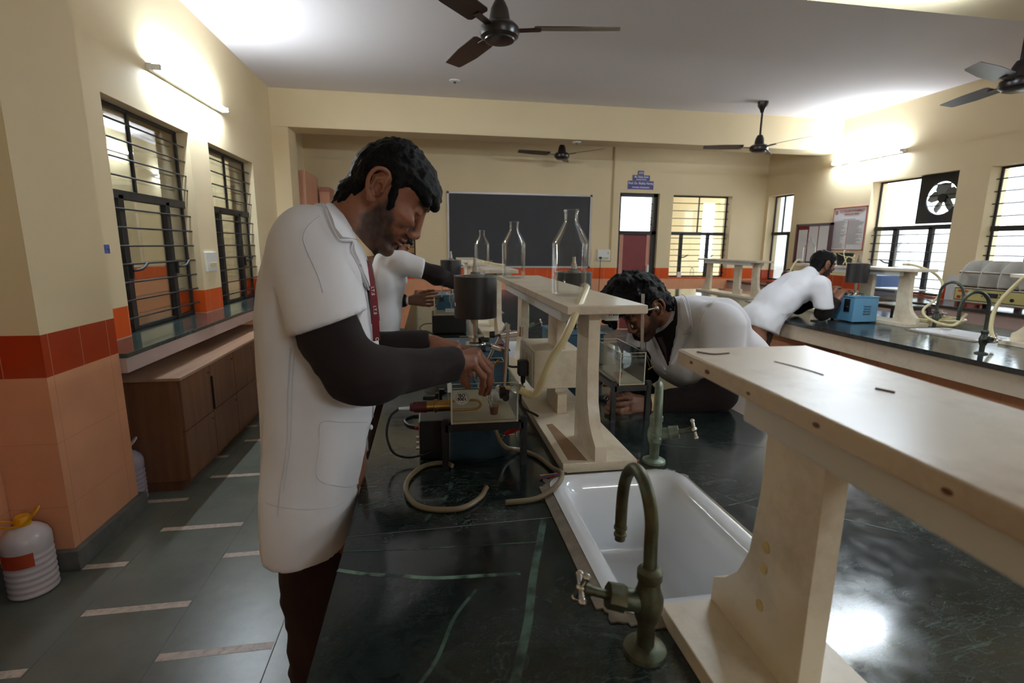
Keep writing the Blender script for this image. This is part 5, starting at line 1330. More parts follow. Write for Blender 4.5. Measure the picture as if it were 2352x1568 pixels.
class Vol:
    def __init__(s, lo, hi, h):
        s.h = h; s.lo = np.array(lo, float)
        n = np.ceil((np.array(hi)-s.lo)/h).astype(int)+1
        s.ax = [s.lo[i]+h*np.arange(n[i]) for i in range(3)]
        s.f = np.full(n, 9.0)
    def region(s, lo, hi, pad):
        sl = []
        for i in range(3):
            a = max(0, int((lo[i]-pad-s.lo[i])/s.h)); b = min(len(s.ax[i]), int((hi[i]+pad-s.lo[i])/s.h)+2)
            if b <= a: return None
            sl.append(slice(a, b))
        return tuple(sl), s.ax[0][sl[0]][:, None, None], s.ax[1][sl[1]][None, :, None], s.ax[2][sl[2]][None, None, :]
    def add(s, prim, k=0.0, sub=False, cut=None, pad=0.03):
        fn, lo, hi = prim
        r = s.region(lo, hi, pad+k)
        if r is None: return s
        sl, X, Y, Z = r
        d = fn(X, Y, Z)
        if cut is not None:
            for p, nrm in cut: d = np.maximum(d, (X-p[0])*nrm[0]+(Y-p[1])*nrm[1]+(Z-p[2])*nrm[2])
        s.f[sl] = smax(s.f[sl], -d, k) if sub else smin(s.f[sl], d, k)
        return s
    def cone(s, a, b, ra, rb, k=0.01, **kw): return s.add(cone_f(a, b, ra, rb), k, **kw)
    def ell(s, c, r, R=None, k=0.01, **kw): return s.add(ell_f(c, r, R), k, **kw)
    def ecap(s, a, b, wa, wb, side, k=0.03, n=2.0, **kw): return s.add(ecap_f(a, b, wa, wb, side, n), k, **kw)
    def chain(s, pts, rad, k=0.01, **kw):
        for i in range(len(pts)-1): s.cone(pts[i], pts[i+1], rad[i], rad[i+1], k, **kw)
        return s
    def mesh(s): return surface_nets(s.f, s.lo, s.h)
def relax(V, F, it=2, lam=0.5):
    E = np.concatenate([F[:, [0, 1]], F[:, [1, 2]], F[:, [2, 3]], F[:, [3, 0]]])
    for _ in range(it):
        A = np.zeros_like(V); n = np.zeros(len(V))
        np.add.at(A, E[:, 0], V[E[:, 1]]); np.add.at(n, E[:, 0], 1)
        np.add.at(A, E[:, 1], V[E[:, 0]]); np.add.at(n, E[:, 1], 1)
        V = V+lam*(A/n[:, None]-V)
    return V
def normals(V, F):
    n = np.cross(V[F[:, 2]]-V[F[:, 0]], V[F[:, 3]]-V[F[:, 1]])
    A = np.zeros_like(V)
    for i in range(4): np.add.at(A, F[:, i], n)
    return A/(np.linalg.norm(A, axis=1)[:, None]+1e-12)
def npmesh(name, V, F, m, parent=None, col=None, smooth=True):
    me = bpy.data.meshes.new(name)
    off = np.array(_abs_loc(parent)) if parent is not None else 0
    me.from_pydata((V-off).tolist(), [], [tuple(q) for q in F.tolist()] if not isinstance(F, list) else F)
    me.materials.append(m)
    if smooth: me.shade_smooth()
    if col is not None:
        ca = me.color_attributes.new('tint', 'FLOAT_COLOR', 'POINT')
        ca.data.foreach_set('color', np.concatenate([col, np.ones((len(col), 1))], 1).astype(np.float32).ravel())
    return link(name, me, parent)
def poly_sdf(poly, U, V):
    """signed distance in the plane, positive inside"""
    P = np.array(poly, float); d = np.full(np.broadcast(U, V).shape, 1e9); ins = np.zeros(d.shape, bool)
    n = len(P)
    for i in range(n):
        a, b = P[i], P[(i+1) % n]; e = b-a
        t = np.clip(((U-a[0])*e[0]+(V-a[1])*e[1])/(e@e+1e-12), 0, 1)
        d = np.minimum(d, np.hypot(U-a[0]-e[0]*t, V-a[1]-e[1]*t))
        c = (a[1] > V) != (b[1] > V)
        ins ^= c & (U < (b[0]-a[0])*(V-a[1])/(b[1]-a[1]+1e-12)+a[0])
    return np.where(ins, d, -d)

# ---------------------------------------------------------------- heads (u forward, s left, v up; origin between the ears)
SKULL = [(.088, .058), (.093, .036), (.0875, .016), (.085, -.005), (.086, -.030), (.089, -.045), (.088, -.055), (.085, -.066), (.081, -.077), (.085, -.089), (.079, -.101), (.062, -.107),
         (.04, -.100), (.018, -.080), (-.005, -.058), (-.035, -.062), (-.058, -.038), (-.070, 0), (-.074, .03), (-.069, .057), (-.052, .080), (-.025, .096), (.01, .100), (.048, .090), (.074, .074)]
def inflate(poly, U, S, V, R, g):
    d = poly_sdf(poly, U[:, :, 0] if U.ndim == 3 else U, V) if False else poly_sdf(poly, U, V)
    sp = S/g
    ins = np.clip(R-d, 0, None)
    return np.sqrt(ins**2+sp**2)-R
def head_fields(h, lo, hi):
    v = Vol(lo, hi, h)
    U = v.ax[0][:, None]; V2 = v.ax[2][None, :]
    return v, U, V2
def jaw_g(U, V): return 1.0-0.30*sstep(0.02, -0.10, V)-0.05*sstep(0.05, 0.1, U)
def make_head(h=0.003, nose=1.0, beard=None, hair_out=None, hair_reg=None, hair_R=0.086, curl=0.004, curl_s=70.0, neck=((-.02, 0, -.05), (-.06, 0, -.16)), neck_r=(.056, .062), skin=(0.3, 0.13, 0.07), fringe=(), hseed=1):
    v, U, V2 = head_fields(h, (-.15, -.10, -.20), (.14, .10, .13))
    g = jaw_g(U, V2)
    d2 = poly_sdf(SKULL, U, V2)
    ins = np.clip(0.078-d2, 0, None)
    S = v.ax[1]
    v.f = np.sqrt(ins[:, None, :]**2+(S[None, :, None]/g[:, None, :])**2)-0.078
    skull = v.f.copy()
    v.cone(neck[0], neck[1], neck_r[0], neck_r[1], 0.02)
    for s in (-1, 1):
        v.ell((.062, s*.050, -.014), (.028, .016, .018), k=.02)            # cheekbone
        v.ell((.101, s*.033, .014), (.016, .021, .0115), k=.014, sub=True)   # eye socket
        v.ell((.0775, s*.032, .0125), (.0135, .0155, .0125), k=.004)          # lidded eye
        v.ell((.087, s*.030, .031), (.010, .024, .0065), k=.010)            # brow
        v.ell((.098, s*.0115, -.034), (.0115, .0075, .0085), k=.005)        # nostril wing
        v.ell((.100, s*.0065, -.0405), (.0045, .0032, .004), k=.002, sub=True)
    v.cone((.0865, 0, .022), (.1035, 0, -.022), .0072, .0085, .008)
    v.ell((.1055, 0, -.0285), (.0105, .0105, .0085), k=.007)
    v.cone((.097, 0, -.038), (.092, 0, -.046), .006, .006, .006)
    v.ell((.0915, 0, -.0535), (.0085, .023, .0058), k=.004)                 # lips
    v.ell((.0895, 0, -.0655), (.0085, .020, .0065), k=.004)
    v.ell((.101, 0, -.0593), (.012, .024, .0012), k=.002, sub=True)
    v.ell((.080, 0, -.092), (.012, .022, .013), k=.012)
    V, F = v.mesh(); V = relax(V, F, 2, 0.4)
    # ears
    EV, EF = [], []
    for s in (-1, 1):
        e = Vol((-.045, -.02, -.05), (.03, .035, .05), 0.0016)
        o = lambda u, w, vv: (u-0.25*0, w, vv)
        hx = [(.006, .004, .002), (.013, .007, .018), (.008, .011, .030), (-.006, .014, .034), (-.019, .017, .026), (-.023, .018, .008), (-.018, .015, -.010), (-.010, .010, -.022), (-.002, .006, -.030), (.006, .004, -.026)]
        e.chain([np.array(p) for p in spline([Vector(p) for p in hx], 3)], [.0036]*40, 0.003)
        Rm = np.array([[.88, .42, -.2], [-.42, .9, 0], [.2, .05, .97]]); 
        e.ell((-.004, .0085, .004), (.0165, .0032, .028), Rm, k=.004)
        e.ell((-.0035, .0055, -.025), (.008, .0045, .0085), k=.004)
        e.ell((.0005, .0115, -.004), (.0085, .008, .0115), k=.003, sub=True)
        e.chain([np.array(p) for p in ((.0, .012, .020), (-.011, .0135, .011), (-.011, .0125, -.006), (-.004, .010, -.015))], [.0028, .003, .003, .0028], 0.003)
        e.ell((.0085, .006, -.003), (.0045, .0055, .0055), k=.003)
        e.ell((.002, -.004, 0), (.012, .010, .02), k=.006)
        ev, ef = e.mesh(); ev = relax(ev, ef, 1, 0.4)
        c, sn = math.cos(0.14), math.sin(0.14)
        q = ev.copy(); q[:, 0] = ev[:, 0]*c-ev[:, 2]*sn*1.0; q[:, 2] = ev[:, 0]*sn+ev[:, 2]*c
        q[:, 1] = s*(ev[:, 1]+.0725); q[:, 0] -= 0.004
        if s < 0: ef = ef[:, ::-1]
        EV.append(q); EF.append(ef)
    n0 = len(V)
    for q, ef in zip(EV, EF):
        F = np.concatenate([F, ef+len(V)]); V = np.concatenate([V, q])
    # complexion: lips, brows, lash line, beard; painted shade in mouth gap, lid crease, nostrils
    base = np.array(skin); C = np.tile(base, (len(V), 1))
    u, s, w = V[:, 0], np.abs(V[:, 1]), V[:, 2]
    nz = 0.5*vnoise(V*60, 3)+0.5*vnoise(V*150, 4)
    def blend(m, c):
        nonlocal C
        C = C*(1-m[:, None])+np.array(c)*m[:, None]
    blend(0.25*sstep(-0.2, 0.6, nz), base*0.8)
    lip = ((((u-.096)/.014)**2+(s/.022)**2+((w+.0595)/.0115)**2) < 1)*1.0
    blend(lip*0.75, np.array((0.20, 0.075, 0.06)))
    mouth_shade = np.exp(-((w+.0593)/.0016)**2)*(u > .082)*(s < .021); blend(mouth_shade*0.9, (0.04, 0.012, 0.01))
    dark = np.array((0.011, 0.008, 0.007))
    br = (np.exp(-((w-.0325+0.10*np.abs(s-.030))/.0052)**2)*sstep(.006, .013, s)*sstep(.056, .046, s)*(u > .05)); blend(np.clip(br*1.15+0.2*nz*br, 0, 0.95), dark)
    ls = np.exp(-((w-.0075)/.0016)**2)*(np.abs(s-.032) < .0145)*(u > .07); blend(ls*0.95, dark)
    crease = np.exp(-((w-.0205)/.0016)**2)*(np.abs(s-.032) < .014)*(u > .07); blend(crease*0.35, base*0.5)
    no = np.exp(-(((u-.100)/.004)**2+((s-.0065)/.003)**2+((w+.0405)/.003)**2)); blend(no*0.9, (0.03, 0.012, 0.01))
    if beard is not None:
        db = poly_sdf(beard, u, w)
        bm = sstep(-.006, .008, db+0.004*nz)*(0.78+0.18*nz)
        bm[n0:] = 0
        blend(np.clip(bm, 0, 0.93), dark*1.4)
    # hair
    HV = HF = None
    if hair_out is not None:
        hv, U, V2 = head_fields(h*1.0, (-.16, -.125, -.15), (.18, .125, .20))
        dh = poly_sdf(hair_out, U, V2); ins = np.clip(hair_R-dh, 0, None)
        S = hv.ax[1]
        gh = 1.0-0.10*sstep(0.0, -0.06, V2)+0*U
        F1 = np.sqrt(ins[:, None, :]**2+(S[None, :, None]/gh[:, None, :])**2)-hair_R
        G = np.stack(np.broadcast_arrays(hv.ax[0][:, None, None], S[None, :, None], hv.ax[2][None, None, :]), -1)
        nn = vnoise(G*np.array((curl_s, curl_s, curl_s*0.8)), hseed)+0.5*vnoise(G*curl_s*2.1, hseed+5)
        gs = jaw_g(U, V2); ds = poly_sdf(SKULL, U, V2)
        F3 = np.sqrt(np.clip(0.078-ds, 0, None)[:, None, :]**2+(S[None, :, None]/gs[:, None, :])**2)-0.078-0.009
        cf = cone_f(neck[0], neck[1], neck_r[0]+.004, neck_r[1]+.004)[0](hv.ax[0][:, None, None], S[None, :, None], hv.ax[2][None, None, :])
        F1 = smin(smin(F1, F3, 0.006), cf, 0.008)-curl*nn
        dr = poly_sdf(hair_reg, U, V2)
        F2 = -dr[:, None, :]-0.006*vnoise(G*95, 8)
        hv.f = smax(F1, F2, 0.010)
        for p in fringe: hv.cone(*p, k=0.008)
        HV, HF = hv.mesh(); HV = relax(HV, HF, 1, 0.4)
    return dict(V=V, F=F, C=C, HV=HV, HF=HF)
def head_matrix(pos, yaw, pitch, roll=0.0, sc=1.05):
    """yaw 0 = facing +x; pitch > 0 = looking down"""
    f = np.array((math.cos(yaw)*math.cos(pitch), math.sin(yaw)*math.cos(pitch), -math.sin(pitch)))
    l = np.array((-math.sin(yaw), math.cos(yaw), 0.0)); up = np.cross(f, l)
    l, up = l*math.cos(roll)+up*math.sin(roll), up*math.cos(roll)-l*math.sin(roll)
    R = np.stack([f, l, up], 1)*sc
    return R, np.array(pos, float)
# ---------------------------------------------------------------- hands
def make_hand(wrist, fing, thumb, h=0.0022, r0=0.0088, wr=0.024, back=None):
    """fing: four chains [mcp, pip, dip, tip]; thumb: [cmc, mcp, ip, tip]"""
    wrist = np.array(wrist, float)
    P = [wrist]+[np.array(p) for f_ in fing for p in f_]+[np.array(p) for p in thumb]
    back = wrist+(wrist-np.mean([f_[0] for f_ in fing], 0))*0.45 if back is None else np.array(back, float)
    P.append(back)
    lo = np.min(P, 0)-0.035; hi = np.max(P, 0)+0.035
    v = Vol(lo, hi, h)
    v.cone(back, wrist, wr*1.02, wr, 0.01)
    for i, f_ in enumerate(fing):
        f_ = [np.array(p, float) for p in f_]; s = (0.93, 1.0, 1.02, 0.88)[i]
        w2 = wrist+(f_[0]-wrist)*0.12+(f_[0]-np.mean([q[0] for q in fing], 0))*0.35
        v.cone(w2, f_[0], 0.0145, 0.0115, 0.016)
    for i, f_ in enumerate(fing):
        f_ = [np.array(p, float) for p in f_]; s = (0.90, 0.98, 1.0, 0.96)[i]
        t = Vol(lo, hi, h); r = r0*s
        t.chain(f_, [r*1.12, r*1.02, r*0.92, r*0.80], 0.003)
        for q, rr in ((f_[0], 1.2), (f_[1], 1.08), (f_[2], 0.97)): t.ell(q, (r*rr,)*3, k=0.004)
        v.f = smin(v.f, t.f, 0.0035)
    th = [np.array(p, float) for p in thumb]
    v.chain(th, [0.0150, 0.0120, 0.0104, 0.0085], 0.008)
    v.cone(wrist+(th[0]-wrist)*0.3, th[0], 0.016, 0.0155, 0.014)
    V, F = v.mesh()
    return relax(V, F, 2, 0.35), F, [f_[-1] for f_ in fing]
def skinmat(name, rough=0.48):
    m, nt, p = newmat(name)
    at_ = N(nt, 'ShaderNodeAttribute', attribute_name='tint')
    tc = N(nt, 'ShaderNodeTexCoord')
    nz = N(nt, 'ShaderNodeTexNoise', i_Scale=90.0, i_Detail=4.0)
    nt.links.new(tc.outputs['Object'], nz.inputs['Vector'])
    r = ramp(nt, nz.outputs['Fac'], [(0.3, (0.86,)*3), (0.7, (1.08,)*3)])
    mx = N(nt, 'ShaderNodeMixRGB', blend_type='MULTIPLY'); mx.inputs[0].default_value = 1.0
    nt.links.new(at_.outputs['Color'], mx.inputs[1]); nt.links.new(r.outputs[0], mx.inputs[2])
    nt.links.new(mx.outputs[0], p.inputs['Base Color'])
    p.inputs['Roughness'].default_value = rough
    p.inputs['Subsurface Weight'].default_value = 0.10
    p.inputs['Subsurface Radius'].default_value = (0.012, 0.005, 0.003)
    p.inputs['Subsurface Scale'].default_value = 0.4
    b = N(nt, 'ShaderNodeBump', i_Strength=0.18, i_Distance=0.0015)
    n2 = N(nt, 'ShaderNodeTexNoise', i_Scale=420.0, i_Detail=3.0)
    nt.links.new(tc.outputs['Object'], n2.inputs['Vector']); nt.links.new(n2.outputs['Fac'], b.inputs['Height'])
    nt.links.new(b.outputs[0], p.inputs['Normal'])
    return m
def hairmat(name, wave=1.0):
    m, nt, p = newmat(name)
    tc = N(nt, 'ShaderNodeTexCoord'); mp = N(nt, 'ShaderNodeMapping'); mp.inputs['Scale'].default_value = (95, 60, 240)
    mp.inputs['Rotation'].default_value = (0.3, 0.9, 0.2)
    nt.links.new(tc.outputs['Object'], mp.inputs[0])
    nz = N(nt, 'ShaderNodeTexNoise', i_Scale=1.6, i_Detail=6.0, i_Roughness=0.65, i_Distortion=1.2*wave)
    nt.links.new(mp.outputs[0], nz.inputs['Vector'])
    r = ramp(nt, nz.outputs['Fac'], [(0.3, s2l(5, 5, 5)), (0.75, s2l(17, 14, 13))])
    nt.links.new(r.outputs[0], p.inputs['Base Color'])
    p.inputs['Roughness'].default_value = 0.5
    p.inputs['Specular IOR Level'].default_value = 0.14
    b = N(nt, 'ShaderNodeBump', i_Strength=0.9, i_Distance=0.004)
    nt.links.new(nz.outputs['Fac'], b.inputs['Height']); nt.links.new(b.outputs[0], p.inputs['Normal'])
    return m
def clothmat(name, col, rough=0.9, weave=900, var=0.03, sheen=0.15, bump=0.15):
    m, nt, p = newmat(name)
    tc = N(nt, 'ShaderNodeTexCoord')
    nz = N(nt, 'ShaderNodeTexNoise', i_Scale=7.0, i_Detail=4.0); nt.links.new(tc.outputs['Object'], nz.inputs['Vector'])
    r = ramp(nt, nz.outputs['Fac'], [(0.3, tuple(c*(1-var) for c in col)), (0.7, tuple(min(1, c*(1+var)) for c in col))])
    nt.links.new(r.outputs[0], p.inputs['Base Color'])
    p.inputs['Roughness'].default_value = rough; p.inputs['Sheen Weight'].default_value = sheen; p.inputs['Specular IOR Level'].default_value = 0.2
    n2 = N(nt, 'ShaderNodeTexNoise', i_Scale=float(weave), i_Detail=2.0); nt.links.new(tc.outputs['Object'], n2.inputs['Vector'])
    n3 = N(nt, 'ShaderNodeTexNoise', i_Scale=22.0, i_Detail=3.0); nt.links.new(tc.outputs['Object'], n3.inputs['Vector'])
    ad = N(nt, 'ShaderNodeMath', operation='MULTIPLY_ADD'); ad.inputs[1].default_value = 0.12
    nt.links.new(n2.outputs['Fac'], ad.inputs[0]); nt.links.new(n3.outputs['Fac'], ad.inputs[2])
    b = N(nt, 'ShaderNodeBump', i_Strength=bump, i_Distance=0.006)
    nt.links.new(ad.outputs[0], b.inputs['Height']); nt.links.new(b.outputs[0], p.inputs['Normal'])
    return m
M_SKIN = skinmat('skin')
M_HAIR = hairmat('black_hair')
M_COAT = clothmat('white_coat_cloth', s2l(226, 224, 226))
M_BLAZ = clothmat('dark_brown_blazer', s2l(36, 29, 28), var=0.1, sheen=0.02)
M_TROU = clothmat('brown_trouser_cloth', s2l(56, 42, 38), var=0.08, sheen=0.03)
M_SHIRT = clothmat('cream_shirt', s2l(222, 194, 150))
M_TIE = clothmat('maroon_ribbon', s2l(112, 22, 32), rough=0.5, var=0.1)
M_TIED = clothmat('dark_tie', s2l(64, 44, 44), rough=0.6)
M_SHOE = mat('black_shoe', s2l(24, 22, 22), 0.35)
def folds(V, F, amp, sc, seed=0, k=1.0):
    """cloth wrinkles: ridged noise pushed along the normal"""
    n = normals(V, F)
    a = vnoise(V*np.array(sc), seed); b = vnoise(V*np.array(sc)*2.1+7.3, seed+3)
    d = (1-np.abs(a)*2)*0.6+b*0.4
    return V+n*(amp*d*k)[:, None] if np.ndim(k) else V+n*(amp*d)[:, None]
def drape(name, poly, plane, bvh, dirv, off, thick, m, parent, step=0.008, pts3=None):
    """garment panel: outline laid on a surface along dirv, with real thickness"""
    pass
def seg_dist(V, a, b):
    a = np.array(a, float); b = np.array(b, float); ba = b-a
    t = np.clip((V-a)@ba/(ba@ba), 0, 1)
    return np.linalg.norm(V-a-t[:, None]*ba, axis=1), t
def panel(name, px_poly, V, F, m, parent, off=0.004, thick=0.003, step=7.0, Yg=1.2, eye=(0, 0, CAMH), smooth_it=0):
    """flat cloth piece (lapel, collar, pocket) lying on a garment surface: its outline was measured in the photo from the camera's place"""
    bv = BVHTree.FromPolygons([Vector(v) for v in V], [tuple(q) for q in F])
    P = [Vector(p) for p in px_poly]
    out = []
    for i in range(len(P)):
        a, b = P[i], P[(i+1) % len(P)]; n = max(1, int((b-a).length/step))
        out += [a+(b-a)*(j/n) for j in range(n)]
    xs_ = [p.x for p in out]; ys_ = [p.y for p in out]
    pin = []
    x = min(xs_)+step/2
    arr = np.array([(p.x, p.y) for p in out])
    gx, gy = np.meshgrid(np.arange(min(xs_), max(xs_), step), np.arange(min(ys_), max(ys_), step))
    d = poly_sdf(arr, gx.ravel(), gy.ravel())
    pin = [Vector((a, b)) for a, b, q in zip(gx.ravel(), gy.ravel(), d) if q > step*0.55]
    n = len(out)
    res = delaunay_2d_cdt(out+pin, [(i, (i+1) % n) for i in range(n)], [], 1, 1e-4)
    v2, f2 = res[0], res[2]
    eye = Vector(eye); W = []; Nn = []; last = None
    for p in v2:
        q = at(p.x, p.y, 1, Yg); dr = (q-eye).normalized()
        hit, nr, _, _ = bv.ray_cast(eye, dr)
        if hit is None:
            hit, nr, _, _ = bv.find_nearest(q if last is None else eye+dr*((last-eye).dot(dr)))
        last = hit
        if nr.dot(dr) > 0: nr = -nr
        W.append(hit); Nn.append(nr)
    W = np.array([tuple(w) for w in W]); Nn = np.array([tuple(w) for w in Nn])
    # even the panel out so that it lies smoothly
    nb = [set() for _ in v2]
    for f in f2:
        for a, b in zip(f, f[1:]+f[:1] if isinstance(f, list) else list(f[1:])+[f[0]]): nb[a].add(b); nb[b].add(a)
    for _ in range(3+smooth_it):
        W2 = np.array([W[list(nb[i])].mean(0) if nb[i] else W[i] for i in range(len(W))]); Nn = np.array([Nn[list(nb[i])].mean(0) if nb[i] else Nn[i] for i in range(len(Nn))])
        inner = np.arange(len(W)) >= 0
        W = W*0.6+W2*0.4 if smooth_it else W
    Nn /= np.linalg.norm(Nn, axis=1)[:, None]
    top = W+Nn*(off+thick); bot = W+Nn*(off*0.2-0.002)
    k = len(W); Fs = [tuple(f) for f in f2]+[tuple(reversed([i+k for i in f])) for f in f2]
    # border walls
    from collections import Counter
    ec = Counter(); 
    for f in f2:
        f = list(f)
        for a, b in zip(f, f[1:]+f[:1]): ec[(a, b)] += 1
    for (a, b) in ec:
        if (b, a) not in ec: Fs.append((b, a, a+k, b+k))
    me = bpy.data.meshes.new(name)
    o_ = np.array(_abs_loc(parent)); me.from_pydata((np.concatenate([top, bot])-o_).tolist(), [], Fs)
    me.materials.append(m)
    bm = bmesh.new(); bm.from_mesh(me); bmesh.ops.recalc_face_normals(bm, faces=bm.faces); bm.to_mesh(me); bm.free()
    me.shade_smooth(); me.set_sharp_from_angle(angle=0.9)
    return link(name, me, parent)
def seam(name, px_line, V, F, m, parent, r=.0011, Yg=1.2, off=.0006):
    """stitched seam, or darker line for edge shade, running over a garment surface"""
    bv = BVHTree.FromPolygons([Vector(v) for v in V], [tuple(q) for q in F])
    P = spline([Vector((a, b, 0)) for a, b in px_line], 8); eye = Vector((0, 0, CAMH)); W = []
    for p in P:
        q = at(p.x, p.y, 1, Yg); dr = (q-eye).normalized()
        hit, nr, _, _ = bv.ray_cast(eye, dr)
        if hit is None: continue
        W.append(hit+nr*off*(1 if nr.dot(dr) < 0 else -1))
    if len(W) > 2: return MB().tube(W, r, 6, smooth=0).build(name, m, parent)
def merge(parts):
    V = []; F = []; C = []; b = 0
    for v, f, c in parts:
        V.append(v); F.append(f+b); C.append(np.tile(c, (len(v), 1)) if np.ndim(c) == 1 else c); b += len(v)
    return np.concatenate(V), np.concatenate(F), np.concatenate(C)
def legs(parent, hipL, hipR, kneeL, kneeR, ankL, ankR, toe, r=(.078, .066, .055), seat=None, h=0.009, m=None):
    P = np.array([hipL, hipR, kneeL, kneeR, ankL, ankR], float)
    v = Vol(P.min(0)-.16, P.max(0)+.16, h)
    v.ecap(np.array(hipL)*.5+np.array(hipR)*.5+np.array((0, 0, -.02)), np.array(hipL)*.5+np.array(hipR)*.5+np.array((0, 0, .10)), (.150, .088), (.135, .078), np.array(hipL)-np.array(hipR), .03)
    for a, b, c in ((hipL, kneeL, ankL), (hipR, kneeR, ankR)):
        v.cone(a, b, r[0], r[1], .03); v.cone(b, c, r[1], r[2], .02)
    za = min(ankL[2], ankR[2])
    v.f[:, :, v.ax[2] < za-0.035] = 9
    V, F = v.mesh(); V = relax(V, F, 2)
    V = folds(V, F, .008, (9, 9, 16), 5)
    npmesh('trousers', V, F, M_TROU, parent)
    for a in (ankL, ankR):
        a = np.array(a); t = np.array(toe)/np.linalg.norm(toe); z0 = 0.0
        s = Vol(np.array((a[0]-.3, a[1]-.3, -.01)), np.array((a[0]+.3, a[1]+.3, .16)), .008)
        b0 = np.array((a[0], a[1], 0)); 
        s.cone(b0-t*.03+np.array((0, 0, .045)), b0+t*.05+np.array((0, 0, .045)), .045, .043, .03)
        s.cone(b0+t*.05+np.array((0, 0, .04)), b0+t*.16+np.array((0, 0, .03)), .042, .036, .03)
        s.cone(b0+np.array((0, 0, .06)), a+np.array((0, 0, .02)), .05, .048, .02)
        s.f = np.maximum(s.f, -(s.ax[2][None, None, :]-0.001))
        V, F = s.mesh(); npmesh('shoe', relax(V, F, 1), F, M_SHOE, parent)
def sleeve(parent, pts, rad, name='blazer_sleeve', m=None, h=0.006, amp=0.004, seed=0, cuts=None, sc=(16, 16, 26), k=0.03):
    P = [np.array(p, float) for p in pts]; R = max(rad)
    v = Vol(np.min(P, 0)-R-.03, np.max(P, 0)+R+.03, h)
    v.chain(P, rad, k)
    if cuts:
        X, Y, Z = v.ax[0][:, None, None], v.ax[1][None, :, None], v.ax[2][None, None, :]
        for p, nr in cuts: v.f = np.maximum(v.f, (X-p[0])*nr[0]+(Y-p[1])*nr[1]+(Z-p[2])*nr[2])
    V, F = v.mesh(); V = relax(V, F, 2)
    V = folds(V, F, amp, sc, seed)
    return npmesh(name, V, F, m or M_BLAZ, parent), V, F
def nrm(a):
    a = np.array(a, float); return a/np.linalg.norm(a)
# ================================================================== THE FOUR MEN
def put_head(parent_parts, hd, Rm, pos): return hd['V']@Rm.T+pos, hd['F'], hd['C']
SK1 = np.array(s2l(138, 86, 60)); SK2 = np.array(s2l(128, 84, 62)); SK3 = np.array(s2l(132, 86, 60)); SK4 = np.array(s2l(140, 96, 74))

# ---------------------------------------------------------------- man in the foreground
p1 = thing('person', 'man nearest the camera in white half-sleeved lab coat, reaching into the organ bath', 'person', (-0.27, 1.2, 0))
ear1 = np.array((-0.0935, 1.198, 1.5645)); ph1 = math.radians(39)
R1, O1 = head_matrix(ear1, 0.0, ph1)
sh = lambda L, du=-.006, dv=.004: [(a+du, b+dv) for a, b in L]
HO1 = sh([(-.049, -.085), (-.062, -.033), (-.073, -.008), (-.080, .018), (-.073, .042), (-.063, .072), (-.044, .099), (-.011, .115), (.026, .111), (.064, .099), (.096, .078), (.109, .060), (.108, .042), (.096, .035), (.075, .025), (.045, -.02), (.0, -.05)])
HR1 = sh([(-.060, -.092), (-.085, -.04), (-.11, .02), (-.08, .12), (0, .16), (.10, .13), (.14, .06), (.125, .035), (.108, .036), (.098, .031), (.082, .033), (.060, .034), (.040, .030), (.038, .018), (.041, -.004), (.046, -.026), (.040, -.029), (.026, .001), (.014, .020), (-.002, .034), (-.017, .030), (-.022, .006), (-.017, -.014), (-.026, -.042), (-.036, -.070)])
BD1 = sh([(.030, -.002), (.046, -.010), (.050, -.026), (.060, -.033), (.068, -.050), (.078, -.058), (.090, -.044), (.106, -.046), (.108, -.055), (.092, -.0555), (.086, -.058), (.086, -.068), (.096, -.069), (.10, -.085), (.09, -.12), (.03, -.13), (.005, -.075), (.012, -.045), (.022, -.025)])
nb1 = np.linalg.solve(R1, np.array((-0.185, 1.2, 1.43))-O1)
hd1 = make_head(0.0022, beard=BD1, hair_out=HO1, hair_reg=HR1, hair_R=0.083, curl=0.0034, curl_s=85, neck=((-.022, 0, -.045), tuple(nb1)), neck_r=(.053, .062), skin=SK1,
                fringe=[((.070, -.03, .068), (.100, -.02, .044), .016, .012), ((.072, .02, .07), (.1, .02, .046), .016, .012), ((.06, -.055, .055), (.085, -.05, .038), .014, .010)])
# right hand (near), left hand (behind it)
wr1 = J(1044, 832, 1.175)
fg1 = [[J(1086, 836, 1.172), J(1110, 864, 1.172), J(1109, 886, 1.185), J(1104, 903, 1.20)],
       [J(1094, 821, 1.192), J(1121, 853, 1.190), J(1121, 882, 1.20), J(1113, 905, 1.218)],
       [J(1097, 811, 1.214), J(1126, 842, 1.212), J(1127, 876, 1.222), J(1121, 902, 1.238)],
       [J(1090, 806, 1.238), J(1119, 834, 1.242), J(1124, 866, 1.250), J(1117, 893, 1.258)]]
th1 = [J(1056, 846, 1.205), J(1062, 862, 1.218), J(1068, 876, 1.224), J(1074, 887, 1.226)]
hv1, hf1, tips1 = make_hand(wr1, fg1, th1, back=J(1012, 828, 1.14))
wl1 = J(990, 789, 1.47)
fl1 = [[J(1042, 812, 1.40), J(1066, 826, 1.37), J(1076, 846, 1.36), J(1080, 864, 1.355)],
       [J(1047, 802, 1.42), J(1076, 818, 1.39), J(1086, 842, 1.38), J(1088, 862, 1.37)],
       [J(1050, 796, 1.44), J(1080, 812, 1.41), J(1093, 838, 1.40), J(1096, 858, 1.39)],
       [J(1046, 791, 1.46), J(1073, 803, 1.445), J(1088, 824, 1.43), J(1093, 844, 1.42)]]
tl1 = [J(1008, 806, 1.44), J(1030, 826, 1.40), J(1048, 842, 1.385), J(1062, 855, 1.375)]
hvl, hfl, _ = make_hand(wl1, fl1, tl1, back=J(962, 787, 1.47))
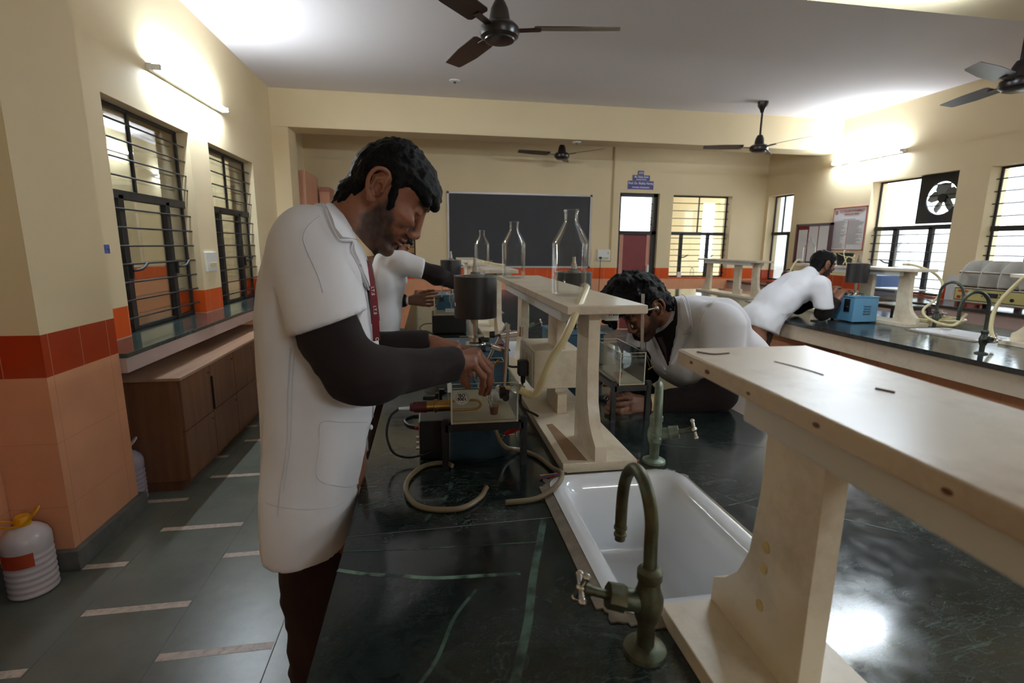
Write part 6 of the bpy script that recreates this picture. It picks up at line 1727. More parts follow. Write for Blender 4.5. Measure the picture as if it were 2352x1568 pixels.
# bones under the clothes
bv = Vol((-.48, .88, .02), (.10, 1.62, 1.52), .012)
bv.ecap((-.26, 1.2, .92), (-.25, 1.2, 1.36), (.15, .10), (.17, .10), (0, 1, 0), .04)
rs1 = J(702, 578, 1.035); re1 = J(822, 862, .985); ls1 = np.array((-.24, 1.385, 1.425)); le1 = J(800, 803, 1.475)
bv.chain([rs1, re1, J(1000, 830, 1.13)], [.05, .04, .028], .02).chain([ls1, le1, J(955, 788, 1.47)], [.05, .04, .028], .02)
for y in (1.11, 1.29): bv.chain([(-.27, y, .9), (-.265, y, .5), (-.29, y, .09)], [.075, .055, .04], .03)
bvv, bff = bv.mesh()
V, F, C = merge([put_head(None, hd1, R1, O1), (hv1, hf1, SK1*0.92), (hvl, hfl, SK1*0.88), (bvv, bff, SK1)])
npmesh('body', V, F, M_SKIN, p1, C)
npmesh('hair', hd1['HV']@R1.T+O1, hd1['HF'], M_HAIR, p1)
legs(p1, (-.285, 1.285, .90), (-.285, 1.115, .90), (-.268, 1.29, .50), (-.268, 1.10, .50), (-.30, 1.29, .10), (-.30, 1.10, .10), (1, 0, 0))
# lab coat: cross-sections by height (back x, front x, half width)
ZS = np.array([.775, .80, .86, .92, 1.0, 1.1, 1.2, 1.3, 1.37, 1.43, 1.47, 1.505, 1.53])
XB = np.array([-.392, -.393, -.392, -.386, -.372, -.370, -.370, -.367, -.354, -.335, -.318, -.282, -.24])
XF = np.array([-.190, -.190, -.182, -.172, -.152, -.128, -.121, -.126, -.134, -.142, -.160, -.185, -.205])
HW = np.array([.205, .205, .20, .195, .185, .175, .18, .19, .192, .175, .135, .085, .05])
def coat1(X, Y, Z):
    z = Z.ravel(); sh_ = (1, 1, -1)
    xb = np.interp(z, ZS, XB).reshape(sh_); xf = np.interp(z, ZS, XF).reshape(sh_); w = np.interp(z, ZS, HW).reshape(sh_)
    cx = (xb+xf)/2; a = (xf-xb)/2
    q = (np.abs((X-cx)/a)**2.4+np.abs((Y-1.2)/w)**2.4)**(1/2.4)
    return np.maximum((q-1)*np.minimum(a, w)*0.9, np.maximum(Z-1.535, .785-Z))
cv = Vol((-.46, .90, .74), (.0, 1.50, 1.58), .0065)
cv.add((coat1, np.array((-.45, .95, .75)), np.array((-.05, 1.45, 1.57))), 0.0)
hem_c = J(753, 741, 1.0); hem_n = nrm(hem_c-J(700, 585, 1.03))
hem_n = nrm(np.array((0.33, -0.05, -1.0)))
cv.cone(J(716, 566, 1.055), hem_c+hem_n*.012, .078, .074, .035, cut=[(hem_c, hem_n)])
lh = np.array((-.215, 1.43, 1.25)); ln = nrm((.2, .2, -1))
cv.cone(ls1, lh, .075, .066, .04, cut=[(lh, ln)])
cV, cF = cv.mesh(); cV = relax(cV, cF, 3)
dz = cV[:, 2]
kk = 0.35+0.65*sstep(1.35, 1.0, dz)
cV = folds(cV, cF, .010, (10, 10, 3.4), 11, kk)
n_ = normals(cV, cF)
# drag folds from armpit and shoulder, gathered along the sleeve
def crease(V, n, a, b, w, amp):
    d, t = seg_dist(V, a, b)
    return V+n*(amp*np.exp(-(d/w)**2)*np.sin(np.clip(t, .05, .95)*PI))[:, None]
for a, b, w, am in (((640, 640), (720, 770), .012, -.012), ((660, 600), (730, 690), .012, -.010), ((700, 560), (790, 690), .014, -.010), ((720, 560), (800, 640), .010, .006), ((760, 610), (822, 720), .012, -.009),
                    ((620, 700), (660, 780), .012, -.010), ((612, 660), (650, 730), .010, -.008), ((625, 840), (700, 900), .016, -.006), ((610, 1060), (650, 1090), .008, -.006), ((665, 800), (655, 1150), .004, -.005), ((672, 800), (662, 1150), .004, .004)):
    cV = crease(cV, n_, J(*a, 1.0), J(*b, 1.0), w, am*1.5)
npmesh('lab_coat', cV, cF, M_COAT, p1)
_, sV, sF = sleeve(p1, [J(748, 722, 1.0), J(760, 775, .995), J(818, 856, .978), J(860, 862, 1.0), J(1036, 836, 1.155)], [.046, .054, .053, .050, .041], seed=4, h=.005, amp=.0055, cuts=[(J(1043, 828, 1.16), nrm((.75, .6, -.12)))], sc=(11, 11, 30))
_, lV, lF = sleeve(p1, [np.array((-.2, 1.45, 1.28)), J(800, 803, 1.475), J(983, 788, 1.47)], [.055, .052, .038], seed=9, cuts=[(J(986, 789, 1.47), nrm((1, 0, -.05)))])
for q in ((1013, 863), (1025, 860), (1037, 855)):
    b_ = J(*q, 1.118); MB().sphere(b_, 0.0048, 8, sc=(1, .5, 1)).build('cuff_button', M_BLACK, p1)
panel('collar', [(752, 457), (735, 474), (747, 497), (760, 530), (776, 556), (802, 557), (818, 560), (812, 545), (795, 512), (781, 478), (768, 462)], cV, cF, M_COAT, p1, .006, .004, smooth_it=3)
panel('lapel', [(776, 558), (801, 558), (798, 578), (812, 610), (828, 645), (841, 672), (850, 705), (853, 690), (848, 648), (844, 618), (838, 586), (822, 560), (806, 545)], cV, cF, M_COAT, p1, .006, .004, smooth_it=3)
panel('pocket', [(737, 970), (842, 970), (838, 1040), (828, 1108), (800, 1118), (750, 1112), (732, 1100), (724, 1085), (730, 1030)], cV, cF, M_COAT, p1, .0006, .0012)
panel('hem_band', [(612, 1158), (640, 1166), (700, 1172), (765, 1165), (805, 1143), (803, 1160), (765, 1187), (700, 1193), (648, 1187), (620, 1175)], cV, cF, M_COAT, p1, .0003, .0008)
panel('sleeve_hem', [(684, 733), (738, 722), (808, 703), (813, 722), (740, 741), (691, 751)], cV, cF, M_COAT, p1, .0004, .001)
M_SEAM_SHADE = clothmat('coat_seam_and_edge_shade', s2l(206, 204, 206))  # darker than the coat: seams, and painted shade along lapel edges
seam('pocket_seam', [(842, 969), (790, 969), (738, 970), (734, 1020), (727, 1080), (733, 1100), (755, 1111), (800, 1117), (828, 1106)], cV, cF, M_SEAM_SHADE, p1, .0016)
seam('side_seam', [(668, 800), (662, 900), (661, 1000), (655, 1060), (645, 1120), (638, 1185)], cV, cF, M_SEAM_SHADE, p1, .0018)
seam('side_seam', [(676, 810), (671, 900), (669, 1000), (663, 1060), (652, 1130)], cV, cF, M_SEAM_SHADE, p1, .0010)
seam('armhole_seam', [(735, 497), (708, 520), (697, 545), (703, 570), (716, 600), (733, 640), (742, 672)], cV, cF, M_SEAM_SHADE, p1, .0014)
seam('hem_stitch', [(612, 1155), (640, 1163), (700, 1169), (765, 1162), (806, 1140)], cV, cF, M_SEAM_SHADE, p1, .0010)
seam('placket_edge', [(858, 880), (856, 940), (853, 985), (845, 1040), (832, 1100)], cV, cF, M_SEAM_SHADE, p1, .0022)
seam('lapel_edge', [(735, 474), (747, 497), (760, 530), (776, 556), (800, 557), (798, 578), (812, 610), (828, 645), (841, 672), (850, 705)], cV, cF, M_SEAM_SHADE, p1, .0016, off=.009)  # darker line painting the shade along the lapel's edge
MB().sphere(J(853, 981, 1.13), .006, 8, sc=(.6, 1, 1)).build('coat_button', M_WHITEP, p1)
# shirt collar, tie and lanyard at the throat
nk = np.array((-.168, 1.2, 1.476)); ax_ = nrm((.80, 0, .60)); e1 = nrm(np.cross((0, 1, 0), ax_)); e2 = np.array((0, 1, 0))
def ring(c, r, rr, n=40): return [tuple(c+e1*math.cos(2*PI*i/n)*r+e2*math.sin(2*PI*i/n)*rr) for i in range(n)]
MB().rings([ring(nk-ax_*.022, .078, .078), ring(nk+ax_*.010, .071, .071), ring(nk+ax_*.012, .067, .067), ring(nk-ax_*.015, .066, .066)], 0, False, False, True).build('shirt_collar', M_SHIRT, p1, smooth=1.0)
panel('shirt_front', [(781, 478), (797, 512), (814, 545), (826, 563), (839, 588), (844, 604), (849, 590), (843, 566), (826, 535), (806, 505)], cV, cF, M_SHIRT, p1, .003, .003, step=5, smooth_it=2)
def ribbon_m(name, pts, w, m, side=(0, 1, 0), th=.0015, parent=p1):
    P = spline(pts, 6); s = Vector(side)
    R = []
    for i, p in enumerate(P):
        ww = w(i/(len(P)-1)) if callable(w) else w
        t = (P[min(i+1, len(P)-1)]-P[max(i-1, 0)]).normalized(); n = t.cross(s).normalized()*th
        R.append([p-s*ww/2-n, p+s*ww/2-n, p+s*ww/2+n, p-s*ww/2+n])
    return MB().rings(R).build(name, m, parent, smooth=0.8)
ribbon_m('tie', [J(836, 590, 1.165), J(843, 606, 1.165), J(849, 640, 1.165), J(854, 690, 1.165), J(860, 740, 1.165)], lambda t: .030+.022*t, M_TIED, (.25, .97, 0), .004)
ln_ = ribbon_m('lanyard', [J(834, 596, 1.14), J(846, 622, 1.135), J(853, 650, 1.13), J(859, 690, 1.13), J(862, 730, 1.13), J(865, 782, 1.135)], .017, M_TIE, (.75, .66, 0), .0015)
for s_, q in (('I.T.S', (856, 668)), ('C', (866, 778)), ('I.T.S', (861, 712))):
    c_ = J(*q, 1.123); text('lettering', s_, .011, M_WHITEP, frame(tuple(c_), (0.04, 0.05, -1), (.75, .66, 0)), ln_)

# ---------------------------------------------------------------- second man, beyond the first
p2 = thing('person', 'man just behind the foreground man, arm stretched out, white bracelet on his wrist', 'person', (-0.33, 3.42, 0))
ea2 = np.array((-0.215, 3.40, 1.455))
R2, O2 = head_matrix(ea2, 0.12, math.radians(38), sc=1.0)
HOa = [(-.055, -.075), (-.078, -.02), (-.092, .03), (-.085, .07), (-.06, .105), (-.02, .122), (.03, .122), (.075, .10), (.098, .075), (.09, .055), (.06, .03), (.02, -.03), (-.02, -.05)]
HRa = [(-.065, -.085), (-.11, -.03), (-.12, .06), (-.06, .15), (.04, .15), (.12, .10), (.105, .062), (.075, .058), (.055, .045), (.042, .02), (.036, -.012), (.028, -.012), (.022, .015), (.005, .035), (-.016, .03), (-.021, .006), (-.018, -.02), (-.03, -.06)]
BDa = [(.030, -.002), (.046, -.02), (.062, -.045), (.085, -.048), (.106, -.046), (.108, -.053), (.09, -.0545), (.086, -.068), (.10, -.075), (.10, -.10), (.08, -.12), (.03, -.13), (.005, -.075), (.02, -.03)]
nb2 = np.linalg.solve(R2, np.array((-.27, 3.42, 1.36))-O2)
hd2 = make_head(.0036, beard=BDa, hair_out=HOa, hair_reg=HRa, hair_R=.085, neck=((-.022, 0, -.045), tuple(nb2)), skin=SK2, hseed=21)
rs2 = J(926, 604, 3.27); re2 = J(1004, 633, 3.28); rw2 = J(1062, 655, 3.50); rh2 = rw2
ls2 = np.array((-.22, 3.62, 1.33)); le2 = J(898, 690, 3.58); lw2 = J(941, 690, 3.43)
fg2 = [[J(972, 700, 3.41), J(986, 702, 3.40), J(994, 700, 3.40), J(1000, 697, 3.40)],
       [J(975, 693, 3.41), J(990, 693, 3.40), J(999, 692, 3.40), J(1005, 690, 3.40)],
       [J(975, 685, 3.41), J(991, 684, 3.40), J(1001, 683, 3.40), J(1008, 682, 3.40)],
       [J(971, 678, 3.42), J(988, 675, 3.42), J(998, 674, 3.43), J(1005, 673, 3.44)]]
th2 = [J(955, 680, 3.44), J(972, 671, 3.47), J(985, 668, 3.49), J(996, 667, 3.5)]
h2v, h2f, _ = make_hand(lw2, fg2, th2, h=.004, r0=.0095, back=J(925, 690, 3.45))
fr2 = [[rw2+np.array((.07, .04+.018*k, -.005)), rw2+np.array((.10, .06+.018*k, .0)), rw2+np.array((.115, .075+.018*k, -.012)), rw2+np.array((.12, .085+.018*k, -.026))] for k in range(4)]
h3v, h3f, _ = make_hand(rw2, fr2, [rw2+np.array((.02, .06, 0)), rw2+np.array((.05, .10, -.01)), rw2+np.array((.07, .115, -.01)), rw2+np.array((.085, .12, -.012))], h=.005, r0=.0095)
b2 = Vol((-.6, 3.1, .02), (.3, 3.8, 1.45), .016)
b2.ecap((-.34, 3.43, .9), (-.26, 3.43, 1.30), (.14, .09), (.16, .09), (0, 1, 0), .04)
b2.chain([rs2, re2, rw2], [.045, .036, .026], .02).chain([ls2, le2, lw2], [.045, .036, .026], .02)
for y in (3.34, 3.52): b2.chain([(-.35, y, .88), (-.34, y, .48), (-.36, y, .09)], [.07, .05, .038], .03)
V, F, C = merge([put_head(None, hd2, R2, O2), (h2v, h2f, SK2*.9), (h3v, h3f, SK2*.9), (*b2.mesh(), SK2)])
npmesh('body', V, F, M_SKIN, p2, C)
npmesh('hair', hd2['HV']@R2.T+O2, hd2['HF'], M_HAIR, p2)
legs(p2, (-.35, 3.52, .88), (-.35, 3.34, .88), (-.34, 3.52, .48), (-.34, 3.34, .48), (-.37, 3.52, .10), (-.37, 3.34, .10), (1, 0, 0), h=.012)
c2v = Vol((-.60, 3.05, .72), (.10, 3.85, 1.52), .009)
c2v.ecap(J(874, 815, 3.43), J(878, 720, 3.43), (.185, .125), (.175, .115), (0, 1, 0), .03, 2.3)
c2v.ecap(J(878, 720, 3.43), J(886, 640, 3.43), (.175, .115), (.19, .125), (0, 1, 0), .03, 2.3)
c2v.ecap(J(886, 640, 3.43), J(892, 597, 3.43), (.19, .125), (.15, .085), (0, 1, 0), .04, 2.3)
c2v.cone(J(886, 590, 3.43), np.array((-.25, 3.42, 1.40)), .075, .06, .04)
hc2 = J(972, 619, 3.275); hn2 = nrm(J(1000, 630, 3.28)-J(930, 603, 3.27))
c2v.cone(rs2+np.array((-.02, .03, 0)), hc2, .080, .066, .03, cut=[(hc2, nrm(hn2+np.array((0, 0, .18))))])
c2v.cone(ls2, np.array((-.21, 3.64, 1.18)), .075, .065, .03, cut=[(np.array((-.21, 3.64, 1.18)), (0, 0, -1))])
c2V, c2F = c2v.mesh(); c2V = relax(c2V, c2F, 2); c2V = folds(c2V, c2F, .006, (11, 11, 5), 33)
n2_ = normals(c2V, c2F)
for a, b, w, am in (((925, 640), (880, 700), .012, -.010), ((920, 655), (870, 745), .012, -.008), ((930, 640), (965, 610), .010, -.006), ((905, 690), (872, 760), .010, -.006), ((860, 590), (880, 575), .01, -.008)):
    c2V = crease(c2V, n2_, J(*a, 3.3), J(*b, 3.3), w, am)
npmesh('lab_coat', c2V, c2F, M_COAT, p2)
sleeve(p2, [hc2-hn2*.05, re2, rw2], [.055, .056, .042], seed=14, h=.009)
sleeve(p2, [ls2+np.array((0, .02, -.1)), le2, J(935, 690, 3.435)], [.055, .052, .040], seed=15, h=.009, cuts=[(J(932, 690, 3.44), nrm((1, -.2, 0)))])
bd = MB(); cB = Vector(J(936.5, 690, 3.43)); axb = Vector((1, -.1, 0)).normalized()
q0 = axb.orthogonal().normalized(); q1 = axb.cross(q0)
bd.rings([[cB+axb*t+(q0*math.cos(2*PI*i/24)+q1*math.sin(2*PI*i/24))*r for i in range(24)] for r, t in ((.026, -.006), (.029, -.006), (.029, .006), (.026, .006))], 0, False, False, True)
bd.build('bracelet', M_WHITEP, p2)

# ---------------------------------------------------------------- man bending over the right side of the bench
p3 = thing('person', 'man with tousled black hair bent low over the right side of the centre bench', 'person', (1.28, 1.85, 0))
ea3 = np.array((0.842, 1.858, 1.222)); ph3 = math.radians(42)
R3, O3 = head_matrix(ea3, PI+0.05, ph3, 0.0, 1.05)
HO3 = [(-.062, -.06), (-.088, -.01), (-.092, .05), (-.075, .105), (-.035, .148), (.015, .168), (.065, .168), (.110, .150), (.150, .105), (.158, .065), (.142, .045), (.11, .05), (.06, .01), (.02, -.03), (-.02, -.05)]
HR3 = [(-.075, -.075), (-.13, -.03), (-.13, .08), (-.05, .20), (.06, .22), (.17, .17), (.20, .06), (.15, .030), (.115, .040), (.095, .050), (.065, .050), (.046, .030), (.042, .0), (.035, -.012), (.028, .002), (.014, .022), (-.002, .034), (-.018, .030), (-.022, .006), (-.017, -.012), (-.03, -.05)]
nb3 = np.linalg.solve(R3, np.array((1.0, 1.86, 1.17))-O3)
hd3 = make_head(.0026, beard=sh(BD1, .003, 0), hair_out=HO3, hair_reg=HR3, hair_R=.098, curl=.010, curl_s=48, neck=((-.022, 0, -.045), tuple(nb3)), neck_r=(.055, .062), skin=SK3, hseed=41,
                fringe=[((.12, .02, .09), (.150, .03, .040), .018, .010), ((.11, -.03, .09), (.145, -.02, .035), .018, .010)])
lw3 = J(1492, 928, 1.645)
fg3 = [[J(1452, 945, 1.60), J(1425, 957, 1.595), J(1405, 955, 1.60), J(1392, 948, 1.61)],
       [J(1450, 938, 1.615), J(1424, 944, 1.60), J(1405, 941, 1.61), J(1393, 936, 1.62)],
       [J(1450, 927, 1.63), J(1422, 928, 1.62), J(1404, 930, 1.625), J(1394, 934, 1.63)],
       [J(1452, 917, 1.65), J(1428, 913, 1.65), J(1410, 917, 1.645), J(1398, 925, 1.64)]]
th3 = [J(1470, 918, 1.67), J(1444, 908, 1.68), J(1422, 908, 1.67), J(1405, 916, 1.66)]
h4v, h4f, _ = make_hand(lw3, fg3, th3, h=.0026, r0=.0095, back=J(1530, 925, 1.645))
Ls3 = np.array((1.03, 1.66, 1.175)); Rs3 = np.array((.925, 2.02, 1.11)); Le3 = np.array((1.02, 1.60, .935)); Re3 = np.array((.90, 1.96, .932))
rw3 = np.array((.76, 1.88, .915))
f5 = [[rw3+np.array((-.07, -.03+.02*k, .005)), rw3+np.array((-.10, -.03+.02*k, .01)), rw3+np.array((-.118, -.03+.02*k, -.004)), rw3+np.array((-.122, -.03+.02*k, -.016))] for k in range(4)]
h5v, h5f, _ = make_hand(rw3, f5, [rw3+np.array((-.02, -.03, .01)), rw3+np.array((-.05, -.05, .012)), rw3+np.array((-.075, -.055, .008)), rw3+np.array((-.09, -.053, .004))], h=.004, r0=.009)
b3 = Vol((.7, 1.5, .02), (1.65, 2.2, 1.35), .016)
b3.ecap((1.27, 1.86, .92), (1.05, 1.85, 1.12), (.14, .09), (.16, .09), (0, 1, 0), .04)
b3.chain([Ls3, Le3, lw3], [.05, .038, .026], .02).chain([Rs3, Re3, rw3], [.05, .038, .026], .02)
for y in (1.76, 1.94): b3.chain([(1.28, y, .88), (1.27, y, .48), (1.31, y, .09)], [.075, .055, .04], .03)
V, F, C = merge([put_head(None, hd3, R3, O3), (h4v, h4f, SK3*.95), (h5v, h5f, SK3*.9), (*b3.mesh(), SK3)])
npmesh('body', V, F, M_SKIN, p3, C)
npmesh('hair', hd3['HV']@R3.T+O3, hd3['HF'], M_HAIR, p3)
legs(p3, (1.275, 1.77, .80), (1.275, 1.95, .80), (1.27, 1.77, .48), (1.27, 1.95, .48), (1.31, 1.77, .10), (1.31, 1.95, .10), (-1, 0, 0), h=.012)
s3v = nrm(Ls3-Rs3)
c3v = Vol((.78, 1.45, .68), (1.72, 2.25, 1.38), .007)
c3v.ecap((1.27, 1.86, .72), (1.255, 1.86, .84), (.195, .125), (.185, .12), (0, 1, 0), .04, 2.3)
c3v.ecap((1.255, 1.86, .85), (1.19, 1.855, .985), (.185, .12), (.185, .125), (.1, -1, 0), .06, 2.3)
c3v.ecap((1.19, 1.855, .99), (1.07, 1.85, 1.125), (.185, .125), (.185, .115), s3v, .06, 2.3)
c3v.ecap((1.075, 1.85, 1.14), (1.00, 1.85, 1.165), (.185, .11), (.15, .085), s3v, .05, 2.3)
c3v.ecap((1.05, 1.82, 1.09), (.965, 1.79, 1.00), (.165, .09), (.15, .07), s3v, .05, 2.3)
c3v.ecap((1.15, 1.83, 1.02), (1.03, 1.80, .965), (.165, .09), (.15, .07), s3v, .05, 2.3)
c3v.cone((1.0, 1.855, 1.17), (.965, 1.86, 1.18), .085, .066, .04)
slc = np.array((1.035, 1.615, 1.00)); sln = nrm((.0, -.25, -1))
c3v.cone(Ls3, slc, .082, .070, .04, cut=[(slc, sln)])
src = np.array((.90, 2.0, 1.03)); 
c3v.cone(Rs3, src, .08, .07, .04, cut=[(src, nrm((-.2, 0, -1)))])
c3V, c3F = c3v.mesh(); c3V = relax(c3V, c3F, 3); c3V = folds(c3V, c3F, .006, (8, 10, 8), 51)
n3_ = normals(c3V, c3F)
for a, b, w, am in (((1640, 720), (1610, 800), .012, -.010), ((1650, 735), (1622, 810), .010, -.008), ((1600, 690), (1660, 705), .010, .006), ((1590, 695), (1680, 715), .008, -.007), ((1690, 740), (1660, 790), .014, -.008), ((1575, 760), (1600, 800), .012, -.006)):
    c3V = crease(c3V, n3_, J(*a, 1.66), J(*b, 1.66), w, am)
npmesh('lab_coat', c3V, c3F, M_COAT, p3)
sleeve(p3, [slc+np.array((0, .01, .06)), Le3, J(1510, 927, 1.642)], [.058, .056, .042], seed=24, h=.007, cuts=[(J(1506, 927, 1.64), nrm((-1, .1, 0)))], sc=(14, 14, 30))
sleeve(p3, [src+np.array((0, 0, .05)), Re3, np.array((.80, 1.90, .922))], [.06, .052, .042], seed=25, h=.008)
cc = Vector(J(1497, 927, 1.642)); axc = Vector((-1, .05, 0)).normalized(); q0 = axc.orthogonal().normalized(); q1 = axc.cross(q0)
MB().rings([[cc+axc*t+(q0*math.cos(2*PI*i/28)+q1*math.sin(2*PI*i/28))*r for i in range(28)] for r, t in ((.030, -.02), (.0355, -.02), (.0345, .012), (.030, .012))], 0, False, False, True).build('shirt_cuff', M_SHIRT, p3)
panel('collar', [(1546, 664), (1561, 676), (1580, 694), (1592, 730), (1594, 757), (1573, 765), (1566, 745), (1560, 715), (1556, 690)], c3V, c3F, M_COAT, p3, .006, .004, smooth_it=3, Yg=1.7)
panel('lapel', [(1572, 766), (1591, 760), (1578, 790), (1555, 830), (1540, 846), (1543, 815), (1553, 775), (1560, 740)], c3V, c3F, M_COAT, p3, .006, .004, smooth_it=3, Yg=1.7)
panel('blazer_collar', [(1535, 664), (1546, 664), (1558, 690), (1561, 725), (1553, 775), (1543, 815), (1538, 836), (1535, 800), (1543, 752), (1549, 715), (1546, 690)], c3V, c3F, M_BLAZ, p3, .004, .003, step=5, smooth_it=2, Yg=1.72)
nk3 = np.array((.985, 1.862, 1.178)); ax3 = nrm((-.85, 0, .35)); g1 = nrm(np.cross((0, 1, 0), ax3))
def ring3(c, r, rr, n=40): return [tuple(c+g1*math.cos(2*PI*i/n)*r+np.array((0, 1, 0))*math.sin(2*PI*i/n)*rr) for i in range(n)]
MB().rings([ring3(nk3-ax3*.02, .076, .074), ring3(nk3+ax3*.024, .070, .068), ring3(nk3+ax3*.026, .066, .064), ring3(nk3-ax3*.015, .066, .064)], 0, False, False, True).build('shirt_collar', M_SHIRT, p3, smooth=1.0)
panel('blazer_front', [(1500, 766), (1530, 750), (1549, 730), (1553, 775), (1543, 815), (1537, 846), (1520, 812)], c3V, c3F, M_BLAZ, p3, .003, .003, step=5, smooth_it=2, Yg=1.75)
panel('tie', [(1512, 772), (1526, 768), (1536, 800), (1537, 835), (1530, 820), (1520, 795)], c3V, c3F, M_TIED, p3, .007, .003, step=4, smooth_it=2, Yg=1.75)
panel('lapel', [(1480, 778), (1499, 768), (1519, 812), (1537, 846), (1534, 857), (1505, 836), (1482, 806)], c3V, c3F, M_COAT, p3, .007, .004, smooth_it=2, Yg=1.75)
for ln3 in ([(1561, 676), (1580, 694), (1592, 730), (1594, 757), (1573, 765)], [(1573, 765), (1589, 762), (1578, 790), (1555, 830), (1540, 846)], [(1480, 780), (1484, 806), (1505, 836), (1534, 857)], [(1640, 690), (1618, 720), (1606, 760), (1604, 800)]):
    seam('lapel_edge', ln3, c3V, c3F, M_SEAM_SHADE, p3, .0014, 1.7, .009 if ln3[0][0] != 1640 else .0005)  # lapel outlines: darker lines in place of edge shading

# ---------------------------------------------------------------- far man at the right-hand bench
p4 = thing('person', 'man leaning on his elbows at the right-hand bench, seen from behind', 'person', (2.72, 3.8, 0))
ea4 = np.array((3.190, 3.735, 1.318))
R4, O4 = head_matrix(ea4, -0.05, math.radians(14), sc=1.0)
nb4 = np.linalg.solve(R4, np.array((3.10, 3.74, 1.21))-O4)
hd4 = make_head(.0034, beard=BDa, hair_out=HOa, hair_reg=HRa, hair_R=.086, neck=((-.022, 0, -.045), tuple(nb4)), skin=SK4, hseed=61)
Rs4 = np.array((3.06, 3.57, 1.165)); Re4 = np.array((3.10, 3.55, .945)); Rw4 = J(1925, 690, 3.56)
Ls4 = np.array((3.10, 3.92, 1.165)); Le4 = np.array((3.14, 3.88, .945)); Lw4 = np.array((3.24, 3.66, 1.08))
Rw4 = np.array((3.225, 3.56, 1.045))
f6 = [[Rw4+np.array((.035, -.012+.018*k, .060+.004*k)), Rw4+np.array((.058, -.012+.018*k, .075)), Rw4+np.array((.074, -.010+.018*k, .062)), Rw4+np.array((.076, -.008+.018*k, .046))] for k in range(4)]
h6v, h6f, _ = make_hand(Rw4, f6, [Rw4+np.array((.01, .03, .03)), Rw4+np.array((.03, .055, .045)), Rw4+np.array((.05, .06, .052)), Rw4+np.array((.064, .058, .05))], h=.0035, r0=.0098)
f7 = [[Lw4+np.array((.03, -.03+.018*k, .055)), Lw4+np.array((.055, -.035+.018*k, .062)), Lw4+np.array((.068, -.036+.018*k, .05)), Lw4+np.array((.07, -.036+.018*k, .034))] for k in range(4)]
h7v, h7f, _ = make_hand(Lw4, f7, [Lw4+np.array((.01, -.03, .02)), Lw4+np.array((.03, -.05, .03)), Lw4+np.array((.045, -.055, .035)), Lw4+np.array((.058, -.055, .036))], h=.004, r0=.0095)
b4 = Vol((2.5, 3.4, .02), (3.4, 4.1, 1.3), .016)
b4.ecap((2.72, 3.80, .9), (3.05, 3.76, 1.12), (.14, .09), (.16, .09), (0, 1, 0), .04)
b4.chain([Rs4, Re4, Rw4], [.045, .036, .026], .02).chain([Ls4, Le4, Lw4], [.045, .036, .026], .02)
for y in (3.71, 3.89): b4.chain([(2.69, y, .88), (2.66, y, .48), (2.62, y, .09)], [.075, .055, .04], .03)
V, F, C = merge([put_head(None, hd4, R4, O4), (h6v, h6f, SK4), (h7v, h7f, SK4), (*b4.mesh(), SK4)])
npmesh('body', V, F, M_SKIN, p4, C)
npmesh('hair', hd4['HV']@R4.T+O4, hd4['HF'], M_HAIR, p4)
legs(p4, (2.725, 3.87, .80), (2.725, 3.73, .80), (2.66, 3.89, .48), (2.66, 3.71, .48), (2.62, 3.89, .10), (2.62, 3.71, .10), (1, 0, 0), h=.012)
c4v = Vol((2.42, 3.38, .62), (3.32, 4.15, 1.40), .0085)
c4v.ecap((2.725, 3.80, .74), (2.735, 3.80, .86), (.185, .135), (.18, .125), (0, 1, 0), .03, 2.3)
c4v.ecap((2.735, 3.80, .86), (2.86, 3.785, 1.02), (.18, .125), (.175, .115), (0, 1, 0), .04, 2.3)
c4v.ecap((2.86, 3.785, 1.02), (3.01, 3.76, 1.14), (.175, .115), (.19, .115), (0, 1, 0), .04, 2.3)
c4v.ecap((3.01, 3.76, 1.14), (3.08, 3.745, 1.19), (.17, .10), (.12, .075), (0, 1, 0), .04, 2.3)
c4v.cone((3.07, 3.745, 1.19), (3.105, 3.74, 1.235), .08, .066, .03)
hc4 = np.array((3.085, 3.53, .985)); 
c4v.cone(Rs4, hc4, .078, .068, .035, cut=[(hc4, nrm((.05, 0, -1)))])
hl4 = np.array((3.12, 3.92, .99)); c4v.cone(Ls4, hl4, .078, .068, .035, cut=[(hl4, (0, 0, -1))])
X_, Y_, Z_ = c4v.ax[0][:, None, None], c4v.ax[1][None, :, None], c4v.ax[2][None, None, :]
c4v.f = np.maximum(c4v.f, (X_-2.62)*-.37+(Z_-.825)*-.93+0*Y_)
c4V, c4F = c4v.mesh(); c4V = relax(c4V, c4F, 2); c4V = folds(c4V, c4F, .008, (10, 12, 9), 71)
n4_ = normals(c4V, c4F)
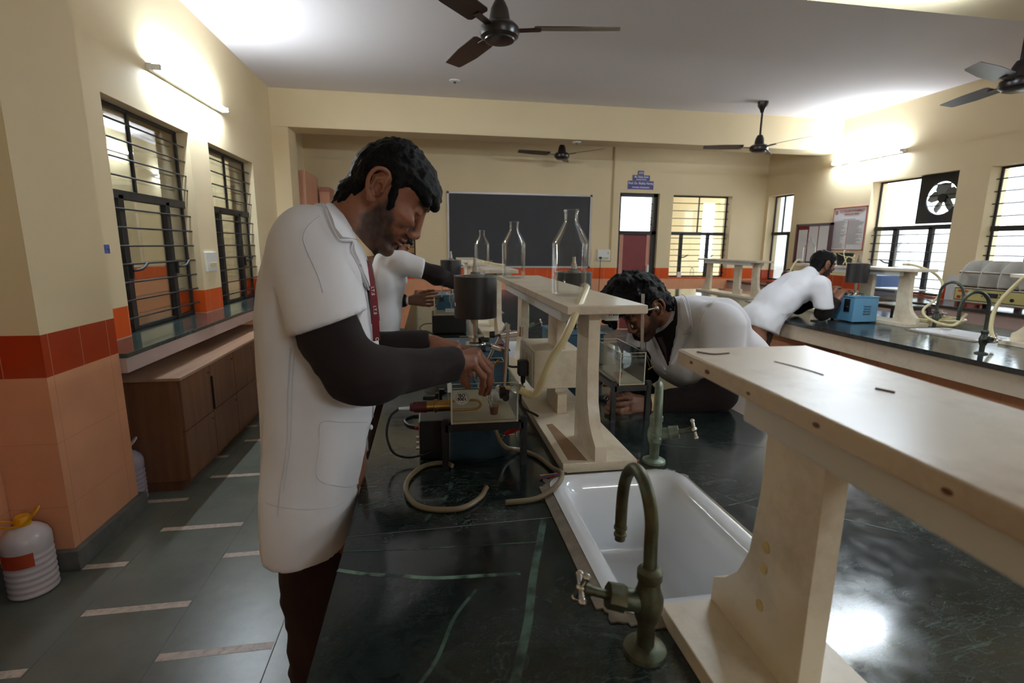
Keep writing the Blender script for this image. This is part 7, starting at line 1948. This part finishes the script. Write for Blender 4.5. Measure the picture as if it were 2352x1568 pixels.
for a, b, w, am in (((1830, 650), (1860, 675), .014, -.012), ((1815, 665), (1862, 690), .014, -.012), ((1800, 680), (1855, 700), .014, -.010), ((1800, 705), (1790, 740), .014, -.010), ((1812, 700), (1808, 760), .012, -.010)):
    c4V = crease(c4V, n4_, J(*a, 3.62), J(*b, 3.62), w, am)
npmesh('lab_coat', c4V, c4F, M_COAT, p4)
sleeve(p4, [hc4+np.array((0, 0, .06)), Re4, Rw4-nrm(Rw4-Re4)*.015], [.054, .054, .042], seed=34, h=.008, cuts=[(Rw4-nrm(Rw4-Re4)*.005, nrm(Rw4-Re4))])
sleeve(p4, [hl4+np.array((0, 0, .06)), Le4, Lw4], [.054, .052, .040], seed=35, h=.009, cuts=[(Lw4, nrm(Lw4-Le4))])
ph_ = MB().box((3.02, 3.50, .881), (3.10, 3.58, .889)).build('mobile_phone', M_BLACK, smooth=0, bevel=.002)
tag(ph_, 'shiny dark phone lying on the bench under the far man\'s elbow', 'phone')

# ---- repeats share a group
GROUPS = {'aspirator_bottle': 'aspirator bottles on the shelves', 'reagent_shelf': 'cream shelves along the benches', 'kymograph': 'kymographs on the benches', 'organ_bath': 'organ baths on the benches',
          'ceiling_fan': 'ceiling fans', 'tube_light': 'tube lights', 'sink': 'white bench sinks', 'swan_neck_tap': 'bench taps', 'lab_bench': 'lab benches', 'nameplate': 'blue plates over the door',
          'organ_tube': 'glass organ tubes', 'lever_stand': 'lever stands on the baths', 'pinch_clip': 'red pinch clips', 'paper': 'printed sheets on the wall', 'switchboard': 'wall switchboards',
          'jerrycan': 'plastic containers on the floor', 'rubber_tube': 'rubber tubes', 'ceiling_rose': 'ceiling roses', 'tall_cupboard': 'tall cupboards in the far corner', 'window_counter': 'wall counters', 'person': 'students at the benches',
          'power_cable': 'black cables', 'low_cabinet': 'low cabinets by the left wall', 'power_plug': 'black plugs'}
for o in COL.objects:
    k = o.name.split('.')[0]
    if o.parent is None and k in GROUPS and 'label' in o: o['group'] = GROUPS[k]
